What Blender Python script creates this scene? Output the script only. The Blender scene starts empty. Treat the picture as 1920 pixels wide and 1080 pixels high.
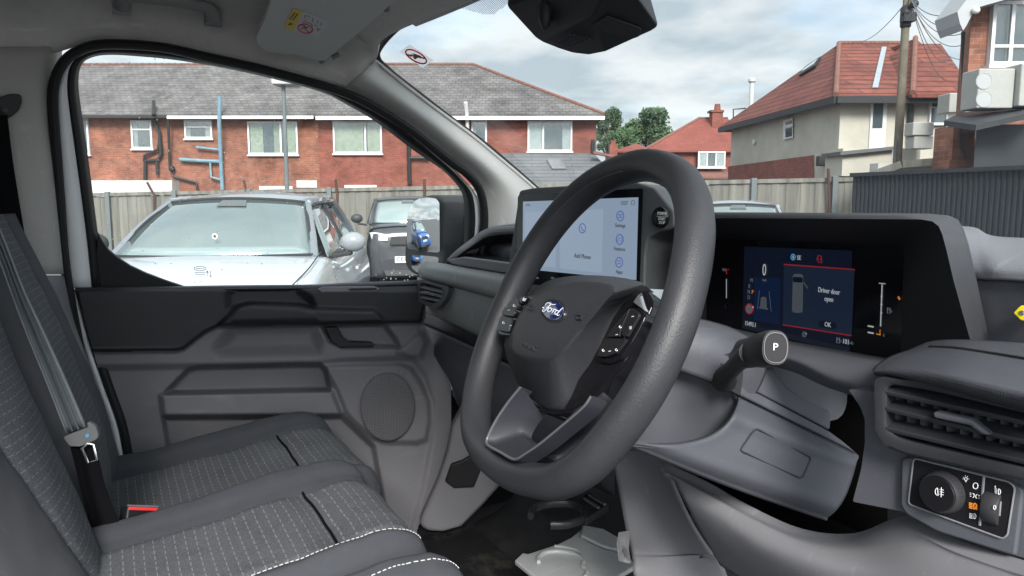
import bpy, bmesh, math, random
import numpy as np
from mathutils import Vector, Matrix, noise as mnoise

# ------------------------------------------------------------------ camera, sky, sun, exposure
sc = bpy.context.scene
COL = sc.collection
F, CX, CY = 1442.0, 960.0, 540.0
CAM = Vector((1.0, 0.0, 1.62))
PITCH, RZ = math.radians(-7.04), math.radians(62.2)
cd = bpy.data.cameras.new("camera")
cd.sensor_width = 36.0
cd.lens = 36.0 * F / 1920.0
cd.clip_start, cd.clip_end = 0.02, 3000.0
cam = bpy.data.objects.new("camera", cd)
COL.objects.link(cam)
cam.location = CAM
cam.rotation_euler = (math.radians(90) + PITCH, 0, RZ)
sc.camera = cam
sc.view_settings.view_transform = 'Standard'
sc.view_settings.look = 'None'
sc.view_settings.gamma = 1.0
sc.view_settings.use_curve_mapping = False
sc.view_settings.exposure = 1.60
SUN_EL, SUN_AZ = math.radians(34), math.radians(112)   # azimuth measured clockwise from +Y (towards +X)

EXPO = 2.0 ** -sc.view_settings.exposure      # lit screens are dimmer than daylight
world = bpy.data.worlds.new("World")
sc.world = world
world.use_nodes = True
nt = world.node_tree
nt.nodes.clear()
def wn(t, **k):
    n = nt.nodes.new(t)
    for a, b in k.items(): setattr(n, a, b)
    return n
out = wn('ShaderNodeOutputWorld'); bg = wn('ShaderNodeBackground')
sky = wn('ShaderNodeTexSky', sky_type='NISHITA', sun_disc=False)
sky.sun_elevation, sky.sun_rotation = SUN_EL, SUN_AZ
sky.air_density, sky.dust_density, sky.ozone_density = 1.0, 1.2, 1.0
tc = wn('ShaderNodeTexCoord'); sep = wn('ShaderNodeSeparateXYZ')
nt.links.new(tc.outputs['Generated'], sep.inputs[0])
zz = wn('ShaderNodeMath', operation='ADD'); zz.inputs[1].default_value = 0.16
zm = wn('ShaderNodeMath', operation='MAXIMUM'); zm.inputs[1].default_value = 0.0
nt.links.new(sep.outputs[2], zm.inputs[0]); nt.links.new(zm.outputs[0], zz.inputs[0])
dx = wn('ShaderNodeMath', operation='DIVIDE'); dy = wn('ShaderNodeMath', operation='DIVIDE')
for i, d in ((0, dx), (1, dy)):
    nt.links.new(sep.outputs[i], d.inputs[0]); nt.links.new(zz.outputs[0], d.inputs[1])
cmb = wn('ShaderNodeCombineXYZ')
nt.links.new(dx.outputs[0], cmb.inputs[0]); nt.links.new(dy.outputs[0], cmb.inputs[1])
n1 = wn('ShaderNodeTexNoise'); n1.inputs['Scale'].default_value = 1.05; n1.inputs['Detail'].default_value = 7; n1.inputs['Roughness'].default_value = 0.56
n2 = wn('ShaderNodeTexNoise'); n2.inputs['Scale'].default_value = 1.9; n2.inputs['Detail'].default_value = 6; n2.inputs['Roughness'].default_value = 0.5
nt.links.new(cmb.outputs[0], n1.inputs['Vector'])
mp = wn('ShaderNodeMapping'); mp.inputs['Location'].default_value = (3.7, 1.3, 0.4)
nt.links.new(cmb.outputs[0], mp.inputs[0]); nt.links.new(mp.outputs[0], n2.inputs['Vector'])
r1 = wn('ShaderNodeValToRGB')     # cover: how much of the blue is hidden
r1.color_ramp.elements[0].position, r1.color_ramp.elements[0].color = 0.30, (.55, .55, .55, 1)
r1.color_ramp.elements[1].position, r1.color_ramp.elements[1].color = 0.50, (.97, .97, .97, 1)
nt.links.new(n1.outputs['Fac'], r1.inputs[0])
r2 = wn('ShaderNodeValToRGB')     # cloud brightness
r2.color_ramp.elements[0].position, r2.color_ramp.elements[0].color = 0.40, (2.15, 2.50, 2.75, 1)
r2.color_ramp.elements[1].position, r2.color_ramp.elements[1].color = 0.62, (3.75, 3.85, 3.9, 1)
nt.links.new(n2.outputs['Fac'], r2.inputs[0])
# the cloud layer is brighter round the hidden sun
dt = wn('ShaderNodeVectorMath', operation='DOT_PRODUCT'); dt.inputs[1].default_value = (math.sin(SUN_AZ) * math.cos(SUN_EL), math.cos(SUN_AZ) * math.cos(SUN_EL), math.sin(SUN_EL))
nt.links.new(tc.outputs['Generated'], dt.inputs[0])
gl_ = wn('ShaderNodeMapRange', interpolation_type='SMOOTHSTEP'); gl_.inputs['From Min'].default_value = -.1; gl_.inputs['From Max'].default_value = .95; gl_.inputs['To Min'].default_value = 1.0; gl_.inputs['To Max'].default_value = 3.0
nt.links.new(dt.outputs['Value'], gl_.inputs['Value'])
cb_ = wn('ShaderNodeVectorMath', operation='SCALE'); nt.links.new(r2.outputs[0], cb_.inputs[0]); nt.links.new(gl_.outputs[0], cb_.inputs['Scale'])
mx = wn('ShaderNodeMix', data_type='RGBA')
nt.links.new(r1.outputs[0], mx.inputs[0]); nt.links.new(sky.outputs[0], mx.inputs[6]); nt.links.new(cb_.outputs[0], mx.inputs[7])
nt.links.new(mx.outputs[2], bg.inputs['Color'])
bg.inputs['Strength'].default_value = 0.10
nt.links.new(bg.outputs[0], out.inputs[0])

sl = bpy.data.lights.new("sun", 'SUN')
sl.energy, sl.angle, sl.color = 2.3, math.radians(20), (1.0, 0.965, 0.92)
sun = bpy.data.objects.new("sun", sl)
COL.objects.link(sun)
sun.location = (8, -3, 12)
sdir = Vector((math.sin(SUN_AZ) * math.cos(SUN_EL), math.cos(SUN_AZ) * math.cos(SUN_EL), math.sin(SUN_EL)))
sun.rotation_euler = sdir.to_track_quat('Z', 'Y').to_euler()

# ------------------------------------------------------------------ geometry of sight lines (photo pixel -> place)
FW = Vector((-math.sin(RZ) * math.cos(PITCH), math.cos(RZ) * math.cos(PITCH), math.sin(PITCH)))
RT = Vector((math.cos(RZ), math.sin(RZ), 0))
UPV = RT.cross(FW)
FH = Vector((-math.sin(RZ), math.cos(RZ), 0))
def ray(px, py): return FW + RT * ((px - CX) / F) - UPV * ((py - CY) / F)
def Q(px, py, k, v):
    d = ray(px, py)
    if k == 'D': return CAM + d * v
    i = 'XYZ'.index(k)
    return CAM + d * ((v - CAM[i]) / d[i])
def onP(px, py, p, n):
    d = ray(px, py)
    return CAM + d * ((p - CAM).dot(n) / d.dot(n))
def proj(p):
    v = Vector(p) - CAM; z = v.dot(FW)
    return (CX + F * v.dot(RT) / z, CY - F * v.dot(UPV) / z)
FRAME = Matrix.Translation((CAM.x, CAM.y, 0)) @ Matrix.Rotation(RZ, 4, 'Z')   # street frame: x along the terrace, y away from it
I4 = Matrix.Identity(4)
def V(px, py, H):                       # point of an upright wall at distance H, in the street frame
    a, b = (px - CX) / F, -(py - CY) / F
    d = Vector((a, math.cos(PITCH) - b * math.sin(PITCH), math.sin(PITCH) + b * math.cos(PITCH)))
    return Vector((0, 0, CAM.z)) + d * (H / d.y)
def G(px, py, z=0.0):                   # point of the ground in the street frame
    a, b = (px - CX) / F, -(py - CY) / F
    d = Vector((a, math.cos(PITCH) - b * math.sin(PITCH), math.sin(PITCH) + b * math.cos(PITCH)))
    return Vector((0, 0, CAM.z)) + d * ((z - CAM.z) / d.z)

# ------------------------------------------------------------------ materials
MATS = {}
def mat(name, base, rough=0.5, bump=0.0, bscale=900.0, spec=0.32, metal=0.0, var=0.0, vscale=6.0, emit=None, estr=0.0, coat=0.0, bdet=2.0, bdist=0.001):
    if name in MATS: return MATS[name]
    m = bpy.data.materials.new(name); m.use_nodes = True
    t = m.node_tree; b = t.nodes['Principled BSDF']
    b.inputs['Base Color'].default_value = (*base, 1); b.inputs['Roughness'].default_value = rough
    b.inputs['Specular IOR Level'].default_value = spec; b.inputs['Metallic'].default_value = metal
    b.inputs['Coat Weight'].default_value = coat
    if emit: b.inputs['Emission Color'].default_value = (*emit, 1); b.inputs['Emission Strength'].default_value = estr * EXPO
    co = t.nodes.new('ShaderNodeTexCoord')
    if var > 0:
        n = t.nodes.new('ShaderNodeTexNoise'); n.inputs['Scale'].default_value = vscale; n.inputs['Detail'].default_value = 6
        n.inputs['Roughness'].default_value = 0.62
        t.links.new(co.outputs['Object'], n.inputs['Vector'])
        r = t.nodes.new('ShaderNodeMapRange'); r.inputs['From Min'].default_value = .28; r.inputs['From Max'].default_value = .72
        r.inputs['To Min'].default_value = 1 - var; r.inputs['To Max'].default_value = 1 + var
        t.links.new(n.outputs['Fac'], r.inputs['Value'])
        v = t.nodes.new('ShaderNodeVectorMath'); v.operation = 'SCALE'; v.inputs[0].default_value = base
        t.links.new(r.outputs[0], v.inputs['Scale']); t.links.new(v.outputs[0], b.inputs['Base Color'])
        rr = t.nodes.new('ShaderNodeMapRange'); rr.inputs['To Min'].default_value = max(0.02, rough - .35 * var); rr.inputs['To Max'].default_value = min(1, rough + .35 * var)
        t.links.new(n.outputs['Fac'], rr.inputs['Value']); t.links.new(rr.outputs[0], b.inputs['Roughness'])
        if spec < .5 and metal == 0:      # dust specks and faint scuffs
            n3 = t.nodes.new('ShaderNodeTexNoise'); n3.inputs['Scale'].default_value = 230; n3.inputs['Detail'].default_value = 3; t.links.new(co.outputs['Object'], n3.inputs['Vector'])
            r3 = t.nodes.new('ShaderNodeMapRange'); r3.inputs['From Min'].default_value = .66; r3.inputs['From Max'].default_value = .74; r3.inputs['To Min'].default_value = 1.0; r3.inputs['To Max'].default_value = 1.28; t.links.new(n3.outputs['Fac'], r3.inputs['Value'])
            mp3 = t.nodes.new('ShaderNodeMapping'); mp3.inputs['Rotation'].default_value = (.4, .3, .7); mp3.inputs['Scale'].default_value = (60, 6, 22); t.links.new(co.outputs['Object'], mp3.inputs[0])
            n4 = t.nodes.new('ShaderNodeTexNoise'); n4.inputs['Scale'].default_value = 1.0; n4.inputs['Detail'].default_value = 4; t.links.new(mp3.outputs[0], n4.inputs['Vector'])
            r4 = t.nodes.new('ShaderNodeMapRange'); r4.inputs['From Min'].default_value = .62; r4.inputs['From Max'].default_value = .75; r4.inputs['To Min'].default_value = 0.0; r4.inputs['To Max'].default_value = .25; t.links.new(n4.outputs['Fac'], r4.inputs['Value'])
            a3 = t.nodes.new('ShaderNodeMath'); a3.operation = 'ADD'; t.links.new(r3.outputs[0], a3.inputs[0]); t.links.new(r4.outputs[0], a3.inputs[1])
            v3 = t.nodes.new('ShaderNodeVectorMath'); v3.operation = 'SCALE'; t.links.new(v.outputs[0], v3.inputs[0]); t.links.new(a3.outputs[0], v3.inputs['Scale']); t.links.new(v3.outputs[0], b.inputs['Base Color'])
    if bump > 0:
        n = t.nodes.new('ShaderNodeTexNoise'); n.inputs['Scale'].default_value = bscale; n.inputs['Detail'].default_value = bdet
        t.links.new(co.outputs['Object'], n.inputs['Vector'])
        bp = t.nodes.new('ShaderNodeBump'); bp.inputs['Strength'].default_value = bump; bp.inputs['Distance'].default_value = bdist
        t.links.new(n.outputs['Fac'], bp.inputs['Height']); t.links.new(bp.outputs[0], b.inputs['Normal'])
    MATS[name] = m
    return m
def nodes(m): return m.node_tree.nodes, m.node_tree.links, m.node_tree.nodes['Principled BSDF']

def glass(name, tint=(.93, .96, .955), ior=1.45, gl=1.0, dirt_haze=0.0):
    m = bpy.data.materials.new(name); m.use_nodes = True
    t = m.node_tree; t.nodes.clear()
    o = t.nodes.new('ShaderNodeOutputMaterial'); tr = t.nodes.new('ShaderNodeBsdfTransparent'); g = t.nodes.new('ShaderNodeBsdfGlossy')
    tr.inputs[0].default_value = (*tint, 1); g.inputs['Roughness'].default_value = 0.02; g.inputs['Color'].default_value = (gl, gl, gl, 1)
    lw = t.nodes.new('ShaderNodeLayerWeight'); lw.inputs['Blend'].default_value = .5
    pw = t.nodes.new('ShaderNodeMath'); pw.operation = 'POWER'; pw.inputs[1].default_value = 5.0
    f = t.nodes.new('ShaderNodeMath'); f.operation = 'MULTIPLY_ADD'; f.inputs[1].default_value = .9; f.inputs[2].default_value = ((ior - 1) / (ior + 1)) ** 2 * 1.6
    t.links.new(lw.outputs['Facing'], pw.inputs[0]); t.links.new(pw.outputs[0], f.inputs[0])
    mxs = t.nodes.new('ShaderNodeMixShader')
    t.links.new(f.outputs[0], mxs.inputs[0]); t.links.new(tr.outputs[0], mxs.inputs[1]); t.links.new(g.outputs[0], mxs.inputs[2])
    last = mxs
    if dirt_haze > 0:
        d = t.nodes.new('ShaderNodeBsdfDiffuse'); d.inputs[0].default_value = (.75, .77, .8, 1)
        n = t.nodes.new('ShaderNodeTexNoise'); n.inputs['Scale'].default_value = 7; n.inputs['Detail'].default_value = 9; n.inputs['Roughness'].default_value = .7
        co = t.nodes.new('ShaderNodeTexCoord'); t.links.new(co.outputs['Object'], n.inputs['Vector'])
        r = t.nodes.new('ShaderNodeMapRange'); r.inputs['From Min'].default_value = .35; r.inputs['From Max'].default_value = .8
        r.inputs['To Min'].default_value = dirt_haze * .3; r.inputs['To Max'].default_value = dirt_haze
        t.links.new(n.outputs['Fac'], r.inputs['Value'])
        m2 = t.nodes.new('ShaderNodeMixShader')
        t.links.new(r.outputs[0], m2.inputs[0]); t.links.new(mxs.outputs[0], m2.inputs[1]); t.links.new(d.outputs[0], m2.inputs[2]); last = m2
    t.links.new(last.outputs[0], o.inputs[0])
    MATS[name] = m
    return m

# interior plastics
mat('plastic_mid', (.170, .167, .180), .62, .30, 900, var=.07, spec=.35, bdist=.0007)
mat('plastic_lit', (.22, .228, .226), .60, .30, 900, var=.06, spec=.35, bdist=.0007)  # ledge and fascia plastic, windscreen light put into its paler tone
mat('pillar_trim', (.36, .345, .33), .75, .25, 900, var=.05, spec=.3)
mat('gap_shade', (.003, .003, .003), 1.0, spec=.0)  # near-black for sheets standing in for the dark inside gaps
mat('plastic_light', (.175, .174, .186), .62, .30, 900, var=.06, spec=.35, bdist=.0007)
mat('plastic_pale', (.47, .465, .45), .95, .25, 900, var=.04, spec=.06)
mat('plastic_dark', (.019, .0195, .023), .55, .35, 900, var=.10, spec=.4, bdist=.0007)
mat('plastic_slate', (.062, .065, .076), .58, .35, 900, var=.09, spec=.38, bdist=.0007)
mat('plastic_black', (.014, .014, .016), .45, .15, 900)
mat('gloss_black', (.008, .008, .010), .08)
mat('rubber', (.012, .012, .013), .55, .1, 400)
mat('leather', (.030, .031, .035), .46, .60, 620, bdet=3, spec=.36, bdist=.0006, var=.12, vscale=16)
mat('headlining', (.60, .585, .56), .95, .35, 1500, var=.05, vscale=40)
mat('body_white', (.78, .79, .80), .25, coat=.6)
mat('chrome', (.75, .76, .78), .15, metal=1.0)
mat('mirror', (.86, .88, .88), .0, metal=1.0)
mat('carpet', (.022, .022, .024), .95, .8, 600, var=.5, vscale=14)
mat('belt_grey', (.20, .22, .235), .6, .5, 800)
mat('belt_black', (.006, .006, .007), .95, .4, 800, spec=.05)
mat('belt_plastic', (.13, .135, .14), .5)
mat('red_button', (.75, .045, .05), .4)
mat('white_print', (.72, .72, .72), .6)
mat('grey_print', (.11, .11, .12), .6)
mat('red_print', (.62, .03, .04), .5)
mat('yellow_print', (.72, .52, .04), .5)
mat('black_print', (.012, .012, .012), .6)
mat('stitch', (.55, .55, .55), .8)
mat('flap_plastic', (.46, .475, .48), .35, var=.10, vscale=18, coat=.15)
mat('yellow_plastic', (.75, .62, .02), .4)
mat('badge_blue', (.006, .014, .10), .12, coat=1.0)
glass('pane_glass', (.86, .89, .88), dirt_haze=.030)
glass('screen_glass', (.86, .885, .88), ior=1.42, dirt_haze=.060)  # windscreen smears, plus the pale veil of reflected light
glass('clear_glass', (.80, .83, .83))

# ------------------------------------------------------------------ object makers
def thing(name, label, cat, loc=(0, 0, 0), rz=0.0, group=None, kind=None):
    o = bpy.data.objects.new(name, None); COL.objects.link(o)
    o.empty_display_size = .1
    o.location = loc; o.rotation_euler = (0, 0, rz)
    o['label'] = label; o['category'] = cat
    if group: o['group'] = group
    o['kind'] = kind or 'thing'
    return o
def wmat(o):
    m = Matrix.Translation(o.location) @ o.rotation_euler.to_matrix().to_4x4()
    if o.parent: m = wmat(o.parent) @ o.matrix_parent_inverse @ m
    return m
def tag(o, label, cat, group=None, kind='thing'):
    o['label'] = label; o['category'] = cat; o['kind'] = kind
    if group: o['group'] = group
    return o
class MB:
    """collects vertices and faces of ONE mesh object"""
    def __init__(s): s.v = []; s.f = []; s.uv = None; s.mi = []; s.m = 0
    def add(s, vs, fs):
        k = len(s.v); s.v += [tuple(p) for p in vs]; s.f += [tuple(i + k for i in f) for f in fs]; s.mi += [s.m] * len(fs)
    def box(s, a, b):
        (x0, y0, z0), (x1, y1, z1) = a, b
        x0, x1 = min(x0, x1), max(x0, x1); y0, y1 = min(y0, y1), max(y0, y1); z0, z1 = min(z0, z1), max(z0, z1)
        s.add([(x0, y0, z0), (x1, y0, z0), (x1, y1, z0), (x0, y1, z0), (x0, y0, z1), (x1, y0, z1), (x1, y1, z1), (x0, y1, z1)],
              [(3, 2, 1, 0), (4, 5, 6, 7), (0, 1, 5, 4), (1, 2, 6, 5), (2, 3, 7, 6), (3, 0, 4, 7)])
    def obox(s, c, ax, ay, az):         # oriented box: centre and three half-axis vectors
        c = Vector(c); P = []
        for k in (-1, 1):
            for (i, j) in ((-1, -1), (1, -1), (1, 1), (-1, 1)): P.append(c + ax * i + ay * j + az * k)
        s.add(P, [(3, 2, 1, 0), (4, 5, 6, 7), (0, 1, 5, 4), (1, 2, 6, 5), (2, 3, 7, 6), (3, 0, 4, 7)])
    def bar(s, p, q, w, h, upv=(0, 0, 1)):
        p, q = Vector(p), Vector(q); d = (q - p); L = d.length; d.normalize()
        u = Vector(upv); sx = d.cross(u); sx.normalize(); u = sx.cross(d)
        s.obox((p + q) / 2, d * (L / 2), sx * (w / 2), u * (h / 2))
    def prism(s, pts, ext):
        ext = Vector(ext); n = len(pts); pts = [Vector(p) for p in pts]
        s.add(pts + [p + ext for p in pts], [tuple(range(n)), tuple(range(2 * n - 1, n - 1, -1))] + [(i, i + n, (i + 1) % n + n, (i + 1) % n) for i in range(n)])
    def tube(s, pts, r, n=10, closed=False, caps=True, smooth=0, flat=1.0, upv=None):
        pts = [Vector(p) for p in pts]
        rs = list(r) if isinstance(r, (list, tuple)) else [r] * len(pts)
        if smooth: pts, rs = cr(pts, smooth, closed), crs(rs, smooth, closed)
        m = len(pts); k0 = len(s.v); rings = []; prev = None
        for i, p in enumerate(pts):
            a = pts[(i - 1) % m] if (closed or i > 0) else p
            b = pts[(i + 1) % m] if (closed or i < m - 1) else p
            t = (b - a).normalized()
            if prev is None:
                u = Vector(upv) if upv else (Vector((0, 0, 1)) if abs(t.z) < .9 else Vector((1, 0, 0)))
            else: u = prev
            if upv: u = Vector(upv)
            u = (u - t * u.dot(t)).normalized(); prev = u; w = t.cross(u)
            rings.append([p + (u * math.cos(2 * math.pi * j / n) * flat + w * math.sin(2 * math.pi * j / n)) * rs[i] for j in range(n)])
        vs = [q for R_ in rings for q in R_]; fs = []
        for i in range(m if closed else m - 1):
            for j in range(n):
                a, b = i * n + j, i * n + (j + 1) % n; c, d = ((i + 1) % m) * n + (j + 1) % n, ((i + 1) % m) * n + j
                fs.append((a, b, c, d))
        if caps and not closed: fs += [tuple(range(n - 1, -1, -1)), tuple(range((m - 1) * n, m * n))]
        s.add(vs, fs)
    def lathe(s, c, axis, prof, n=24, ref=None):   # prof: (distance along axis, radius)
        c = Vector(c); a = Vector(axis).normalized(); u = Vector(ref) if ref else (Vector((0, 0, 1)) if abs(a.z) < .9 else Vector((1, 0, 0)))
        u = (u - a * u.dot(a)).normalized(); w = a.cross(u); vs = []; fs = []
        for (h, r) in prof:
            for j in range(n): vs.append(c + a * h + (u * math.cos(2 * math.pi * j / n) + w * math.sin(2 * math.pi * j / n)) * r)
        for i in range(len(prof) - 1):
            for j in range(n): fs.append((i * n + j, i * n + (j + 1) % n, (i + 1) * n + (j + 1) % n, (i + 1) * n + j))
        fs += [tuple(range(n - 1, -1, -1)), tuple(range((len(prof) - 1) * n, len(prof) * n))]
        s.add(vs, fs)
    def grid(s, rows):
        n = len(rows[0]); vs = [p for r in rows for p in r]
        s.add(vs, [(i * n + j, i * n + j + 1, (i + 1) * n + j + 1, (i + 1) * n + j) for i in range(len(rows) - 1) for j in range(n - 1)])
    def ball(s, c, r, n=8, sc_=(1, 1, 1)):
        c = Vector(c); vs = []; fs = []
        for i in range(1, n):
            for j in range(2 * n):
                t, p = math.pi * i / n, math.pi * j / n
                vs.append(c + Vector((math.sin(t) * math.cos(p) * sc_[0], math.sin(t) * math.sin(p) * sc_[1], math.cos(t) * sc_[2])) * r)
        for i in range(n - 2):
            for j in range(2 * n): fs.append((i * 2 * n + j, (i + 1) * 2 * n + j, (i + 1) * 2 * n + (j + 1) % (2 * n), i * 2 * n + (j + 1) % (2 * n)))
        vs += [c + Vector((0, 0, r * sc_[2])), c - Vector((0, 0, r * sc_[2]))]; a = len(vs) - 2
        for j in range(2 * n):
            fs.append((a, j, (j + 1) % (2 * n))); fs.append((a + 1, (n - 2) * 2 * n + (j + 1) % (2 * n), (n - 2) * 2 * n + j))
        s.add(vs, fs)
    def build(s, name, m, parent=None, frame=I4, bevel=0.0, seg=3, sharp=35, smooth=True, solid=0.0, off=1.0, sub=0, uv=None, recalc=True):
        me = bpy.data.meshes.new(name); me.from_pydata(s.v, [], s.f)
        ms = m if isinstance(m, (list, tuple)) else [m]
        for x in ms: me.materials.append(MATS[x] if isinstance(x, str) else x)
        if len(ms) > 1:
            for i, p in enumerate(me.polygons): p.material_index = s.mi[i]
        if recalc:
            b = bmesh.new(); b.from_mesh(me); bmesh.ops.recalc_face_normals(b, faces=b.faces); b.to_mesh(me); b.free()
        if uv:
            l = me.uv_layers.new(name='uv')
            for lp in me.loops: l.data[lp.index].uv = uv[lp.vertex_index]
        if smooth:
            me.polygons.foreach_set('use_smooth', [True] * len(me.polygons))
            if not sub and bevel == 0: me.set_sharp_from_angle(angle=math.radians(sharp))
        o = bpy.data.objects.new(name, me); COL.objects.link(o)
        if parent is not None:
            o.parent = parent; o.matrix_parent_inverse = wmat(parent).inverted() @ frame
        elif frame is not I4: o.matrix_world = frame
        if sub:
            md = o.modifiers.new('sub', 'SUBSURF'); md.levels = md.render_levels = sub
        if solid:
            md = o.modifiers.new('solid', 'SOLIDIFY'); md.thickness = solid; md.offset = off
        if bevel:
            md = o.modifiers.new('bevel', 'BEVEL'); md.width = bevel; md.segments = seg; md.limit_method = 'ANGLE'; md.angle_limit = math.radians(sharp); md.harden_normals = True
        return o
def cr(pts, n, closed=False):
    m = len(pts); out = []
    rng = m if closed else m - 1
    for i in range(rng):
        p0 = pts[(i - 1) % m] if (closed or i > 0) else pts[0] * 2 - pts[1]
        p1, p2 = pts[i], pts[(i + 1) % m]
        p3 = pts[(i + 2) % m] if (closed or i + 2 < m) else p2 * 2 - p1
        for k in range(n):
            t = k / n
            out.append((p1 * 2 + (p2 - p0) * t + (p0 * 2 - p1 * 5 + p2 * 4 - p3) * t * t + (p1 * 3 - p0 - p2 * 3 + p3) * t ** 3) * .5)
    if not closed: out.append(pts[-1])
    return out
def crs(rs, n, closed=False): return [v.x for v in cr([Vector((r, 0, 0)) for r in rs], n, closed)]
def patch_rows(rows, nu=6, nv=6):
    rows = [cr([Vector(p) for p in r], nu) for r in rows]
    cols = [cr([r[j] for r in rows], nv) for j in range(len(rows[0]))]
    return [[cols[j][i] for j in range(len(cols))] for i in range(len(cols[0]))]
def patch(name, rows, m, parent, nu=6, nv=6, solid=0.004, off=-1.0, uvs=None, bevel=0.0, sharp=60, frame=I4):
    b = MB(); g = patch_rows(rows, nu, nv); b.grid(g)
    uv = None
    if uvs:
        uv = []
        for i, r in enumerate(g):
            for j in range(len(r)): uv.append((j / (len(r) - 1) * uvs[0], i / (len(g) - 1) * uvs[1]))
    if solid and frame is I4:      # thicken away from the cabin, so that the visible face stays where it was drawn
        i, j = len(g) // 2, len(g[0]) // 2; n = (g[i][j + 1] - g[i][j - 1]).cross(g[i + 1][j] - g[i - 1][j])
        off = -1.0 if n.dot(CAM - g[i][j]) > 0 else 1.0
    return b.build(name, m, parent, frame=frame, solid=solid, off=off, sharp=sharp, uv=uv, recalc=False)
def qrow(l): return [Q(*p) for p in l]
def slab(name, pts, ext, m, parent, bevel=.002, seg=3, frame=I4, sharp=35):
    b = MB(); b.prism(pts, ext); return b.build(name, m, parent, frame=frame, bevel=bevel, seg=seg, sharp=sharp)
class Pl:
    """a plane in the place, with its own right and up axes, addressed by photo pixels"""
    def __init__(s, p, n, r=None):
        s.p = Vector(p); s.n = Vector(n).normalized()
        if s.n.dot(CAM - s.p) < 0: s.n = -s.n
        r = Vector(r) if r else Vector((1, 0, 0))
        s.r = (r - s.n * r.dot(s.n)).normalized(); s.u = s.n.cross(s.r)
        if s.u.z < 0: s.u = -s.u; 
    def at(s, px, py, lift=0.0): return onP(px, py, s.p + s.n * lift, s.n)
    def pts(s, l, lift=0.0): return [s.at(x, y, lift) for (x, y) in l]
def text(body, pos, right, upv, size, m, parent, name='lettering', ext=.0002, align='CENTER', shear=0.0, sx=1.0, frame=I4):
    c = bpy.data.curves.new('lettering', 'FONT'); c.body = body; c.size = size; c.align_x = align; c.align_y = 'CENTER'; c.extrude = ext; c.shear = shear
    c.resolution_u = 3
    t = bpy.data.objects.new('t', c); COL.objects.link(t)
    dg = bpy.context.evaluated_depsgraph_get()
    me = bpy.data.meshes.new_from_object(t.evaluated_get(dg))
    bpy.data.objects.remove(t); bpy.data.curves.remove(c)
    r, u = Vector(right).normalized(), Vector(upv).normalized(); n = r.cross(u)
    M = Matrix(((r.x * sx, u.x, n.x, pos[0]), (r.y * sx, u.y, n.y, pos[1]), (r.z * sx, u.z, n.z, pos[2]), (0, 0, 0, 1)))
    me.transform(M); me.materials.clear(); me.materials.append(MATS[m] if isinstance(m, str) else m)
    o = bpy.data.objects.new(name, me); COL.objects.link(o)
    if parent is not None:
        o.parent = parent; o.matrix_parent_inverse = wmat(parent).inverted() @ frame
    return o
def join_text(objs, name):
    """each string of a screen stays a piece of its own, under a common name"""
    for o in objs: o.name = name
    return objs[0]
    b = bmesh.new(); me = bpy.data.meshes.new(name); ms = []
    for o in objs:
        n0 = len(b.faces); b.from_mesh(o.data); b.faces.ensure_lookup_table()
        mm = o.data.materials[0]
        if mm not in ms: ms.append(mm)
        for f in b.faces[n0:]: f.material_index = ms.index(mm)
    b.to_mesh(me); b.free()
    for mm in ms: me.materials.append(mm)
    k = objs[0]; k.data = me; k.name = name
    for o in objs[1:]: bpy.data.objects.remove(o)
    return k
def sdf(poly, X, Y):
    """signed distance (px) to a polygon, negative inside"""
    d = np.full(X.shape, 1e9); ins = np.zeros(X.shape, bool); n = len(poly)
    for i in range(n):
        (ax, ay), (bx, by) = poly[i], poly[(i + 1) % n]
        ex, ey = bx - ax, by - ay; wx, wy = X - ax, Y - ay
        t = np.clip((wx * ex + wy * ey) / (ex * ex + ey * ey + 1e-9), 0, 1)
        d = np.minimum(d, (wx - t * ex) ** 2 + (wy - t * ey) ** 2)
        c = ((ay <= Y) != (by <= Y)) & (X < (bx - ax) * (Y - ay) / (by - ay + 1e-12) + ax)
        ins ^= c
    return np.where(ins, -1, 1) * np.sqrt(d)
def sstep(d, w): t = np.clip(.5 - d / w, 0, 1); return t * t * (3 - 2 * t)
def rsm(pts, n=4, closed=True):
    return [(v.x, v.y) for v in cr([Vector((x, y, 0)) for x, y in pts], n, closed)]
def round_poly(pts, r=6, n=4):
    out = []; m = len(pts)
    for i in range(m):
        p0, p1, p2 = Vector(pts[i - 1]), Vector(pts[i]), Vector(pts[(i + 1) % m])
        a = (p0 - p1); b = (p2 - p1); k = min(r, a.length * .45, b.length * .45)
        s, e = p1 + a.normalized() * k, p1 + b.normalized() * k
        for j in range(n + 1):
            t = j / n; q = s * (1 - t) ** 2 + p1 * 2 * t * (1 - t) + e * t * t; out.append((q.x, q.y))
    return out
# ================================================================== THE VAN: cab shell
cab = thing('van_cab', 'grey-trimmed shell of the van cab: roof lining, window pillars and big windscreen', 'van cab', (0, 0, 0.35))
DN = Vector((1, -.07, 0)).normalized()
PD = Pl((-.80, 0, 1.4), DN, (0, 1, 0))                       # inner face of the passenger door
PWIN = Pl((-.80, 0, 1.41), (1, -.07, -.15), (0, 1, 0))       # door glass leans in
def W(px, py, off=0.0): return PWIN.at(px, py) if off == 0 else onP(px, py, PWIN.p + PWIN.n * off, PWIN.n)
def DR(px, py, off=0.0): return onP(px, py, PD.p + PD.n * off, PD.n)

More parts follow.
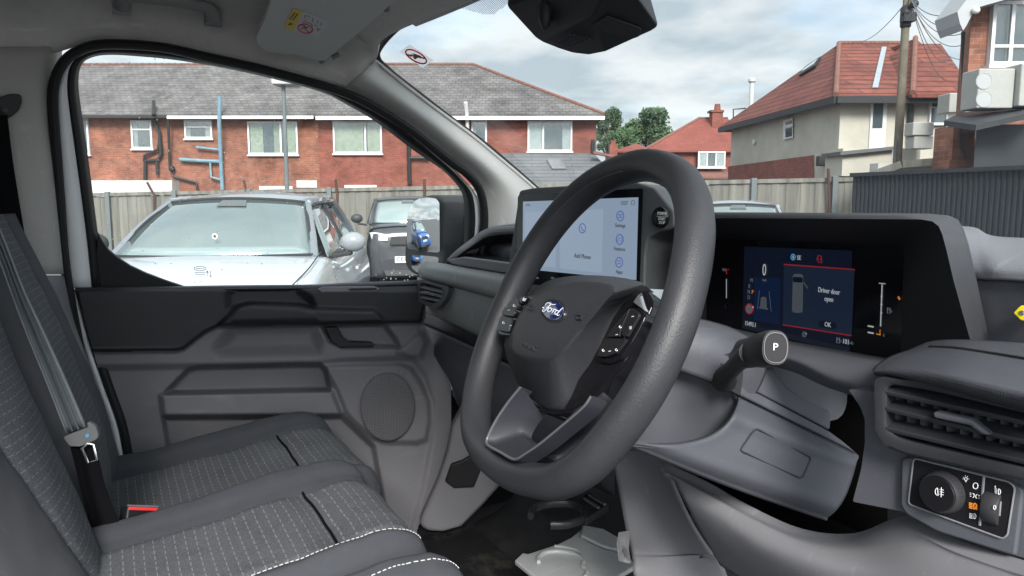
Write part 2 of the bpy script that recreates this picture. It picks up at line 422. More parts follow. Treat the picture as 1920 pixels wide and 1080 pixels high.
# roof lining
hl_edge = [(-140, 98), (-60, 98), (20, 98), (90, 101), (128, 92), (180, 77), (250, 80), (316, 87), (391, 103), (482, 123), (573, 147), (633, 165), (648, 166)]
xs_edge = [-.73] * 4 + [-.742, -.748, -.748, -.745, -.74, -.735, -.725, -.715, -.71]
rows = []
r0 = [Q(x, y, 'X', X) for (x, y), X in zip(hl_edge, xs_edge)]
for dX, dz in ((0, 0), (.045, .055), (.12, .082), (.25, .10), (.5, .115), (.9, .12), (1.62, .10)):
    rows.append([p + Vector((dX, 0, (1.905 + dz - p.z) if dX > .2 else (dz + (1.905 - p.z) * dX / .25 * .5))) for p in r0])
# the front rim of the lining follows the windscreen header
def ws_pt(X, s):
    q = min((X / .68) ** 2, 1.6)
    return Vector((X, .655 + .62 * s - .105 * q * (1 - .25 * s), 1.965 - .45 * s - .025 * q))
for r in rows[1:]:
    r[-1] = ws_pt(min(r[-1].x, .85), -.02) if r[-1].x > -.6 else r[-1]
rows[1][-1] = Q(676, 140, 'X', -.675); rows[2][-1] = Q(706, 110, 'X', -.64)
rows[3][-1] = Q(730, 66, 'X', -.53)
for r in rows[3:]:
    e = r[-1]; n = len(r)
    for k in range(n - 1):
        r[k].y = r[0].y + (e.y - .0 - r[0].y) * (k / (n - 1)) if False else r[k].y
    for k in range(n - 5, n - 1):
        t = (k - (n - 5)) / 4
        r[k] = r[n - 5].lerp(e, t)
patch('roof_lining', rows, 'headlining', cab, 5, 5, solid=.02)
b = MB(); b.box((-.78, -.6, 2.075), (.86, .50, 2.11)); b.build('roof_panel', 'body_white', cab, bevel=.01)
# header trim strip across the top of the windscreen
b = MB(); b.grid([[ws_pt(-.52 + 1.37 * i / 24, -.02) + Vector((0, d, h)) for i in range(25)] for d, h in ((-.16, .045), (-.05, .02), (0.0, -.004), (.02, .01))])
b.build('header_trim', 'headlining', cab, solid=.008)

# windscreen
b = MB(); b.grid([[ws_pt(-.76 + 1.62 * i / 30, s / 14) for i in range(31)] for s in range(-1, 17)])
ws = b.build('windscreen', 'screen_glass', cab, recalc=False)
frit = [(830, -8), (795, 14), (765, 36), (735, 62), (716, 84), (708, 100), (711, 113), (722, 124), (742, 142), (790, 179), (840, 218), (907, 268), (973, 324), (1012, 358), (1040, 382)]
def on_ws(px, py):
    d = ray(px, py); lo, hi = .3, 4.0
    def g(t):
        p = CAM + d * t; X = max(-.8, min(.86, p.x)); s_ = (p.y - .655 + .105 * min((X / .68) ** 2, 1.6)) / (.62 + .105 * .25 * min((X / .68) ** 2, 1.6))
        return p.z - ws_pt(X, s_).z
    # march to the first crossing
    t = .3; a = g(t)
    while t < 4:
        c = g(t + .02)
        if (a < 0) != (c < 0): break
        t += .02; a = c
    lo, hi = t, t + .02
    for _ in range(30):
        m = (lo + hi) / 2
        if (g(m) < 0) == (a < 0): lo = m
        else: hi = m
    return CAM + d * lo
b = MB(); b.tube([on_ws(*p) - ray(*p) * .012 for p in frit], .0062, 8, smooth=4); b.build('screen_border', 'rubber', ws)
# dotted band beside the mirror pod
band = [(826, 0), (842, 9), (880, 20), (912, 28), (927, 27), (938, 18), (948, 12), (958, 4), (966, -8), (960, -40), (880, -60), (820, -20)]
b = MB(); rnd = random.Random(5)
yy = -40.0; k = 0
bx = np.array([p[0] for p in band]); 
while yy < 30:
    xx = 815 + (k % 2) * 2.1
    while xx < 970:
        s_ = float(sdf(band, np.array([xx]), np.array([yy]))[0])
        if s_ < -1.0:
            c = on_ws(xx, yy); n = Vector((0, -.59, -.81)); u = Vector((1, 0, 0)); w = n.cross(u); rr = .00155
            b.add([c + n * .001 + (u * math.cos(a) + w * math.sin(a)) * rr for a in [math.pi / 3 * q for q in range(6)]], [tuple(range(6))])
        xx += 4.2
    yy += 2.1; k += 1
b.build('dotted_band', 'rubber', ws, smooth=False)
b = MB()   # no-smoking style warning sticker on the glass
sq = [(749, 97), (768, 83), (813, 113), (793, 127)]
sp = [on_ws(*p) - ray(*p) * .004 for p in sq]
b.add(sp, [(0, 1, 2, 3)]); _m = mat('sticker_face', (.70, .71, .72), .6); _n, _l, _p = nodes(_m); _t = _n.new('ShaderNodeBsdfTranslucent'); _t.inputs[0].default_value = (.75, .76, .77, 1); _x = _n.new('ShaderNodeMixShader'); _x.inputs[0].default_value = .6
_l.new(_p.outputs[0], _x.inputs[1]); _l.new(_t.outputs[0], _x.inputs[2]); _l.new(_x.outputs[0], _n['Material Output'].inputs[0])
st = b.build('warning_sticker', _m, ws, smooth=False)
cS = (sp[0] + sp[1] + sp[2] + sp[3]) / 4; uS = ((sp[2] + sp[1]) / 2 - (sp[3] + sp[0]) / 2); wS = ((sp[1] + sp[0]) / 2 - (sp[2] + sp[3]) / 2)
nS = uS.cross(wS).normalized(); nS = nS if nS.dot(CAM - cS) > 0 else -nS
b = MB(); b.tube([cS + nS * .0015 + uS * .40 * math.cos(a) + wS * .40 * math.sin(a) for a in [2 * math.pi * i / 32 for i in range(32)]], .0017, 6, closed=True)
b.bar(cS + nS * .0015 - uS * .30 - wS * -.26, cS + nS * .0015 + uS * .30 + wS * -.26, .004, .001, nS); b.m = 1
b.bar(cS + nS * .001 - uS * .25 - wS * .02, cS + nS * .001 + uS * .05 - wS * .02, .006, .0006, nS); b.bar(cS + nS * .001 + uS * .02 + wS * .12, cS + nS * .001 + uS * .18 - wS * .14, .007, .0006, nS)
b.tube([cS + nS * .001 - uS * .28 + wS * .10, cS + nS * .001 - uS * .2 + wS * .2, cS + nS * .001 - uS * .1 + wS * .12, cS + nS * .001 + uS * .0 + wS * .18], .0012, 5)
b.build('warning_symbol', ['red_print', 'grey_print'], st, recalc=False)

# window pillar beside the windscreen
L = [(647, 166), (707, 196), (773, 239), (840, 292), (880, 321), (903, 350), (913, 390), (914, 440), (915, 500)]
Rr = [(706, 112), (758, 154), (823, 204), (884, 249), (930, 287), (975, 325), (1010, 356), (1042, 384), (1070, 410)]
rows = []
for i in range(9):
    t = i / 8; XL = -.71 - .035 * t; XR = -.648 - .06 * t
    a, c = Q(*L[i], 'X', XL), Q(*Rr[i], 'X', XR)
    bul = Vector((.030, -.012, -.008))
    rows.append([a + Vector((-.02, .01, .01)), a, a.lerp(c, .25) + bul * .8, a.lerp(c, .55) + bul, a.lerp(c, .85) + bul * .25, c, c + Vector((-.006, .012, -.012))])
patch('pillar_trim', rows, 'plastic_pale', cab, 6, 5, solid=.006)
# rear (belt) pillar trim, upper and lower
def pillar(name, ys, m):
    rows = []
    for y in ys:
        xr = 114 if y < 90 else 96 + (y - 100) * .062 if y < 560 else 124.5 + (y - 560) * .33
        rows.append([Q(-150, y, 'X', -.67), Q(-60, y, 'X', -.672), Q(20, y, 'X', -.69), Q(xr - 36, y, 'X', -.705), Q(xr - 12, y, 'X', -.735), Q(xr, y, 'X', -.775), Q(xr + 4, y, 'X', -.80)])
    return patch(name, rows, m, cab, 4, 4, solid=.006)
pillar('belt_pillar_trim', [88, 200, 320, 430, 514], 'pillar_trim')
pillar('belt_pillar_base', [516.5, 600, 700, 800, 900], 'plastic_mid')
b = MB(); b.obox(Q(70, 530, 'X', -.69), Vector((.008, 0, 0)), Vector((0, .010, 0)), Vector((0, 0, .016))); b.build('coat_hook', 'plastic_mid', cab, bevel=.004)

# rubber seal round the door opening
seal = [(228, 1010), (224, 960), (218, 888), (209, 836), (195, 780), (173, 719), (147, 636), (130, 550), (120, 480), (112, 370), (104, 270), (99, 190), (104, 148), (120, 116), (146, 96), (185, 84), (250, 84), (316, 91), (391, 108), (482, 128), (573, 152), (640, 172), (700, 200), (770, 244), (838, 298), (878, 328), (900, 358), (908, 400), (906, 445), (900, 480)]
b = MB(); b.tube([W(x, y, .018) for x, y in seal], .0095, 10, smooth=4, flat=1.5, upv=(1, 0, 0)); b.build('door_seal', 'rubber', cab)
# grab handle
def rb(name, pts, m, parent, r=6): pass
gp = [Q(228, 14, 'X', -.640), Q(230, 0, 'X', -.612), Q(245, -6, 'X', -.605), Q(300, 0, 'X', -.605), Q(360, 8, 'X', -.605), Q(392, 17, 'X', -.610), Q(400, 36, 'X', -.632)]
b = MB(); b.tube(gp, [.015, .0135, .012, .0115, .0115, .0125, .015], 12, smooth=5, flat=.8)
for c in ((228, 12), (400, 34)):
    p = Q(*c, 'X', -.645); b.obox(p, Vector((.012, 0, 0)), Vector((0, .016, 0)), Vector((0, 0, .014)))
b.build('grab_handle', mat('handle_plastic', (.25, .25, .25), .6, .2), cab, bevel=.004)
b = MB(); b.box((-.90, -.62, .70), (-.80, -.20, 2.07)); b.build('side_panel', 'pillar_trim', cab)
# unseen closing panels of the cab
b = MB(); b.box((-.80, -.62, .55), (.84, -.55, 2.09)); b.build('bulkhead', 'plastic_slate', cab)
b = MB(); b.box((-.86, -.55, .70), (.80, 1.45, .76)); b.build('cab_floor', 'carpet', cab)
b = MB(); b.box((-.84, 1.20, .76), (.84, 1.26, 1.48)); b.build('fire_wall', 'plastic_black', cab)
b = MB(); b.box((-.90, -.5, .62), (-.84, 1.3, 1.1)); b.build('sill_panel', 'plastic_black', cab)
# kick panel in the passenger footwell with its release lever pocket
kick = [(905, 690), (870, 760), (848, 800), (838, 850), (822, 900), (800, 950), (784, 985), (800, 998), (832, 1000), (866, 990), (905, 950), (945, 905), (985, 860), (1000, 800), (990, 720)]
k_ = slab('kick_panel', [Q(x, y, 'X', -.70 + .10 * (x - 780) / 200) for x, y in kick], (-.05, .02, 0), 'plastic_mid', cab, bevel=.014, seg=4)
rl = [(845, 868), (868, 860), (900, 838), (908, 860), (888, 910), (850, 912), (834, 900)]
slab('release_lever', [Q(x, y, 'X', -.70 + .10 * (x - 780) / 200 + .003) for x, y in rl], (.012, -.004, 0), 'plastic_black', k_, bevel=.004)

# ================================================================== PASSENGER DOOR
door = thing('door_leaf', 'closed grey passenger door with window, pull handle, pocket and loudspeaker', 'van door', (-.82, .4, .75))
tri = [((128, 541), (178, 541), (200, 541)), ((118, 450), (169, 440), (184, 440)), ((110, 330), (152, 310), (166, 300)), ((104, 230), (139, 215), (153, 210)),
       ((103, 175), (134, 165), (147, 155)), ((112, 136), (139, 128), (153, 122)), ((138, 106), (154, 107), (172, 108)), ((185, 91), (188, 95), (205, 103)),
       ((260, 90), (260, 95), (262, 106)), ((331, 98), (331, 103), (331, 113)), ((422, 118), (422, 122), (422, 128)), ((512, 138), (512, 142), (512, 148)),
       ((603, 163), (603, 167), (603, 173)), ((657, 186), (657, 190), (657, 200)), ((707, 209), (707, 214), (707, 230)), ((773, 251), (770, 258), (773, 280)),
       ((838, 303), (828, 309), (827, 317)), ((868, 335), (858, 335), (852, 341)), ((892, 365), (880, 364), (866, 362)), ((899, 405), (887, 404), (871, 392)), ((897, 440), (886, 440), (870, 430)), ((885, 500), (880, 500), (868, 500))]
def ring(name, i0, i1, o0, o1, m, parent, thick=.006, sm=4):
    A = cr([W(*t[i0], o0) for t in tri], sm); Bq = cr([W(*t[i1], o1) for t in tri], sm)
    b = MB(); b.grid([A, [(p + q) / 2 + PWIN.n * .004 for p, q in zip(A, Bq)], Bq]); return b.build(name, m, parent, solid=thick, recalc=False)
ring('window_surround', 0, 1, .006, .004, 'body_white', door)
ring('window_frame', 1, 2, .010, -.022, 'rubber', door, .008)
b = MB(); lowP = [(135, 541), (143, 565), (163, 641), (190, 724), (214, 791), (226, 847), (231, 888), (236, 960)]
b.grid([cr([DR(x - 5, y, .004) for x, y in lowP], 4), cr([DR(x + 4, y, .008) for x, y in lowP], 4)]); b.build('door_edge', 'body_white', door, solid=.006, recalc=False)
b = MB(); b.tube([DR(x + 13, y, .0) for x, y in lowP], .010, 10, smooth=4); b.build('edge_seal', 'rubber', door)
slab('corner_trim', [W(x, y, -.004) for x, y in [(176, 545), (183, 436), (192, 452), (204, 469), (222, 484), (245, 499), (275, 513), (310, 526), (345, 538), (345, 548)]], PWIN.n * -.012, 'plastic_black', door, bevel=.002)
# the pane
gp = [(140, 560), (150, 300), (135, 160), (160, 100), (205, 92), (331, 102), (512, 138), (657, 188), (773, 268), (835, 310), (860, 340), (880, 400), (880, 560)]
b = MB(); b.add([W(x, y, -.026) for x, y in gp], [tuple(range(len(gp)))])
pane = b.build('window_pane', 'pane_glass', door, smooth=False)
# etched marking on the glass
b = MB(); PE = Pl(PWIN.p - PWIN.n * .024, PWIN.n, (0, 1, 0))
e = lambda x, y: PE.at(x, y)
b.tube([e(375 + 11 * math.cos(a), 503.5 + 4 * math.sin(a)) for a in [2 * math.pi * i / 24 for i in range(24)]], .0006, 5, closed=True)
rnd = random.Random(2)
for (x0, x1, y) in ((368, 382, 503.5), (366, 384, 511), (365, 385, 514.5), (366, 384, 518), (358, 388, 523), (373, 379, 527), (363, 366, 529)):
    xx = x0
    while xx < x1:
        w_ = rnd.uniform(1.2, 3); b.bar(e(xx, y), e(min(xx + w_, x1), y), .0016, .0003, PE.n); xx += w_ + 1
for x, d in ((388.5, -1), (395, 1)):
    b.bar(e(x, 508), e(x, 520), .001, .0003, PE.n); tip = 508 if d < 0 else 520
    for q in (-2.4, 2.4): b.bar(e(x, tip), e(x + q, tip - d * 4), .001, .0003, PE.n)
b.bar(e(385, 523), e(402, 523), .0008, .0003, PE.n)
b.build('etched_marking', 'grey_print', pane, smooth=False)
# raindrops on the pane
b = MB(); rnd = random.Random(11)
def drop(x, y, r):
    c = W(x, y, -.0245); k = rnd.uniform(.8, 1.5); b.add([c + Vector((0, math.cos(a) * r, math.sin(a) * r * k)) for a in [math.pi * q / 4 for q in range(8)]], [tuple(range(8))])
for _ in range(60): drop(rnd.gauss(300, 70), rnd.gauss(150, 40), rnd.uniform(.0007, .0018)) if True else 0
for _ in range(110):
    x, y = rnd.uniform(170, 640), rnd.uniform(130, 530)
    if y > 115 + max(0, x - 420) * .32 + 20: drop(x, y, rnd.uniform(.0005, .0016))
for _ in range(14): drop(rnd.gauss(742, 22), rnd.gauss(518, 5), rnd.uniform(.0012, .0022))
for _ in range(10): drop(rnd.gauss(205, 18), rnd.gauss(462, 14), rnd.uniform(.0008, .0018))
m = bpy.data.materials.new('water'); m.use_nodes = True
MATS['water'] = m; _n, _l, _p = nodes(m); _p.inputs['Roughness'].default_value = .05; _p.inputs['Base Color'].default_value = (.8, .82, .84, 1)
_t = _n.new('ShaderNodeBsdfTranslucent'); _t.inputs[0].default_value = (.95, .96, .97, 1); _x = _n.new('ShaderNodeMixShader'); _x.inputs[0].default_value = .8; _l.new(_p.outputs[0], _x.inputs[1]); _l.new(_t.outputs[0], _x.inputs[2]); _l.new(_x.outputs[0], _n['Material Output'].inputs[0])
b.build('raindrops', 'water', pane, smooth=False)['kind'] = 'stuff'

# the moulded card: one height field, split where the material or the part changes
U_ = [(140, 545), (165, 540), (420, 539), (600, 537), (650, 534), (800, 529), (800, 560), (790, 606), (722, 607), (408, 613), (385, 625), (346, 655), (330, 658), (165, 660)]
HN = [(408, 612), (448, 577), (470, 571), (560, 574), (600, 580), (702, 582), (713, 592), (724, 605), (640, 608)]
NT = [(425, 548), (448, 536), (470, 536), (540, 536), (556, 540), (582, 562), (590, 580), (560, 574), (470, 571), (448, 577), (430, 577)]
SC = [(440, 614), (588, 611), (598, 640), (594, 657), (412, 661), (408, 655)]
LT = [(602, 610), (720, 608), (742, 638), (746, 650), (640, 651), (618, 640)]
BD = [(165, 659), (346, 656), (408, 614), (783, 607), (800, 640), (790, 670), (760, 672), (640, 677), (600, 683), (165, 690)]
PK = [(310, 737), (352, 694), (368, 689), (560, 684), (600, 684), (610, 692), (618, 732)]
PB = [(301, 741), (312, 737), (617, 729), (623, 733), (638, 772), (636, 780), (312, 782), (305, 776)]
PL_ = [(306, 783), (640, 781), (700, 838), (730, 1000), (330, 1010), (315, 835)]
SP = [(603, 686), (640, 684), (752, 684), (770, 692), (790, 720), (805, 752), (807, 790), (800, 824), (782, 831), (722, 830), (697, 821), (662, 790), (647, 772), (633, 735), (613, 700)]
FC = [(745, 660), (775, 672), (798, 705), (812, 755), (808, 830), (795, 900), (770, 1000), (770, 1100), (960, 1100), (960, 500), (800, 500), (790, 620)]
CARD = [(140, 541), (160, 540), (420, 538), (600, 536), (650, 533), (792, 528), (800, 560), (796, 610), (810, 640), (846, 712), (847, 752), (845, 820), (822, 902), (784, 988), (756, 1075), (700, 1180), (310, 1180), (245, 905), (228, 855), (205, 765), (178, 670), (158, 600)]
stp = 2.0
xs, ys = np.arange(136, 862, stp), np.arange(526, 1120, stp)
X_, Y_ = np.meshgrid(xs, ys)
S = {k: sdf(p, X_, Y_) for k, p in dict(U=U_, HN=HN, NT=NT, SC=SC, LT=LT, BD=BD, PK=PK, PB=PB, PL=PL_, SP=SP, FC=FC, CARD=CARD).items()}
gr = np.sqrt(((X_ - 727) / 51) ** 2 + ((Y_ - 763) / 64) ** 2)
Hh = .016 * sstep(S['BD'], 16) + .036 * sstep(S['U'], 13) - .020 * sstep(S['NT'], 20) + .030 * sstep(S['HN'], 12)
Hh += -.030 * sstep(S['SC'], 34) - .034 * sstep(S['LT'], 14) - .050 * sstep(S['PK'], 12) + .022 * sstep(S['PB'], 15) - .032 * sstep(S['PL'], 14)
Hh += .018 * sstep(S['SP'], 14) + .012 * sstep(S['FC'], 14) + .004 * sstep((gr - 1) * 55, 6)
Hh += -.012 * np.clip((548 - Y_) / 14, 0, 1) * (S['U'] < 0)
Hh += -.004 * sstep(np.abs(np.hypot(X_ - 754, Y_ - 701) - 6.5) - 1.2, 3)
dirs = np.array([[list(onP(x, y, PD.p, PD.n)) for x in xs] for y in ys])
cs_ = np.array(CAM)
den = 1.0 / np.abs(((dirs - cs_) @ np.array(PD.n)))
P3 = dirs + (cs_ - dirs) * (Hh * den)[..., None]
inside = (S['CARD'][:-1, :-1] + S['CARD'][1:, 1:]) / 2 < 0
def cen(a): return (a[:-1, :-1] + a[1:, 1:]) / 2
masks = []
left = inside.copy()
for nm, cond, mt, lb in (('pull_handle', cen(S['HN']) < 0, 'plastic_dark', None), ('upper_trim', cen(S['U']) < 0, 'plastic_dark', 'dark upper door trim'),
                         ('speaker_cover', cen(S['SP']) < 0, 'plastic_mid', None),
                         ('map_pocket', (cen(S['PK']) < 0) | (cen(S['PB']) < 0), 'plastic_mid', None), ('door_card', inside, 'plastic_mid', None)):
    masks.append((nm, cond & left, mt)); left &= ~cond
g = mat('grille', (.105, .104, .112), .6)
n_, l_, p_ = nodes(g); v_ = n_.new('ShaderNodeTexVoronoi'); v_.inputs['Scale'].default_value = 260; v_.inputs['Randomness'].default_value = .15
r_ = n_.new('ShaderNodeValToRGB'); r_.color_ramp.elements[0].position = .22; r_.color_ramp.elements[0].color = (.055, .055, .06, 1); r_.color_ramp.elements[1].position = .36; r_.color_ramp.elements[1].color = (.15, .148, .158, 1); l_.new(v_.outputs['Distance'], r_.inputs[0]); l_.new(r_.outputs[0], p_.inputs['Base Color'])
c_ = n_.new('ShaderNodeTexCoord'); mq_ = n_.new('ShaderNodeMapping'); mq_.inputs['Scale'].default_value = (0, 1, 1); l_.new(c_.outputs['Object'], mq_.inputs[0]); l_.new(mq_.outputs[0], v_.inputs['Vector']); bp = n_.new('ShaderNodeBump'); bp.inputs['Strength'].default_value = .8; bp.inputs['Distance'].default_value = .002
l_.new(v_.outputs['Distance'], bp.inputs['Height']); l_.new(bp.outputs[0], p_.inputs['Normal'])
PARTS_D = {}
for nm, mk, mt in masks:
    ii, jj = np.nonzero(mk)
    idx = {}; b = MB()
    def vid(i, j):
        k = (i, j)
        if k not in idx: idx[k] = len(b.v); b.v.append(tuple(P3[i, j]))
        return idx[k]
    for i, j in zip(ii, jj): b.f.append((vid(i, j), vid(i, j + 1), vid(i + 1, j + 1), vid(i + 1, j))); b.mi.append(0)
    par = door if nm != 'speaker_grille' else None
    PARTS_D[nm] = b.build(nm, mt, door if nm != 'speaker_grille' else door, sharp=180, recalc=False)
b = MB(); n = 64
gl3 = [[DR(727 + 51 * k * math.cos(2 * math.pi * i / n), 763 + 64 * k * math.sin(2 * math.pi * i / n), .027 + h) for i in range(n + 1)] for k, h in ((1.0, .004), (.985, .008), (.95, .009), (.5, .0105), (.02, .011))]
b.grid(gl3); b.build('speaker_grille', 'grille', PARTS_D['speaker_cover'], sharp=60)
# sill between card and glass
tl = [(140, 541), (300, 540), (420, 538), (600, 536), (650, 533), (792, 528)]
b = MB(); b.grid([[W(x, y - 2, -.03) for x, y in tl], [DR(x, y - 3, .005) for x, y in tl], [DR(x, y - .5, .022) for x, y in tl], [DR(x, y + 4, .026) for x, y in tl]]); b.build('window_sill', 'plastic_slate', door, solid=.004, recalc=False)
slab('lock_bezel', [DR(x, y, .030) for x, y in [(594, 542), (604, 537), (700, 536), (712, 541), (704, 547), (602, 548)]], DN * .006, 'plastic_mid', door, bevel=.003)
slab('lock_switch', [DR(x, y, .037) for x, y in [(654, 541), (706, 539.5), (706, 543.5), (656, 544.5)]], DN * .002, 'plastic_black', door, bevel=.0005)
lt = [(607, 611), (630, 611), (640, 630), (652, 638), (697, 640), (698, 648), (634, 649), (618, 636)]
slab('door_latch', [DR(x, y, -.008) for x, y in lt], DN * .018, 'plastic_dark', door, bevel=.003)
bpy.data.objects['upper_trim']['label'] = 'dark upper trim'

# door mirror outside
MN = Vector((.25, -.968, .03)).normalized(); MP = Vector((-1.0, .788, 1.5))
PM = Pl(MP, MN, (1, 0, 0))
face = [(762, 420), (764, 402), (768, 388), (776, 376), (787, 369), (803, 365), (822, 367), (830, 376), (830, 430), (829, 482), (826, 516), (800, 521), (780, 517), (766, 510), (758, 496), (757, 470)]
b = MB(); b.prism(PM.pts(round_poly(face, 8)), Vector((.035, .15, 0)))
mir = b.build('door_mirror', mat('mirror_shell', (.035, .037, .04), .5, .3), door, bevel=.010, seg=4)
up_g = round_poly([(766, 424), (768, 404), (773, 388), (785, 374), (802, 370), (820, 372), (826, 380), (825, 474), (800, 472), (764, 466)], 7)
def convex(pl, outline, Rc, lf, name):   # a curved mirror: rings from the outline to its middle, bulging towards the viewer
    P_ = pl.pts(outline, lf); c = sum(P_, Vector()) / len(P_); b = MB(); rr = []
    for k in (1, .85, .7, .55, .4, .25, .1): rr.append([c + (p - c) * k for p in P_])
    far = max((p - c).length_squared for p in P_)
    rr = [[q + pl.n * ((far - (q - c).length_squared) / (2 * Rc)) for q in r] for r in rr]
    b.grid([r + r[:1] for r in rr]); b.add(rr[-1] + [c + pl.n * (far / (2 * Rc))], [(i, (i + 1) % len(P_), len(P_)) for i in range(len(P_))])
    o = b.build(name, 'mirror', mir, sharp=180); return o
convex(PM, up_g, .62, .004, 'mirror_glass')
PM2 = Pl(MP, (MN + Vector((.10, 0, -.12))).normalized(), (1, 0, 0)); dn_g = round_poly([(771, 478), (800, 479), (823, 482), (821, 512), (800, 514), (784, 511), (772, 502)], 6)
convex(Pl(PM.p, PM2.n, (1, 0, 0)), dn_g, .45, .012, 'blind_spot_mirror')
slab('mirror_arm', [Q(x, y, 'X', -.87) for x, y in [(868, 400), (884, 420), (882, 460), (850, 505), (826, 512), (836, 488), (862, 456)]], (-.05, .05, 0), 'plastic_black', door, bevel=.006)

# ================================================================== SUN VISOR
vA, vB, vC = Q(480, 75, 'X', -.60), Q(612, 117, 'X', -.64), Q(735, 8, 'X', -.30)
nV = (vB - vA).cross(vC - vA).normalized(); PV = Pl(vA, nV, vB - vA)
visor = thing('sun_visor', 'grey sun visor with a yellow and white warning sticker, folded up to the roof', 'sun visor', vA)
vo = [(525, -60), (508, 0), (497, 35), (480, 70), (483, 84), (503, 99), (540, 103), (553, 101), (566, 106), (588, 112), (600, 117), (611, 113), (630, 97), (700, 38), (745, -2), (800, -60)]
slab('visor_board', PV.pts(round_poly(vo, 5)), PV.n * -.016, mat('visor_cloth', (.60, .61, .585), .8, .3, 1500), visor, bevel=.006, seg=4)
vl = [(550, 16), (618, 39), (594, 72.5), (532, 51)]
b = MB(); b.prism(PV.pts(vl, .0006), PV.n * .0006); vs_ = b.build('warning_label', mat('label_white', (.62, .64, .64), .6), visor, smooth=False)
b = MB(); b.prism(PV.pts([(550, 16), (568, 22.5), (550, 57.5), (532, 51)], .0013), PV.n * .0003); b.m = 1
def vp(u, v): # label coordinates 0..1
    p = [Vector((*q, 0)) for q in vl]; a = p[0].lerp(p[1], u); c = p[3].lerp(p[2], u); q = a.lerp(c, v); return PV.at(q.x, q.y, .0016)
rnd = random.Random(3)
for (u0, v0, u1, v1) in ((.09, .15, .05, .55), (.17, .15, .13, .55), (.11, .7, .17, .7), (.10, .82, .18, .72), (.10, .82, .10, .7)): b.bar(vp(u0, v0), vp(u1, v1), .0022, .0003, PV.n)
b.m = 3
for (u0, v0, u1, v1) in ((.36, .12, .50, .12), (.36, .12, .40, .26), (.58, .14, .62, .30), (.72, .18, .76, .26), (.72, .4, .80, .44), (.84, .2, .88, .34), (.84, .5, .88, .62), (.92, .5, .88, .62), (.40, .36, .52, .44), (.52, .44, .60, .40), (.60, .40, .70, .50), (.40, .46, .48, .52)): b.bar(vp(u0, v0), vp(u1, v1), .0014, .0003, PV.n)
b.bar(vp(.45, .78), vp(.62, .62), .003, .0003, PV.n); b.bar(vp(.5, .62), vp(.62, .8), .0022, .0003, PV.n)
b.m = 2
b.tube([vp(.56 + .20 * math.cos(a), .73 + .21 * math.sin(a)) for a in [2 * math.pi * i / 28 for i in range(28)]], .0013, 5, closed=True); b.bar(vp(.42, .60), vp(.70, .86), .0022, .0003, PV.n)
b.build('label_print', ['yellow_print', 'black_print', 'red_print', 'grey_print'], vs_, smooth=False, recalc=False)
b = MB(); b.tube([Q(652, -6, 'X', -.42), Q(690, 2, 'X', -.40), Q(716, 8, 'X', -.385), Q(728, 16, 'X', -.382)], [.014, .013, .010, .008], 10, smooth=4); b.tube([Q(722, 8, 'X', -.383), Q(726, 20, 'X', -.388)], .006, 8); b.build('visor_clip', mat('clip_plastic', (.20, .20, .21), .5), visor)
b = MB(); b.tube([Q(600, 116, 'X', -.645), Q(606, 112, 'X', -.64)], .006, 8); b.tube([Q(622, 108, 'X', -.635), Q(636, 102, 'X', -.63)], .005, 8); b.build('visor_pivot', 'clip_plastic' if False else 'plastic_light', visor)

# ================================================================== SENSOR POD ON THE WINDSCREEN
pod = thing('sensor_pod', 'black plastic sensor pod hanging at the top centre of the windscreen', 'sensor pod', Q(1100, 0, 'D', 1.2))
bot = [Q(1017, 79, 'D', 1.24), Q(1045, 90, 'D', 1.24), Q(1073, 99, 'D', 1.24), Q(1107, 103, 'D', 1.22), Q(1134, 98, 'D', 1.19), Q(1222, 58, 'D', 1.12), Q(1234, 50, 'D', 1.11), Q(1233, 42, 'D', 1.11), Q(1196, -2, 'D', 1.06), Q(1150, -44, 'D', 1.03), Q(1117, 2, 'D', 1.08), Q(1113, 28, 'D', 1.10)]
rear = [Q(1004, 71, 'D', 1.245), Q(990, 48, 'D', 1.25), Q(973, 23, 'D', 1.26), Q(950, 12, 'D', 1.27), Q(960, -60, 'D', 1.24), Q(1130, -90, 'D', 1.05)]
b = MB(); top = [p + Vector((-.11, .05, .055)) for p in bot[3:9]] + [p + Vector((-.02, .06, .05)) for p in rear]
me = bmesh.new()
for p in bot + rear + top: me.verts.new(p)
bmesh.ops.convex_hull(me, input=me.verts[:])
bmesh.ops.dissolve_limit(me, angle_limit=math.radians(6), verts=me.verts[:], edges=me.edges[:])
for v in [v for v in me.verts if not v.link_faces]: me.verts.remove(v)
me.verts.index_update(); b.v = [tuple(v.co) for v in me.verts]; b.f = [tuple(v.index for v in f.verts) for f in me.faces]; b.mi = [0] * len(b.f); me.free()
b.build('pod_shell', mat('pod_plastic', (.030, .031, .034), .45, .3, 700), pod, bevel=.006, seg=4, sharp=12)
nB = (bot[3] - bot[11]).cross(bot[5] - bot[11]).normalized(); PBt = Pl(bot[3].lerp(bot[11], .4), nB, (1, 0, 0))
rec = round_poly([(1106, 47), (1138, 28), (1204, 52), (1200, 66), (1186, 71), (1112, 52)], 5)
b = MB(); b.prism(PBt.pts(rec, .0005), PBt.n * .0022); b.build('access_cover', 'pod_plastic', pod, bevel=.0012)
gq = [(1042, 78), (1066, 63.5), (1111, 72), (1074, 88)]
b = MB(); b.prism(PBt.pts(gq, .0005), PBt.n * .0015); gv = b.build('pod_vent', 'plastic_black', pod, smooth=False)
b = MB()
for i in range(6):
    t = (i + .5) / 6; a = Vector((*gq[0], 0)).lerp(Vector((*gq[3], 0)), t); c = Vector((*gq[1], 0)).lerp(Vector((*gq[2], 0)), t)
    b.bar(PBt.at(a.x, a.y, .004), PBt.at(c.x, c.y, .004), .0028, .002, PBt.n)
b.build('vent_slats', 'plastic_slate', gv, smooth=False)
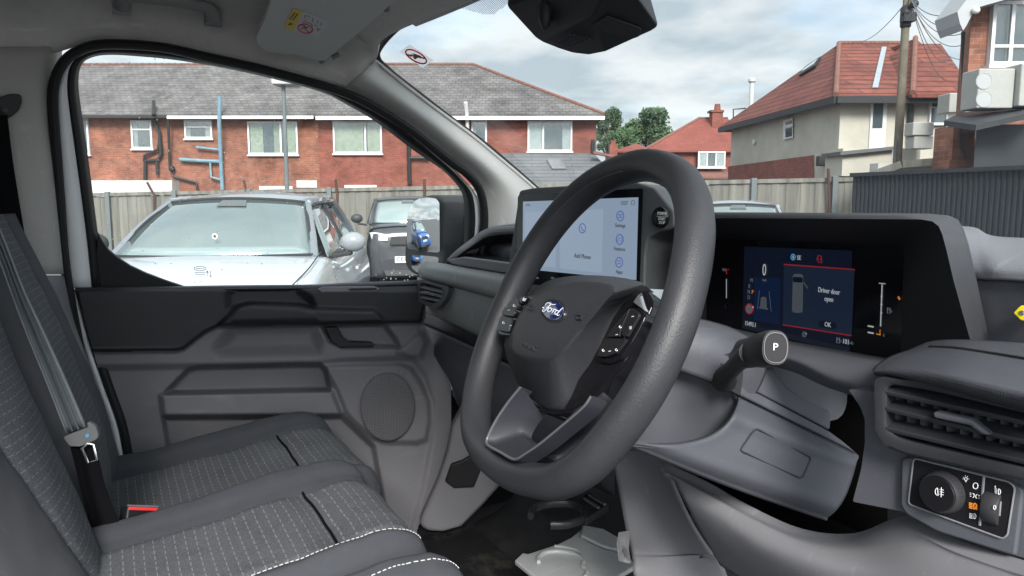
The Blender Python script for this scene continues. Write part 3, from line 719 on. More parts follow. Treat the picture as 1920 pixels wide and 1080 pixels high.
b = MB(); b.ball(Vector((0, 0, 0)), 1, 10); c = Q(1022, 26, 'D', 1.185)
ax = (Q(1012, 26, 'D', 1.21) - Q(1034, 26, 'D', 1.165)); b.v = [tuple(c + Vector((v[0] * .012, v[1] * .010, v[2] * .0245))) for v in b.v]
b.build('side_bulge', 'pod_plastic', pod)
# ================================================================== SEATS
def fabric(name, base, dash, su, sv, axes):
    """woven cloth with rows of pale dashes, laid out in the cloth's own uv (metres)"""
    m = mat(name, base, .95, .5, 1600)
    n, l, p = nodes(m)
    uv = n.new('ShaderNodeUVMap'); uv.uv_map = 'uv'; sp = n.new('ShaderNodeSeparateXYZ'); l.new(uv.outputs[0], sp.inputs[0])
    def math_(op, a, b_=None, c=None):
        x = n.new('ShaderNodeMath'); x.operation = op
        for i, q in enumerate((a, b_, c)):
            if q is None: continue
            if isinstance(q, (int, float)): x.inputs[i].default_value = q
            else: l.new(q, x.inputs[i])
        return x.outputs[0]
    a, b_ = (sp.outputs[0], sp.outputs[1]) if axes == 0 else (sp.outputs[1], sp.outputs[0])
    fa = math_('FRACT', math_('MULTIPLY', a, 1 / su)); row = math_('FLOOR', math_('MULTIPLY', a, 1 / su))
    fb = math_('FRACT', math_('ADD', math_('MULTIPLY', b_, 1 / sv), math_('MULTIPLY', row, .37)))
    line = math_('LESS_THAN', math_('ABSOLUTE', math_('SUBTRACT', fa, .5)), .06)
    dash_ = math_('LESS_THAN', fb, .66)
    # a fine weave under the dashes
    w1 = math_('SINE', math_('MULTIPLY', a, 6.283 / .0022)); w2 = math_('SINE', math_('MULTIPLY', b_, 6.283 / .0022))
    nz = n.new('ShaderNodeTexNoise'); nz.inputs['Scale'].default_value = 420; nz.inputs['Detail'].default_value = 2; cc = n.new('ShaderNodeTexCoord'); l.new(cc.outputs['Object'], nz.inputs['Vector'])
    nb = n.new('ShaderNodeTexNoise'); nb.inputs['Scale'].default_value = 14; nb.inputs['Detail'].default_value = 4; l.new(cc.outputs['Object'], nb.inputs['Vector'])
    wv = math_('MULTIPLY_ADD', math_('MULTIPLY', w1, w2), .22, math_('ADD', math_('MULTIPLY_ADD', nz.outputs['Fac'], 1.5, .05), math_('MULTIPLY_ADD', nb.outputs['Fac'], .6, -.1)))
    mk = math_('MULTIPLY', math_('MULTIPLY', line, dash_), .46)
    sc1 = n.new('ShaderNodeVectorMath'); sc1.operation = 'SCALE'; sc1.inputs[0].default_value = base; l.new(wv, sc1.inputs['Scale'])
    mx = n.new('ShaderNodeMix'); mx.data_type = 'RGBA'; l.new(mk, mx.inputs[0]); l.new(sc1.outputs[0], mx.inputs[6]); mx.inputs[7].default_value = (*dash, 1)
    l.new(mx.outputs[2], p.inputs['Base Color'])
    return m
fabric('cushion_cloth', (.082, .086, .095), (.27, .28, .29), .0135, .018, 1)
fabric('back_cloth', (.092, .096, .104), (.27, .28, .29), .0115, .013, 1)
mat('seat_cloth', (.046, .049, .057), .9, .5, 1500, var=.08, vscale=30)
mat('seat_side', (.070, .071, .079), .85, .4, 1500, var=.05, vscale=30)

def cushion(root, xc, w, z0, y0, y1, seam_v, tp=.02, bol=.020, pan=(-.62, .62), stitch=None, tilt=.035):
    """seat base: side rolls and front roll in plain cloth, a sewn-in patterned panel on top"""
    cs = [(-1.0, -.20), (-1.0, -.055), (-.985, -.022), (-.94, .002), (-.86, bol), (-.76, bol * .75), (-.64, -.002), (-.3, -.006), (0, -.008), (.3, -.006), (.64, -.002), (.76, bol * .75), (.86, bol), (.94, .002), (.985, -.022), (1.0, -.055), (1.0, -.20)]
    L = y1 - y0
    ln = [(0.0, -.07, 0), (0.02, -.03, 0), (.10, -.012, 0), (.3, -.004, 0), (.55, .004, 0), (.78, .016, 0), (.90, .018, 0), (.965, .004, 0), (.995, -.022, 0), (1.005, -.06, 0), (1.0, -.2, 0)]
    rows = []
    for (v, dz, _) in ln:
        k = 1 - tp * 2 * max(0, v - .6)
        rows.append([Vector((xc + u * w * k, y0 + v * L - .03 * abs(u) ** 4 * (v > .6), z0 - tilt * (1 - v) + (dz + cz if dz > -.19 else -.2))) for (u, cz) in cs])
    nu = nv = 6
    g = patch_rows(rows, nu, nv)
    ny, nx = len(g), len(g[0])
    def uof(j): 
        i = min(j // nu, len(cs) - 2); t = j / nu - i; return cs[i][0] * (1 - t) + cs[i + 1][0] * t
    def vof(i):
        q = min(i // nv, len(ln) - 2); t = i / nv - q; return ln[q][0] * (1 - t) + ln[q + 1][0] * t
    A, Bp = MB(), MB(); uvA, uvB = [], []
    ja = [j for j in range(nx) if pan[0] <= uof(j) <= pan[1] and nu * 2 < j < nx - nu * 2]
    jlo, jhi = ja[0], ja[-1]
    isv = min(range(ny), key=lambda i: abs(vof(i) - seam_v))
    for i in range(ny):            # sewn grooves
        for j in range(nx):
            d = 0.0
            for js in (jlo, jhi):
                if vof(i) < .93 or True: d = max(d, math.exp(-((j - js) / .55) ** 2) * .0055 * (1 if vof(i) < .985 else .4))
            if jlo < j < jhi: d = max(d, math.exp(-((i - isv) / 1.1) ** 2) * .012)
            g[i][j] = g[i][j] - Vector((0, 0, d))
            if jlo < j < jhi and .1 < vof(i) < .98:
                g[i][j].z += .004
    for i in range(ny):            # the sag and puckers of a seat that has been sat on
        for j in range(nx):
            p = g[i][j]; g[i][j] = p + Vector((0, 0, .0045 * mnoise.noise(p * 9) + .0020 * mnoise.noise(p * 26) + .0010 * mnoise.noise(Vector((p.x * 30, p.y * 80, 3)))))
    def sub_mesh(cond):
        idx = {}; b = MB(); uv = []
        def vid(i, j):
            if (i, j) not in idx:
                idx[(i, j)] = len(b.v); b.v.append(tuple(g[i][j])); uv.append((g[i][j].x, vof(i) * L))
            return idx[(i, j)]
        for i in range(ny - 1):
            for j in range(nx - 1):
                if cond(i, j): b.f.append((vid(i, j), vid(i, j + 1), vid(i + 1, j + 1), vid(i + 1, j))); b.mi.append(0)
        return b, uv
    inp = lambda i, j: jlo <= j < jhi and vof(i) < .985
    b, uv = sub_mesh(lambda i, j: not inp(i, j)); b.build('seat_base', 'seat_cloth', root, sharp=180, recalc=False)
    b, uv = sub_mesh(inp); pn = b.build('cushion_panel', 'cushion_cloth', root, sharp=180, recalc=False, uv=uv)
    b = MB(); b.tube([g[isv][j] + Vector((0, 0, .0035)) for j in range(jlo, jhi + 1)], .0021, 8); b.build('panel_seam', 'belt_black', pn)
    # stitching beside the seams
    b = MB()
    for js, sgn in stitch or ():
        js = min(range(nx), key=lambda j: abs(uof(j) - js)) if isinstance(js, float) else jhi
        pts = [g[i][js + sgn] + Vector((0, 0, .0012)) for i in range(4, ny) if vof(i) < .99]
        for q in range(len(pts) - 1):
            n_ = max(1, int((pts[q + 1] - pts[q]).length / .0055))
            for k in range(n_):
                a, c = pts[q].lerp(pts[q + 1], k / n_), pts[q].lerp(pts[q + 1], (k + .62) / n_); b.bar(a, c, .0011, .0009)
    if stitch: b.build('seat_stitching', 'stitch', root, smooth=False)
    return g
s1 = thing('van_seating', 'outer dark cloth passenger seat with dashed pattern, against the door', 'seat', (-.47, .1, .76))
cushion(s1, -.475, .225, 1.112, -.16, .425, .77)
s2 = thing('van_seating', 'middle dark cloth passenger seat, the one nearer the steering wheel', 'seat', (-.09, .1, .76))
cushion(s2, -.085, .185, 1.146, -.16, .375, .78, stitch=((0, 7),))
s3 = thing('van_seating', 'driver seat of plain dark cloth whose stitched edge shows under the wheel', 'seat', (.36, .1, .76))
cushion(s3, .355, .285, 1.118, -.20, .40, .6, bol=.030, stitch=((-.80, 0),))

def back(root, pts, widths, m_panel, jl, jh):
    """seat back from a few cross rows; pts: rows bottom to top of 3-D points"""
    g = patch_rows(pts, 8, 8); ny, nx = len(g), len(g[0]); jl *= 8; jh *= 8
    for i in range(ny):
        for js in (jl, jh):
            for dj, dd in ((-1, .002), (0, .005), (1, .002)):
                if 0 <= js + dj < nx: g[i][js + dj] = g[i][js + dj] - Vector((0, dd, 0))
    for i in range(ny):
        for j in range(nx):
            p = g[i][j]; g[i][j] = p + Vector((0, .004 * mnoise.noise(p * 9) + .0018 * mnoise.noise(p * 26), 0))
    def sm(cond):
        idx = {}; b = MB(); uv = []
        def vid(i, j):
            if (i, j) not in idx: idx[(i, j)] = len(b.v); b.v.append(tuple(g[i][j])); uv.append((g[i][j].x * .96, g[i][j].z))
            return idx[(i, j)]
        for i in range(ny - 1):
            for j in range(nx - 1):
                if cond(j): b.f.append((vid(i, j), vid(i, j + 1), vid(i + 1, j + 1), vid(i + 1, j))); b.mi.append(0)
        return b, uv
    b, uv = sm(lambda j: not (jl <= j < jh)); b.build('backrest', 'seat_side', root, sharp=180, recalc=False, solid=.003, off=-1)
    b, uv = sm(lambda j: jl <= j < jh); b.build('backrest_panel', m_panel, root, sharp=180, recalc=False, uv=uv, solid=.003, off=-1)
    b = MB()
    for js in (jh,):
        p = [g[i][js + 1] + Vector((.001, .0015, 0)) for i in range(ny)]
        for q in range(len(p) - 1):
            n_ = max(1, int((p[q + 1] - p[q]).length / .0055))
            for k in range(n_): b.bar(p[q].lerp(p[q + 1], k / n_), p[q].lerp(p[q + 1], (k + .6) / n_), .0011, .0009)
    b.build('back_stitching', 'stitch', root, smooth=False)
# middle back: far edge, patterned panel, seam, near side wrapping backwards
rows = []
for t in (-.1, 0, .2, .4, .6, .8, 1.0, 1.3):
    zf, zs = 1.10 + t * .36, 1.10 + t * .33
    yf = -.043 - .278 * (zf - 1.105); ys = -.051 - .45 * (zs - 1.136)
    F_, S_2 = Vector((-.282, yf, zf)), Vector((-.105, ys, zs))
    rows.append([F_ + Vector((-.004, -.10, 0)), F_ + Vector((-.004, -.03, 0)), F_ + Vector((.006, -.004, 0)), F_.lerp(S_2, .35) + Vector((0, .006, 0)), F_.lerp(S_2, .7) + Vector((0, .007, 0)), S_2, S_2 + Vector((.05, -.012, 0)), S_2 + Vector((.11, -.045, 0)), S_2 + Vector((.15, -.10, 0)), S_2 + Vector((.16, -.18, 0))])
back(s2, rows, None, 'back_cloth', 2, 5)
rows = []
for (x, y) in ((203, 905), (200, 850), (188, 795), (172, 745), (142, 674), (110, 602), (86, 550), (48, 478), (8, 400)):
    e_ = Q(x, y, 'X', -.69)
    rows.append([e_ + Vector(d) for d in ((-.012, -.12, 0), (-.008, -.04, 0), (0, 0, 0), (.03, .016, 0), (.08, .008, 0), (.18, -.004, 0), (.26, -.006, 0), (.33, .004, 0), (.37, -.01, 0), (.39, -.08, 0))])
back(s1, rows, None, 'back_cloth', 4, 7)

# belt buckle standing between the two cushions
bk = thing('seat_buckle', 'black belt buckle with a red release button, upright between the seat cushions', 'belt buckle', Q(262, 1000, 'X', -.27))
bq = [(240, 947), (296, 950), (292, 985), (272, 1003), (232, 1006), (236, 975)]
PBK = Pl(Q(265, 970, 'X', -.262), (.85, .45, .25), (0, 1, 0))
slab('buckle_body', PBK.pts(bq), PBK.n * -.024, 'plastic_black', bk, bevel=.004)
slab('release_button', PBK.pts([(241, 950), (295, 952), (294, 958), (241, 956)], .0006), PBK.n * .0015, 'red_button', bk, bevel=.0006)
slab('buckle_rim', PBK.pts([(238, 946), (297, 948), (297, 951.5), (238, 949.5)], .0006), PBK.n * .002, 'belt_plastic', bk, bevel=.0006)

# lap and shoulder belt
bt = thing('seat_belt', 'grey shoulder belt crossing the outer seat back, its metal tongue hanging free', 'seat belt', Q(150, 830, 'D', 1.16))
la = [(-30, 420), (0, 488), (28, 565), (55, 636), (90, 722), (125, 812)]
ra = [(-14, 395), (12, 455), (45, 540), (83, 620), (122, 705), (163, 800)]
rows = []
for i in range(6):
    D0 = 1.04 + .022 * i
    A, Bq = Vector((*la[i], 0)), Vector((*ra[i], 0)); r = []
    for k, dd in enumerate((0, .006, -.004, .007, -.003, .006, 0, .004)):
        q = A.lerp(Bq, k / 7); r.append(Q(q.x, q.y, 'D', D0 + dd))
    rows.append(r)
patch('webbing', rows, 'belt_grey', bt, 4, 6, solid=.0015)
PT = Pl(Q(152, 818, 'D', 1.145), FW * -1 + RT * .25, RT)
slab('tongue_grip', PT.pts(round_poly([(117, 820), (128, 815), (165, 801), (162, 793), (167, 791), (180, 800), (185, 816), (182, 824), (150, 838), (130, 837)], 4)), PT.n * -.012, 'belt_plastic', bt, bevel=.003)
b = MB(); b.tube(PT.pts([(154, 841), (165, 868), (182, 862), (175, 834), (165, 832)], .004), .0024, 8, closed=True, flat=.6); b.build('metal_tongue', 'chrome', bt)
b = MB(); b.prism(PT.pts([(161, 814), (166, 812), (168, 817), (164, 821), (160, 819)], .0005), PT.n * .001); b.build('stop_button', mat('blue_plastic', (.10, .32, .55), .4), bt, smooth=False)
rows = []
for (a, c, D0) in (((132, 838), (178, 832), 1.155), ((140, 870), (186, 862), 1.15), ((152, 920), (196, 905), 1.145), ((166, 975), (214, 955), 1.14), ((172, 1032), (236, 1005), 1.14)):
    A, Bq = Vector((*a, 0)), Vector((*c, 0)); rows.append([Q(*(A.lerp(Bq, k / 4)).xy, 'D', D0 + .004 * math.sin(k * 2)) for k in range(5)])
patch('lap_webbing', rows, 'belt_black', bt, 4, 5, solid=.0015)
# upper part of the belt on the pillar
ub = thing('belt_anchor', 'black belt loop and dark webbing running down the belt pillar', 'belt anchor', Q(10, 230, 'X', -.66))
slab('anchor_cover', [Q(x, y, 'X', -.672 - .0004 * max(x, 0)) for x, y in round_poly([(-40, 196), (0, 184), (22, 177), (40, 178), (42, 190), (36, 208), (18, 222), (-40, 232)], 8)], (.016, 0, 0), 'plastic_black', ub, bevel=.006)
rows = [[Q(a, y, 'X', X), Q((a + c) / 2, y, 'X', X + .003), Q(c, y, 'X', X)] for (a, c, y, X) in ((-60, 14, 215, -.655), (-40, 24, 300, -.655), (-20, 40, 400, -.655), (0, 60, 520, -.655), (24, 82, 640, -.655))]
patch('pillar_webbing', rows, 'belt_black', ub, 4, 4, solid=.0015)
b = MB(); b.ball(Q(8, 207, 'X', -.655), .006, 6); b.build('anchor_bolt', 'plastic_slate', ub)
# ================================================================== DASHBOARD
dash = thing('dashboard', 'grey and black van dashboard with touchscreen, instrument display, air vents and light switches', 'dashboard', (0, .9, .8))
def ext_patch(name, rows, m, parent=dash, nu=5, nv=5, solid=.004, off=-1, sharp=60): return patch(name, [qrow(r) for r in rows], m, parent, nu, nv, solid, off, sharp=sharp)

# the carcass: top pad reaching forward to the windscreen, from pillar to pillar
rows = []
for X in (-.74, -.5, -.25, 0, .2, .4):
    yb = 1.24 - .18 * (X / .7) ** 2
    rows.append([Vector((X, .80, 1.40)), Vector((X, .83, 1.46)), Vector((X, .86, 1.50)), Vector((X, yb, 1.50)), Vector((X, yb + .04, 1.40))])
patch('top_pad', rows, 'plastic_slate', dash, 4, 4, solid=.01)
# passenger side: ledge, tray, face, dark band, lower panel
def xrow(pts): return [Q(x, y, 'Y', Y) for x, y, Y in pts]
rows = [xrow([(800, 489, .70), (870, 500, .71), (940, 511, .71), (1010, 522, .71), (1110, 537, .71)]),
        xrow([(790, 498, .672), (866, 510, .675), (934, 523, .68), (1000, 536, .68), (1110, 556, .68)]),
        xrow([(784, 507, .664), (856, 523, .667), (925, 540, .67), (995, 556, .67), (1110, 580, .67)]),
        xrow([(786, 517, .664), (848, 532, .667), (918, 551, .67), (990, 571, .67), (1110, 602, .67)]),
        xrow([(790, 523, .672), (846, 537, .678), (916, 556, .68), (988, 577, .68), (1110, 608, .68)])]
patch('ledge', rows, 'plastic_lit', dash, 6, 5, solid=.004)
rows = [xrow([(782, 520, .680), (842, 534, .684), (920, 555, .69), (1000, 577, .69), (1110, 606, .69)]),
        xrow([(780, 548, .676), (838, 570, .680), (914, 598, .685), (1000, 630, .685), (1110, 660, .685)]),
        xrow([(777, 572, .682), (832, 594, .686), (905, 628, .69), (1000, 672, .69), (1110, 720, .69)]),
        xrow([(778, 578, .70), (832, 601, .70), (903, 634, .71), (1000, 680, .71), (1110, 730, .71)])]
patch('fascia_panel', rows, 'plastic_lit', dash, 6, 5, solid=.004)
rows = [xrow([(778, 576, .700), (832, 599, .704), (903, 632, .71), (1000, 678, .71), (1120, 730, .71)]),
        xrow([(781, 606, .706), (830, 626, .708), (893, 655, .715), (1000, 710, .715), (1120, 770, .715)])]
patch('fascia_band', rows, 'plastic_black', dash, 6, 3, solid=.004)
rows = [xrow([(781, 605, .700), (830, 625, .702), (893, 654, .708), (1000, 709, .71), (1150, 790, .71)]),
        xrow([(800, 640, .700), (838, 660, .70), (893, 690, .706), (1000, 745, .71), (1150, 820, .71)]),
        xrow([(822, 680, .700), (850, 705, .70), (893, 735, .706), (1000, 800, .71), (1150, 860, .71)]),
        xrow([(845, 718, .71), (862, 745, .72), (900, 775, .74), (1000, 850, .74), (1150, 910, .75)]),
        xrow([(850, 745, .80), (868, 780, .84), (905, 815, .86), (1000, 860, .90), (1150, 930, .92)])]
patch('lower_fascia', rows, 'plastic_slate', dash, 6, 5, solid=.004)
# open tray on top of the ledge
lip = [(842, 494), (848, 485), (870, 483), (956, 494), (956, 508), (940, 511), (870, 500)]
slab('tray_lip', [Q(x, y, 'Y', .705) for x, y in [(841, 486), (868, 481), (1000, 499), (1000, 520), (944, 512), (870, 500), (845, 495)]], (0, .03, -.004), 'plastic_mid', dash, bevel=.004)
b = MB(); rim = [Q(842, 489, 'Y', .725), Q(862, 471, 'Y', .745), Q(888, 452, 'Y', .78), Q(905, 440, 'Y', .80), Q(925, 434, 'Y', .82), Q(960, 431, 'Y', .84), Q(1010, 429, 'Y', .86)]
b.tube(rim, [.006, .007, .008, .009, .010, .010, .010], 10, smooth=4); tr_ = b.build('tray_rim', 'plastic_mid', dash)
rows = [[p + Vector((0, .0, -.004)) for p in rim[:6]], [Q(x, y, 'Y', Y) for x, y, Y in ((850, 490, .735), (880, 478, .79), (905, 476, .82), (925, 475, .84), (950, 475, .86), (975, 475, .88))], [Q(x, y, 'Y', .72) for x, y in ((848, 492), (870, 494), (895, 497), (920, 501), (950, 504), (985, 508))]]
patch('tray_inside', rows, 'plastic_black', dash, 4, 4, solid=.003)
rows = [[p + Vector((0, .005, .008)) for p in rim], [p + Vector((-.02, .07, .012)) for p in rim], [p + Vector((-.05, .2, .0)) for p in rim]]
patch('tray_hood', rows, 'plastic_mid', dash, 4, 4, solid=.004)

# air vent at the passenger end
def vent_left():
    P0 = Pl(Q(810, 550, 'Y', .664), (.12, -1, .10), (1, 0, 0))
    o = round_poly([(784, 523), (843, 537), (836, 560), (823, 577), (808, 577), (783, 565), (780, 545)], 6)
    i = round_poly([(788, 529), (836, 541), (829, 557), (819, 568), (808, 569), (788, 560), (785, 545)], 5)
    b = MB(); n = 48
    A, B2 = rs_loop(P0.pts(o, .004), n), rs_loop(P0.pts(i, .004), n); C_ = [p - P0.n * .018 for p in B2]
    b.grid([[p - P0.n * .012 for p in A + A[:1]], A + A[:1], B2 + B2[:1], C_ + C_[:1]])
    v = b.build('air_vent', 'plastic_slate', dash, sharp=50)
    b = MB(); b.add([p for p in C_], [tuple(range(n))]); b.build('vent_back', 'plastic_black', v, smooth=False)
    b = MB()
    for t in (.2, .5, .8):
        a, c = P0.at(786, 530 + 32 * t, -.002), P0.at(834 - 8 * t, 542 + 28 * t, -.002); b.bar(a, c, .010, .0028, P0.u + P0.n * .5)
    b.bar(P0.at(800, 547, .001), P0.at(818, 553, .001), .012, .004, P0.u); b.build('vent_slats', 'plastic_mid', v, smooth=False)
def rs_loop(pts, n):
    pts = [Vector(p) for p in pts]; m = len(pts); L = [(pts[(i + 1) % m] - pts[i]).length for i in range(m)]; T = sum(L); out = []; i = 0; acc = 0
    for k in range(n):
        d = T * k / n
        while acc + L[i] < d: acc += L[i]; i += 1
        out.append(pts[i].lerp(pts[(i + 1) % m], (d - acc) / L[i]))
    return out
vent_left()

# ---------------------------------------------------------------- touchscreen
tsA, tsB = Q(981, 378, 'D', 1.335), Q(1197, 370, 'D', 1.10)
rS = (tsB - tsA); rS.z = 0; nS = Vector((rS.y, -rS.x, .10 * rS.length)).normalized()
PS = Pl(tsB, nS, rS)
face = [(973, 357), (1000, 352), (1100, 346), (1190, 341), (1226, 352), (1263, 396), (1264, 424), (1255, 431), (1234, 434), (1214, 446), (1209, 480), (1207, 560), (954, 545), (954, 490)]
mat('screen_case', (.10, .107, .112), .5, .35, 700)
scr = slab('touchscreen_case', PS.pts(round_poly(face, 6)), PS.n * -.075, 'screen_case', dash, bevel=.006, seg=4)
gl = round_poly([(972, 366), (1206, 353), (1199, 553), (969, 530)], 5)
b = MB(); b.prism(PS.pts(gl, .0008), PS.n * .0012); b.build('screen_glass', mat('screen_black', (.006, .006, .008), .09), scr, smooth=False)
lit = [(981, 378), (1197, 370), (1193, 525), (980, 504)]
b = MB(); b.prism(PS.pts(lit, .0022), PS.n * .0004)
b.build('screen_display', mat('display_lit', (.02, .02, .02), .15, emit=(.225, .290, .385), estr=1.0), scr, smooth=False)
b = MB(); mat('card_lit', (.02, .02, .02), .2, emit=(.262, .333, .430), estr=1.0)
b.prism(PS.pts(round_poly([(1050, 396), (1131, 392), (1128, 512), (1050, 503)], 4), .0026), PS.n * .0002); b.prism(PS.pts(round_poly([(985, 397), (1042, 396), (1042, 502), (985, 496)], 4), .0026), PS.n * .0002)
b.prism(PS.pts([(1092 + 14 * math.cos(a), 428 + 17 * math.sin(a)) for a in [2 * math.pi * i / 32 for i in range(32)]], .003), PS.n * .0002)
b.build('screen_cards', 'card_lit', scr, smooth=False)
mat('icon_blue', (.02, .02, .02), .3, emit=(.07, .115, .34), estr=1.0); mat('icon_dim', (.05, .06, .07), .4, emit=(.05, .06, .075), estr=1.0); mat('icon_dark', (.012, .012, .016), .3, emit=(.02, .03, .045), estr=1.0)
def icon(ring, bars, name='screen_icon'):
    b = MB(); cx, cy, rx, ry = ring
    b.tube([PS.at(cx + rx * math.cos(a), cy + ry * math.sin(a), .0034) for a in [2 * math.pi * i / 28 for i in range(28)]], .0009, 5, closed=True)
    for (x0, y0, x1, y1, w) in bars: b.bar(PS.at(x0, y0, .0034), PS.at(x1, y1, .0034), w, .0004, PS.n)
    b.build(name, 'icon_blue', scr, recalc=False)
icon((1163, 405, 6.6, 9.2), [(1159.5, 405 + k, 1166.5, 405 + k, .0012) for k in (-3, 0, 3)])
icon((1162, 449, 6.6, 9.2), [(1158, 452, 1166.5, 452, .0008), (1158, 452, 1158.5, 448.5, .0008), (1158.5, 448.5, 1162, 445.5, .0008), (1162, 445.5, 1166, 446.5, .0008), (1166, 446.5, 1166.5, 452, .0008)])
icon((1161, 492, 6.6, 9.2), [(1160 + q, 492 + k, 1161.6 + q, 492 + k, .0016) for k in (-2.5, 2.5) for q in (-2.4, 0, 2.4)])
icon((1092, 428, 6, 8.6), [(1089.6, 424, 1090.4, 428, .0016), (1090.4, 428, 1092.6, 431.4, .0012), (1092.6, 431.4, 1095, 432.2, .0016)])
b = MB(); b.tube([PS.at(x, y, .0034) for x, y in ((1184, 383.5), (1184, 378), (1187, 375.5), (1190, 378), (1190, 383))], .0005, 5, closed=True); b.build('screen_icon', 'icon_dim', scr, recalc=False)
b = MB(); b.tube([PS.at(x, y, .0034) for x, y in ((986, 386), (990, 382.5), (994, 386))], .0006, 5); b.build('screen_icon', 'icon_dark', scr, recalc=False)
T = []
def stext(s, x, y, hpx, m='icon_dark', sx=1.0, P_=PS, par=None, lift=.0034, parent=None):
    p = P_.at(x, y, lift); k = (p - P_.at(x, y - hpx, lift)).length
    t = text(s, p, P_.r, P_.u, k * 1.38, m, par, sx=sx); T.append(t); return t
T.clear()
for s, x, y, h, sx in (('13:57', 1170, 381, 7.6, .85), ('Settings', 1163, 423, 7.2, .92), ('Features', 1161.5, 467, 7.2, .92), ('Apps', 1161, 510, 7.2, .92), ('Add Phone', 1092, 481, 8.6, .92)): 
    stext(s, x, y, h, 'icon_dark', sx, PS, scr)
join_text(T, 'screen_lettering')
for x in (1007, 1036):
    b = MB(); b.bar(PS.at(x - 3, 521, .0022), PS.at(x + 3, 521.5, .0022), .0030, .0003, PS.n); b.build('climate_icon', 'icon_dim', scr, smooth=False)
# start button
cB = PS.at(1241, 408, .001)
b = MB(); uB = PS.u; rB = PS.r; k = (PS.at(1241, 388) - PS.at(1241, 428)).length / 2
b.lathe(cB, PS.n, [(0, k), (.004, k), (.0055, k * .95), (.0055, k * .86), (.004, k * .83), (.0045, k * .80), (.0052, k * .4), (.0054, .0005)], 36, PS.u)
sb = b.build('start_button', mat('button_black', (.010, .010, .012), .25), dash, sharp=40)
T.clear()
for s, y, h in (('POWER', 400.5, 6), ('START', 410.5, 5.8), ('STOP', 417.5, 5.8)): stext(s, 1241, y, h, 'white_print', .82, PS, sb, .0075)
join_text(T, 'button_lettering')
b = MB(); b.bar(PS.at(1231, 405.5, .0072), PS.at(1251, 405.2, .0072), .0006, .0003, PS.n); b.build('button_rule', 'white_print', sb, smooth=False)
# black infill between the screen and the instruments
rows = [xrow([(1190, 440, .745), (1270, 432, .735), (1345, 425, .735)]), xrow([(1190, 520, .745), (1275, 520, .735), (1345, 520, .735)]), xrow([(1190, 640, .745), (1275, 640, .735), (1345, 640, .735)])]
patch('infill_panel', rows, 'plastic_dark', dash, 4, 4)

# ---------------------------------------------------------------- instrument binnacle
Bp_ = [(1283, 640, .66), (1283, 500, .66), (1285, 420, .66), (1287, 404, .66), (1300, 398, .65), (1400, 398, .62), (1550, 399, .62), (1690, 400, .62), (1740, 400.5, .62), (1768, 403, .62), (1786, 411, .62), (1796, 428, .62), (1805, 455, .62), (1818, 512, .635), (1833, 580, .66), (1846, 640, .70)]
Cp_ = [(1288, 640, .66), (1288, 500, .66), (1290, 430, .66), (1293, 416, .65), (1304, 409, .64), (1400, 409, .62), (1550, 410, .62), (1685, 411, .62), (1728, 411.5, .62), (1748, 415, .62), (1760, 424, .62), (1767, 440, .62), (1775, 470, .62), (1788, 526, .635), (1803, 580, .66), (1820, 640, .70)]
Dp_ = [(1325, 610, .72), (1325, 520, .72), (1327, 455, .72), (1331, 450, .72), (1337, 448, .72), (1400, 450, .72), (1550, 456, .72), (1660, 461, .72), (1680, 462.5, .72), (1690, 464, .72), (1694, 466, .72), (1695, 472, .72), (1694, 500, .72), (1692, 560, .72), (1690, 620, .72), (1688, 668, .72)]
A3 = [Q(x, y, 'Y', Y) for x, y, Y in Bp_]; C3 = [Q(x, y, 'Y', Y) for x, y, Y in Cp_]; D3 = [Q(x, y, 'Y', Y) for x, y, Y in Dp_]
A3 = [p + (p - CAM) * .045 * (1 if i > 7 else .3) for i, p in enumerate(A3)]
O3 = [CAM + (p - CAM) * 1.22 + Vector((-.03, 0, -.02)) for p in A3]
b = MB(); b.grid([O3, [p + Vector((0, .008, -.0006)) for p in A3], A3]); mat('hood_plastic', (.036, .038, .043), .6, .35, 900, var=.08, spec=.35, bdist=.0007)
hood = b.build('instrument_hood', 'hood_plastic', dash, sharp=50)
cC = sum(C3, Vector()) / len(C3)
b = MB(); b.grid([A3, [(p * .5 + q * .5) + Vector((0, -.004, 0)) for p, q in zip(A3, C3)], C3]); b.build('hood_rim', 'hood_plastic', hood, sharp=80)
b = MB(); b.grid([C3, [(p.lerp(q, .08)) for p, q in zip(C3, D3)], [(p.lerp(q, .9)) for p, q in zip(C3, D3)], D3]); b.build('hood_lining', mat('lining_dark', (.016, .017, .020), .6, .25, 700), hood, sharp=50)
PI = Pl(Q(1500, 550, 'Y', .721), (0, -1, 0), (1, 0, 0))
b = MB(); b.prism(PI.pts([(1322, 440), (1700, 458), (1694, 676), (1322, 614)]), Vector((0, .01, 0))); disp = b.build('instrument_display', 'screen_black', dash, smooth=False)
def em(name, c): return mat(name, (.004, .004, .005), .2, emit=c, estr=1.0)
em('d_navy', (.0028, .0052, .013)); em('d_card', (.0070, .0135, .028)); em('d_white', (.31, .335, .36)); em('d_dim', (.075, .085, .10)); em('d_red', (.21, .010, .015)); em('d_amber', (.45, .15, .02)); em('d_blue', (.003, .009, .030)); em('d_grey', (.05, .06, .07)); em('d_bar', (.006, .009, .016)); em('d_cyan', (.05, .22, .45))
b = MB()
def dq(pts, lift, mi): b.m = mi; b.prism(PI.pts(pts, lift), PI.n * .0003)
dq([(1396, 462), (1598, 470), (1594, 655), (1392, 608)], .0006, 0)        # centre field
dq([(1415, 520), (1464, 522), (1462, 608), (1413, 600)], .0010, 6)
dq([(1393, 606), (1594, 652), (1592, 662), (1392, 616)], .0011, 7)        # foot bar
dq([(1470, 497), (1602, 506), (1597, 629), (1468, 609)], .0012, 1)        # message card
dq([(1470, 494.5), (1603, 504.5), (1603, 506.5), (1470, 497)], .0016, 2); dq([(1468, 608), (1597, 628.5), (1597, 630.5), (1468, 610)], .0016, 2)
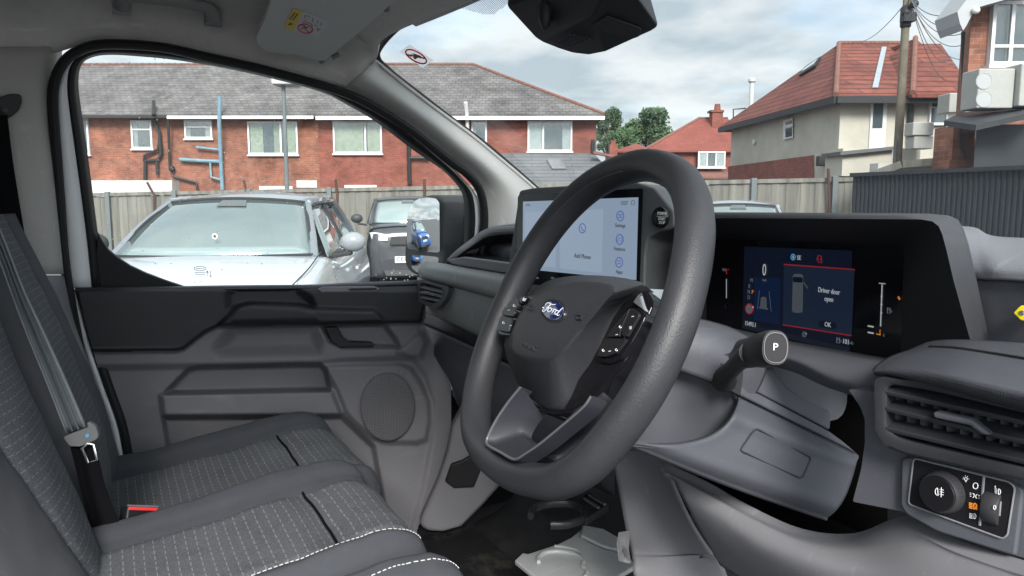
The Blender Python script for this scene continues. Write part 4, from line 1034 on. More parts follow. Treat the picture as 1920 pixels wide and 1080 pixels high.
dq(round_poly([(1536, 601), (1568, 605), (1568, 618), (1535, 613)], 5), .0018, 0)
# van seen from above, with its door open
dq(round_poly([(1487, 513), (1506, 514), (1505, 587), (1485, 586)], 6), .0018, 5); b.m = 5; b.bar(PI.at(1507, 530, .0018), PI.at(1515, 541, .0018), .0014, .0003, PI.n)
dq(round_poly([(1487, 519), (1505, 520), (1505, 530), (1487, 529)], 3), .0022, 0)
dq(round_poly([(1427, 556), (1437, 557), (1438, 580), (1425, 578)], 4), .0014, 5); dq([(1423, 575), (1440, 578), (1440, 581), (1423, 578)], .0016, 5)
b.m = 4; b.bar(PI.at(1424, 545, .0013), PI.at(1420, 580, .0013), .0006, .0003, PI.n); b.bar(PI.at(1442, 546, .0013), PI.at(1446, 584, .0013), .0006, .0003, PI.n)
# speed sign ring
ringp = lambda cx, cy, rx, ry: [PI.at(cx + rx * math.cos(a), cy + ry * math.sin(a), .0016) for a in [2 * math.pi * i / 26 for i in range(26)]]
dq([(1405 + 6.6 * math.cos(a), 579 + 9 * math.sin(a)) for a in [2 * math.pi * i / 26 for i in range(26)]], .0012, 4)
b.m = 2; b.tube(ringp(1405, 579, 6.9, 9.2), .0009, 5, closed=True)
b.m = 5; b.bar(PI.at(1402, 579, .002), PI.at(1408, 579.4, .002), .0012, .0003, PI.n)
b.m = 8; b.tube(ringp(1487, 482, 4.0, 5.4), .0006, 5, closed=True); b.m = 3; b.bar(PI.at(1487, 479, .0018), PI.at(1487, 485, .0018), .0014, .0003, PI.n)
# open-door telltale
b.m = 2; b.tube([PI.at(x, y, .0016) for x, y in ((1533, 482), (1535, 479), (1539, 480), (1540, 484), (1540, 493), (1534, 492))], .0006, 5, closed=True); b.bar(PI.at(1535, 486, .0016), PI.at(1539, 486.5, .0016), .0008, .0003, PI.n); b.bar(PI.at(1533, 485, .0016), PI.at(1530.5, 487, .0016), .0008, .0003, PI.n)
# gauges left and right
b.m = 3; b.bar(PI.at(1362, 523, .0012), PI.at(1362, 559, .0012), .0010, .0003, PI.n)
b.m = 2; b.bar(PI.at(1361, 505, .0012), PI.at(1367, 505, .0012), .001, .0003, PI.n); b.bar(PI.at(1362, 505, .0012), PI.at(1362, 514, .0012), .0016, .0003, PI.n)
b.m = 6; b.bar(PI.at(1360, 571, .0012), PI.at(1360, 579, .0012), .0018, .0003, PI.n)
b.m = 3; b.bar(PI.at(1648, 531, .0012), PI.at(1660, 532, .0012), .0009, .0003, PI.n); b.bar(PI.at(1654, 533, .0012), PI.at(1651, 612, .0012), .0012, .0003, PI.n)
for t in (0, .3, .62): b.bar(PI.at(1651 - t, 556 + 50 * t, .0012), PI.at(1655 - t, 556 + 50 * t, .0012), .0008, .0003, PI.n)
b.bar(PI.at(1627, 611, .0012), PI.at(1638, 613, .0012), .0016, .0003, PI.n); b.bar(PI.at(1627, 623, .0012), PI.at(1638, 625, .0012), .0016, .0003, PI.n)
b.m = 9; b.bar(PI.at(1643, 626, .0012), PI.at(1651, 628, .0012), .0012, .0003, PI.n); b.bar(PI.at(1650, 618, .0012), PI.at(1650, 628, .0012), .0008, .0003, PI.n); b.bar(PI.at(1684, 556, .0012), PI.at(1687, 562, .0012), .002, .0003, PI.n)
b.m = 4   # fuel pump signs
for (x, y) in ((1667, 582), (1572, 638)):
    b.tube([PI.at(x - 3, y + 5, .0018), PI.at(x - 3, y - 5, .0018), PI.at(x + 2, y - 4.5, .0018), PI.at(x + 2, y + 5.5, .0018)], .0006, 5, closed=True); b.bar(PI.at(x - 2, y - 2, .0018), PI.at(x + 1, y - 1.6, .0018), .0012, .0003, PI.n); b.tube([PI.at(x + 2, y, .0018), PI.at(x + 5, y + 1, .0018), PI.at(x + 5, y + 4, .0018)], .0004, 5)
b.tube(ringp(1508, 627, 3.6, 4.6), .0005, 5, closed=True); b.bar(PI.at(1506.5, 630, .0018), PI.at(1508, 624, .0018), .0006, .0003, PI.n); b.bar(PI.at(1509.5, 630, .0018), PI.at(1508, 624, .0018), .0006, .0003, PI.n)
b.build('display_graphics', ['d_navy', 'd_card', 'd_red', 'd_white', 'd_dim', 'd_grey', 'd_blue', 'd_bar', 'd_cyan', 'd_amber'], disp, smooth=False, recalc=False)
T.clear()
for s, x, y, h, m_, sx in (('0', 1433, 507, 23, 'd_white', .62), ('mph', 1433, 525, 5, 'd_dim', .9), ('SE', 1498, 483.5, 8.5, 'd_white', .85), ('Driver door', 1554, 546, 10, 'd_white', .72), ('open', 1554, 561, 10, 'd_white', .72),
                           ('OK', 1552, 609, 9, 'd_white', .8), ('M', 1409, 526, 8, 'd_dim', .8), ('R', 1405, 537, 8, 'd_dim', .8), ('N', 1404, 547.5, 8, 'd_dim', .8), ('D', 1404, 558, 8, 'd_dim', .8), ('P', 1411, 548, 8, 'd_amber', .8),
                           ('15493.1', 1407, 608, 8.5, 'd_white', .78), ('101', 1586, 641, 9.5, 'd_white', .8), ('mls', 1596, 643, 6, 'd_dim', .8), ('120', 1357, 506, 5.5, 'd_dim', .8), ('0', 1657, 629, 6, 'd_dim', .8)):
    stext(s, x, y, h, m_, sx, PI, disp, .0024)
join_text(T, 'display_lettering')
# shelf below the display
rows = [xrow([(1255, 598, .735), (1340, 608, .724), (1480, 638, .724), (1600, 660, .724), (1705, 678, .724)]), xrow([(1265, 601, .71), (1340, 612, .705), (1480, 643, .70), (1600, 667, .69), (1705, 687, .685)]),
        xrow([(1275, 612, .65), (1340, 622, .645), (1480, 653, .635), (1580, 676, .625), (1690, 702, .61)]), xrow([(1280, 640, .63), (1340, 648, .625), (1476, 674, .612), (1560, 712, .603), (1680, 744, .59)]), xrow([(1290, 660, .66), (1340, 668, .66), (1470, 692, .65), (1555, 728, .64), (1680, 764, .62)])]
patch('display_shelf', rows, 'plastic_slate', dash, 6, 6, solid=.004)

# dash top at the driver's end
rows = [xrow([(1770, 425, .86), (1798, 424, .84), (1830, 427, .83), (1858, 441, .82), (1920, 446, .82), (2080, 452, .80)]), xrow([(1780, 440, .80), (1803, 440, .79), (1832, 452, .785), (1862, 462, .78), (1920, 466, .78), (2080, 475, .76)]),
        xrow([(1790, 500, .755), (1815, 500, .75), (1838, 500, .745), (1866, 500, .735), (1920, 502, .73), (2080, 510, .71)]), xrow([(1796, 524, .75), (1822, 523, .745), (1845, 523.5, .735), (1870, 524, .728), (1920, 526, .72), (2080, 535, .70)])]
patch('top_end_pad', rows, mat('plastic_bluegrey', (.13, .133, .148), .6, .45, 600, var=.05), dash, 5, 5)
rows = [xrow([(1798, 523, .752), (1840, 523, .742), (1880, 524, .732), (1920, 525, .728), (2080, 533, .71)]), xrow([(1810, 570, .745), (1846, 570, .735), (1880, 572, .73), (1920, 574, .725), (2080, 580, .71)]), xrow([(1820, 650, .74), (1850, 655, .735), (1880, 660, .73), (1920, 665, .725), (2080, 680, .71)])]
patch('top_end_face', rows, 'plastic_slate', dash, 5, 5)

# ---------------------------------------------------------------- driver's vent and its textured shelf
mt_ = mat('weave_plastic', (.045, .047, .055), .45)
n_, l_, p_ = nodes(mt_); c_ = n_.new('ShaderNodeTexCoord'); v_ = n_.new('ShaderNodeTexVoronoi'); v_.inputs['Scale'].default_value = 430; v_.inputs['Randomness'].default_value = .12
l_.new(c_.outputs['Object'], v_.inputs['Vector']); bp = n_.new('ShaderNodeBump'); bp.inputs['Strength'].default_value = .45; bp.inputs['Distance'].default_value = .0009; l_.new(v_.outputs['Distance'], bp.inputs['Height']); l_.new(bp.outputs[0], p_.inputs['Normal'])
rows = [xrow([(1722, 648, .66), (1745, 639, .67), (1790, 636, .67), (1860, 639, .67), (1930, 644, .66), (2080, 655, .64)]), xrow([(1705, 655, .64), (1742, 651, .64), (1790, 653, .635), (1860, 663, .63), (1930, 674, .62), (2080, 698, .60)]),
        xrow([(1668, 668, .60), (1720, 664, .60), (1780, 672, .595), (1860, 688, .59), (1930, 702, .585), (2080, 735, .565)]), xrow([(1644, 684, .565), (1690, 680, .56), (1770, 690, .55), (1860, 710, .545), (1930, 727, .54), (2080, 768, .52)]),
        xrow([(1637, 692, .553), (1680, 690, .546), (1765, 702, .535), (1860, 725, .53), (1930, 743, .525), (2080, 786, .505)]), xrow([(1637, 700, .553), (1680, 705, .545), (1765, 722, .538), (1860, 746, .533), (1930, 764, .528), (2080, 808, .51)]), xrow([(1642, 705, .575), (1680, 712, .57), (1765, 730, .56), (1860, 755, .555), (1930, 774, .55), (2080, 818, .53)])]
ext = patch('vent_shelf', rows, 'weave_plastic', dash, 7, 6)
b = MB(); b.tube(xrow([(1742, 650, .639), (1790, 652, .634), (1860, 662, .629), (1930, 673, .619), (2080, 697, .599)]), .0012, 6, smooth=4); b.build('shelf_groove', 'plastic_black', ext)
PVn = Pl(Q(1780, 790, 'Y', .555), (.18, -1, .0), (1, 0, 0))
vo_ = [(1639, 706), (1730, 716), (1925, 768), (1990, 788), (1990, 915), (1925, 896), (1760, 862), (1697, 848), (1660, 833), (1641, 812)]
vi_ = [(1664, 720), (1735, 730), (1925, 776), (1978, 792), (1978, 892), (1925, 878), (1770, 843), (1706, 828), (1678, 818), (1661, 800)]
A = rs_loop(PVn.pts(round_poly(vo_, 14, 5), .004), 80); Bv = rs_loop(PVn.pts(round_poly(vi_, 12, 5), .003), 80); Cv = [p - PVn.n * .035 for p in Bv]
A0 = [p - PVn.n * .03 for p in A]
b = MB(); b.grid([r + r[:1] for r in (A0, A, [p * .3 + q * .7 + PVn.n * .001 for p, q in zip(A, Bv)], Bv, Cv)]); vent = b.build('air_vent', 'plastic_dark', dash, sharp=50)
b = MB(); b.add(Cv, [tuple(range(80))]); b.build('vent_back', 'plastic_black', vent, smooth=False)
b = MB()
for (x0, y0, x1, y1, d) in ((1668, 729, 1985, 797, -.004), (1668, 760, 1985, 834, -.004), (1668, 797, 1985, 871, -.004)):
    b.bar(PVn.at(x0, y0, d), PVn.at(x1, y1, d), .016, .0042, PVn.u * 1.0 + PVn.n * .25)
b.build('vent_slats', 'plastic_dark', vent, bevel=.0012, sharp=30)
b = MB()
for k in range(12):
    x = 1688 + k * 25; y = 735 + (x - 1688) * .215
    b.bar(PVn.at(x, y, -.018), PVn.at(x - 2, y + 84, -.018), .012, .0025, PVn.r + PVn.n * .2)
b.build('vent_vanes', 'plastic_slate', vent, smooth=False)
kb = [(1757, 770), (1766, 768), (1832, 783), (1846, 795), (1868, 812), (1850, 811), (1828, 795), (1760, 780)]
slab('vent_slider', PVn.pts(kb, .001), PVn.n * .009, 'plastic_slate', vent, bevel=.002)
# surround panel and light switches
sp_ = [(1590, 730), (1612, 732), (1640, 735), (1646, 815), (1662, 838), (1698, 852), (1760, 866), (1925, 900), (2020, 925), (2020, 1075), (1920, 1047), (1760, 998), (1694, 960), (1598, 941), (1614, 880), (1621, 830), (1621, 786), (1612, 762)]
PSw = Pl(Q(1780, 930, 'Y', .572), (.16, -1, .06), (1, 0, 0))
slab('switch_surround', PSw.pts(round_poly(sp_, 5)), PSw.n * -.05, 'plastic_slate', dash, bevel=.005, seg=4)
so_ = round_poly([(1696, 858), (1712, 855), (1893, 899), (1925, 915), (1910, 1040), (1895, 1036), (1762, 994), (1705, 962), (1694, 945)], 9, 5)
fr = slab('switch_frame', PSw.pts(so_, .001), PSw.n * .006, 'plastic_slate', dash, bevel=.004, seg=4)
sw = round_poly([(1713, 859), (1893, 904), (1903, 914), (1889, 1003), (1880, 1010), (1703, 945)], 8, 5)
b = MB(); b.prism(PSw.pts(sw, .0072), PSw.n * .0012); swp = b.build('light_switch_panel', mat('switch_black', (.010, .010, .012), .35, .1, 900), dash, smooth=False)
b = MB(); L2 = PSw.pts(sw, .0086); b.tube(L2, .0007, 6, closed=True); b.tube([PSw.at(1845, 893, .0086), PSw.at(1837, 985, .0086)], .0010, 6); b.build('panel_edge', 'plastic_mid', swp)
cD = PSw.at(1770, 922, .009); kR = (PSw.at(1766, 885, .009) - PSw.at(1766, 959, .009)).length / 2
b = MB(); n = 72; prof = []
axd = (PSw.n + Vector((-.10, 0, 0))).normalized()
b.lathe(cD, axd, [(0, kR * 1.06), (.005, kR * 1.04), (.0085, kR * .98), (.0093, kR * .93), (.0093, kR * .90)], 72, PSw.u)
for i in range(0, len(b.v)):
    j = i % 72
    if i // 72 in (1, 2) and j % 2: b.v[i] = tuple(Vector(b.v[i]).lerp(cD + axd * .008, .035))
dial = b.build('light_dial', mat('dial_rubber', (.03, .03, .033), .5), swp, sharp=25)
b = MB(); b.lathe(cD + axd * .0093, axd, [(-.001, kR * .90), (.0006, kR * .885), (.0012, kR * .86), (.0012, .0004)], 48, PSw.u); b.build('dial_face', 'switch_black', dial, sharp=40)
PDl = Pl(cD + axd * .0108, axd, (1, 0, 0))
b = MB()
def ic(pts, r=.0004, P_=PSw, lf=.0092, closed=False): b.tube([P_.at(x, y, lf) for x, y in pts], r * .6, 5, closed=closed)
arc = lambda cx, cy, rx, ry, a0, a1, n_=10: [(cx + rx * math.cos(math.radians(a0 + (a1 - a0) * i / n_)), cy + ry * math.sin(math.radians(a0 + (a1 - a0) * i / n_))) for i in range(n_ + 1)]
b.m = 0
ic(arc(1758, 922, 4.5, 7, 90, 270) + [(1758, 915), (1759, 929)], .0005, PDl, 0, True)
for k in (-4.5, 0, 4.5): ic([(1762, 922 + k), (1769, 923.5 + k)], .0005, PDl, 0)
ic([(1765, 914), (1764.5, 932)], .0005, PDl, 0)
ic(arc(1811, 898, 2.6, 3.2, 0, 360), .0005, closed=False); ic([(1810, 902), (1812, 903.5)], .0006)
for a in (-150, -100, -50, 0, 180): ic([(1811 + 4 * math.cos(math.radians(a)), 898 + 5 * math.sin(math.radians(a))), (1811 + 6 * math.cos(math.radians(a)), 898 + 7.2 * math.sin(math.radians(a)))], .0004)
ic(arc(1829, 911, 4.6, 5.6, 0, 360, 20), .0006)
ic(arc(1824, 929, 2.6, 3.6, -90, 90) , .0005); ic(arc(1832, 931, 2.6, 3.6, 90, 270), .0005)
for k in (-3, 0, 3): ic([(1821, 928 + k), (1818.5, 927.3 + k)], .0004); ic([(1834.5, 931.6 + k), (1837, 932.2 + k)], .0004)
ic(arc(1826, 968, 4, 5, -90, 90) + [(1826, 963)], .0005); 
for k in (-4, -1.3, 1.3, 4): ic([(1823.5, 968 + k), (1817.5, 966.5 + k)], .0005)
ic(arc(1872, 922, 4, 5.4, -90, 90) + [(1872, 917)], .0005)
for k in (-4, -1.3, 1.3, 4): ic([(1869.5, 921.5 + k), (1865, 919.6 + k)], .0004)
ic([(1866, 914), (1866, 911)], .0007)
b.m = 1
ic(arc(1827, 949, 4.2, 5.2, -90, 60) + [(1826, 955), (1826, 944)], .0008)
for k in (-4.5, -1.5, 1.5, 4.5): ic([(1823.5, 949 + k), (1817, 947.3 + k)], .0007)
ic([(1828, 955), (1830, 948), (1832, 956)], .0005)
b.build('switch_symbols', ['white_print', mat('lit_amber', (.5, .2, .03), .4, emit=(.55, .17, .02), estr=1.0)], swp, recalc=False)
b = MB(); cW = PSw.at(1865, 951, .003); b.lathe(cW - PSw.r * .0055, PSw.r, [(0, .0125), (.001, .0130), (.010, .0130), (.011, .0125)], 40, PSw.u); th = b.build('level_wheel', 'dial_rubber', swp, sharp=40)
PTh = Pl(cW + PSw.n * .0135, PSw.n, (1, 0, 0)); T.clear(); stext('0', 1865, 952, 9, 'white_print', .9, PTh, th, .0003); T[0].name = 'level_figure'
b = MB(); b.tube([PSw.at(x, y, .0088) for x, y in ((1855, 936), (1876, 941), (1874, 966), (1853, 961))], .0009, 6, closed=True); b.build('wheel_slot', 'plastic_mid', swp)

# ---------------------------------------------------------------- lower dash
rows = [xrow([(1250, 868, .60), (1330, 905, .61), (1400, 945, .615), (1500, 990, .62), (1600, 1000, .62), (1700, 968, .60), (1800, 1010, .585), (1925, 1052, .575), (2050, 1085, .56)]),
        xrow([(1262, 895, .585), (1335, 935, .58), (1410, 975, .575), (1510, 1020, .57), (1610, 1035, .575), (1710, 1020, .575), (1810, 1055, .565), (1930, 1095, .555), (2050, 1130, .54)]),
        xrow([(1280, 935, .58), (1345, 975, .57), (1420, 1020, .56), (1520, 1060, .555), (1620, 1080, .555), (1720, 1090, .55), (1820, 1120, .54), (1930, 1150, .53), (2050, 1190, .52)]),
        xrow([(1310, 990, .59), (1360, 1025, .58), (1430, 1065, .575), (1530, 1110, .57), (1630, 1140, .57), (1730, 1160, .56), (1820, 1190, .55), (1930, 1230, .55), (2050, 1270, .54)]),
        xrow([(1350, 1060, .62), (1380, 1080, .62), (1440, 1115, .62), (1540, 1160, .62), (1640, 1190, .62), (1740, 1210, .61), (1830, 1250, .6), (1930, 1290, .6), (2050, 1330, .59)])]
rows.insert(1, [p + Vector((0, -.010, -.003)) for p in rows[0]]); rows.insert(2, [p.lerp(q, .3) + Vector((0, -.003, 0)) for p, q in zip(rows[1], rows[2])])
patch('lower_panel', rows, 'plastic_light', dash, 6, 6, solid=.005)
b = MB(); b.grid([[Q(x, y, 'Y', .86) for x, y in ((1250, 820), (1400, 830), (1640, 850))], [Q(x, y, 'Y', .88) for x, y in ((1250, 950), (1400, 1000), (1640, 1040))]]); b.build('panel_gap_shade', 'gap_shade', dash, solid=.004)  # black sheet put in as the shade behind the panel
# centre panel beside the pedals
rows = [[Q(1150, 868, 'X', .145), Q(1175, 845, 'X', .165), Q(1215, 848, 'X', .215), Q(1248, 868, 'X', .26)], [Q(1160, 920, 'X', .145), Q(1200, 900, 'X', .175), Q(1240, 910, 'X', .215), Q(1268, 925, 'X', .255)],
        [Q(1172, 985, 'X', .145), Q(1220, 975, 'X', .175), Q(1265, 980, 'X', .215), Q(1300, 990, 'X', .25)], [Q(1182, 1030, 'X', .140), Q(1230, 1035, 'X', .175), Q(1290, 1038, 'X', .21), Q(1335, 1040, 'X', .245)],
        [Q(1186, 1050, 'X', .15), Q(1235, 1050, 'X', .185), Q(1300, 1046, 'X', .22), Q(1345, 1044, 'X', .25)], [Q(1190, 1085, 'X', .16), Q(1240, 1110, 'X', .19), Q(1310, 1120, 'X', .22), Q(1365, 1085, 'X', .25)], [Q(1220, 1180, 'X', .16), Q(1270, 1190, 'X', .19), Q(1330, 1190, 'X', .22), Q(1390, 1180, 'X', .25)]]
patch('centre_panel', rows, 'plastic_light', dash, 6, 6, solid=.004)

# ---------------------------------------------------------------- steering column shroud
XS = lambda l: [Q(x, y, 'X', X) for x, y, X in l]
rows = [XS([(1180, 640, .33), (1240, 676, .36), (1291, 700, .385), (1330, 716, .393), (1388, 746, .402)]), XS([(1180, 700, .345), (1240, 716, .365), (1296, 734, .383), (1340, 750, .390), (1400, 776, .400)]),
        XS([(1180, 770, .355), (1240, 778, .368), (1300, 788, .380), (1350, 800, .388), (1410, 812, .395)]), XS([(1180, 845, .36), (1240, 850, .37), (1300, 850, .38), (1350, 850, .385), (1410, 850, .39)])]
patch('shroud_neck', rows, 'plastic_slate', dash, 6, 6, solid=.004)
arc_ = [(1385, 745), (1376, 774), (1356, 800), (1326, 819), (1284, 830), (1236, 833), (1184, 829)]
rgt = [(1609, 853), (1606, 868), (1601, 888), (1594, 910), (1584, 934), (1570, 955), (1553, 970)]
rows = []
for i in range(7):
    (x0, y0), (x1, y1) = arc_[i], rgt[i]; xa = .412 if i == 0 else (.436 if i < 6 else .428); xe = .416 if i == 0 else (.436 if i < 6 else .424)
    r_ = [Q(x0 - 4, y0 - 2, 'X', xa - .035), Q(x0 - 2, y0 - 1, 'X', xa - .010), Q(x0 + 3, y0 + 2, 'X', xa)]
    sag = 12 * math.sin(math.pi * i / 6)
    for t in (.12, .3, .5, .7, .88, 1.0):
        bend = 16 * (i / 6) * math.sin(math.pi * min(1, t * 1.0)) * (1 - .2 * t)
        r_.append(Q(x0 + (x1 - x0) * t, y0 + (y1 - y0) * t + bend * .35, 'X', xa + (xe - xa) * t + .006 * math.sin(math.pi * t) * (i > 0)))
    rows.append(r_)
e_ = rows[-1]; rows.append([p + Vector((-.012, .006, -.009)) for p in e_]); rows.append([p + Vector((-.075, .02, -.018)) for p in e_])
rows.insert(0, [p + Vector((-.02, .004, .0)) for p in rows[0]])
patch('column_shroud', rows, 'plastic_slate', dash, 7, 6, solid=.004)
PCo = Pl(Q(1460, 850, 'X', .4405), (1, .06, .05), (0, 1, 0))
fl = round_poly([(1417, 803), (1521, 858), (1503, 898), (1387, 845)], 5)
pc_ = [Q(x, y, 'X', .4425) for x, y in fl]
def on_patch(rows_, x, y, lift=0.0):
    from mathutils.bvhtree import BVHTree
    g = patch_rows(rows_, 7, 6); vs = [p for r in g for p in r]; n = len(g[0])
    t = BVHTree.FromPolygons([tuple(v) for v in vs], [(i * n + j, i * n + j + 1, (i + 1) * n + j + 1, (i + 1) * n + j) for i in range(len(g) - 1) for j in range(n - 1)])
    def f(x, y, lift=0.0):
        h = t.ray_cast(CAM, ray(x, y).normalized())
        return (h[0] - ray(x, y).normalized() * lift) if h[0] else None
    return f
fS = on_patch(rows, 0, 0)
b = MB(); lp = [fS(x, y, .0006) for x, y in fl]; lp = [p for p in lp if p]
b.tube(rs_loop(lp, 60), .0011, 6, closed=True); b.build('blank_outline', 'plastic_dark', dash)
b = MB(); b.tube([fS(x, y, .0004) for x, y in ((1262, 690), (1300, 706), (1340, 723), (1388, 747), (1460, 782), (1540, 822), (1600, 851)) if fS(x, y)], .0008, 6); b.build('shroud_seam', 'plastic_black', dash)
# upper cover, beside the stalk
rows = [XS([(1262, 588, .36), (1316, 598, .375), (1372, 614, .385), (1418, 640, .39), (1452, 668, .39)]), XS([(1262, 610, .385), (1316, 618, .40), (1366, 636, .41), (1410, 662, .41), (1440, 690, .405)]),
        XS([(1262, 650, .395), (1316, 656, .41), (1362, 672, .418), (1404, 696, .418), (1428, 720, .412)]), XS([(1262, 690, .395), (1312, 708, .408), (1350, 722, .412), (1393, 742, .412), (1410, 752, .41)])]
patch('column_cover', rows, 'plastic_slate', dash, 6, 6)
slab('cover_channel', XS([(1388, 742, .4145), (1390, 706, .4145), (1414, 690, .412), (1413, 733, .412), (1470, 763, .413), (1558, 810, .414), (1580, 826, .416), (1612, 853, .418)]), (-.02, 0, 0), 'plastic_slate', dash, bevel=.003)
slab('cover_panel', XS([(1416, 692, .402), (1448, 687, .400), (1477, 727, .400), (1515, 752, .401), (1557, 771, .403), (1559, 786, .404), (1557, 808, .406), (1470, 762, .406), (1416, 734, .406)]), (-.02, 0, 0), 'plastic_slate', dash, bevel=.003)
slab('gap_cover', XS([(1440, 670, .355), (1476, 676, .355), (1537, 712, .357), (1587, 726, .360), (1589, 740, .362), (1588, 755, .366), (1585, 768, .371), (1580, 778, .374), (1571, 786, .376), (1556, 790, .376), (1500, 765, .372), (1460, 730, .362)]), (-.006, 0, 0), mat('skin_plastic', (.075, .078, .086), .7, .3, 900), dash, bevel=.0006)
b = MB(); b.grid([[Q(x, y, 'Y', .82) for x, y in ((1420, 660), (1530, 690), (1660, 720))], [Q(x, y, 'Y', .84) for x, y in ((1420, 930), (1530, 960), (1660, 1020))]]); b.build('column_gap_shade', 'gap_shade', dash, solid=.004)  # black sheet put in as the shade beside the column
# gear stalk with its park button
rb_ = round_poly([(1349, 663), (1365, 660), (1386, 664), (1389, 700), (1384, 742), (1336, 716)], 6)
slab('stalk_socket', [Q(x, y, 'X', .412 + .00010 * (x - 1340)) for x, y in rb_], (.004, 0, 0), 'plastic_dark', dash, bevel=.003)
hA, hB = Q(1402, 664, 'X', .492), Q(1446, 652, 'X', .548)
axh = (hB - hA).normalized(); s0 = Q(1357, 712, 'X', .415); hN = (hB + axh * .0)
b = MB(); b.tube([s0, Q(1362, 702, 'X', .428), Q(1376, 688, 'X', .452), Q(1392, 672, 'X', .48), hA.lerp(hB, .15)], [.0135, .0095, .0085, .0095, .011], 14, smooth=4)
stk = b.build('gear_stalk', mat('stalk_black', (.020, .020, .022), .5, .2, 900), dash)
PH = Pl(hB, (Vector((.80, -.57, .20))).normalized(), (1, .9, 0))
rx_ = (PH.at(1427, 652) - PH.at(1481, 652)).length / 2; ry_ = (PH.at(1454, 617) - PH.at(1454, 687)).length / 2
cH = PH.at(1454, 652)
b = MB(); rings = []; base = Q(1392, 664, 'X', .474)
for t, k in ((-.40, .22), (-.15, .55), (0, .78), (.06, .88), (.3, .90), (.33, .86), (.45, .86), (.48, .93), (.62, .93), (.65, .99), (.9, 1.0), (.97, .97), (1.0, .91)):
    c = base.lerp(cH, t); rings.append([c + (PH.r * rx_ * math.copysign(abs(math.cos(a)) ** .8, math.cos(a)) + PH.u * ry_ * math.copysign(abs(math.sin(a)) ** .8, math.sin(a))) * k for a in [2 * math.pi * i / 40 for i in range(41)]])
b.grid(rings); b.add(rings[-1][:-1], [tuple(range(40))]); b.add(rings[0][:-1], [tuple(range(40))])
b.build('stalk_head', 'stalk_black', stk, sharp=40)
b = MB(); pr = [[cH + PH.n * h + (PH.r * rx_ * math.copysign(abs(math.cos(a)) ** .8, math.cos(a)) + PH.u * ry_ * math.copysign(abs(math.sin(a)) ** .8, math.sin(a))) * k for a in [2 * math.pi * i / 40 for i in range(41)]] for h, k in ((-.001, .78), (.0004, .775), (.0008, .75))]
b.grid(pr); b.add(pr[-1][:-1], [tuple(range(40))]); pk = b.build('park_button', mat('park_grey', (.030, .030, .032), .75, .1, 900, spec=.12), stk, sharp=40)
b = MB(); b.tube([cH + PH.n * .001 + (PH.r * rx_ * math.copysign(abs(math.cos(a)) ** .8, math.cos(a)) + PH.u * ry_ * math.copysign(abs(math.sin(a)) ** .8, math.sin(a))) * .80 for a in [2 * math.pi * i / 40 for i in range(40)]], .00035, 6, closed=True); b.build('button_ring', 'plastic_mid', stk)
PH2 = Pl(cH, PH.n, PH.r); T.clear(); t_ = text('P', PH2.at(1454, 651, .0011), PH.r, PH.u, .0085, 'white_print', None, name='button_letter')
t_.parent = stk; t_.matrix_parent_inverse = wmat(stk).inverted()

# cup holder swung out of the lower centre, open flap under it
b = MB(); cz = Q(1085, 962, 'Z', 1.02); 
ch = [Q(x, y, 'Z', 1.02) for x, y in ((995, 968), (1000, 955), (1020, 947), (1050, 944), (1075, 946), (1092, 955), (1096, 966), (1088, 976), (1062, 984), (1032, 985))]
b.tube(ch, [.006] * 10, 10, smooth=4, flat=1.3); cup = b.build('cup_holder', mat('cup_black', (.035, .036, .038), .35), dash)
b = MB(); b.prism([Q(x, y, 'Z', 1.025) for x, y in ((1095, 926), (1105, 922), (1142, 946), (1100, 972), (1092, 968), (1098, 955), (1085, 945))], (0, 0, -.014)); b.build('holder_arm', 'cup_black', cup, bevel=.003)
b = MB(); b.bar(Q(1104, 928, 'Z', 1.028), Q(1134, 946, 'Z', 1.028), .004, .004); b.bar(Q(1095, 934, 'Z', 1.028), Q(1122, 952, 'Z', 1.028), .004, .004); b.build('arm_ribs', 'plastic_mid', cup, smooth=False)
flap = thing('storage_flap', 'pale translucent plastic flap lying open at the foot of the dashboard', 'plastic flap', Q(1080, 1040, 'Z', .93))
ZF = .93
fo = [(965, 1050), (980, 1036), (990, 1038), (1045, 1020), (1070, 1008), (1092, 990), (1130, 996), (1160, 1012), (1192, 1060), (1150, 1085), (1040, 1110)]
fl_ = slab('flap_board', [Q(x, y, 'Z', ZF) for x, y in fo], (0, 0, -.010), 'flap_plastic', flap, bevel=.003)
b = MB(); b.tube([Q(x, y, 'Z', ZF + .003) for x, y in ((1010, 1054), (1009, 1046), (1022, 1036), (1050, 1034), (1078, 1040), (1094, 1052), (1092, 1062), (1100, 1070), (1098, 1082))], .0042, 8, smooth=4); b.tube([Q(x, y, 'Z', ZF + .003) for x, y in ((1040, 1024), (1058, 1026), (1086, 1034), (1094, 1050))], .003, 8, smooth=4); b.build('moulded_rib', 'flap_plastic', flap)
b = MB(); b.prism([Q(x, y, 'Z', ZF + .002) for x, y in ((1088, 1010), (1092, 990), (1132, 998), (1160, 1014), (1172, 1040), (1130, 1030))], (0, 0, .008)); b.build('flap_step', 'flap_plastic', flap, bevel=.005)
b = MB(); b.prism([Q(x, y, 'D', 1.02) for x, y in ((1156, 1020), (1160, 998), (1174, 996), (1172, 1030), (1176, 1056), (1160, 1052))], RT * .005); b.build('flap_tab', mat('tab_grey', (.16, .165, .17), .5), flap, smooth=False)
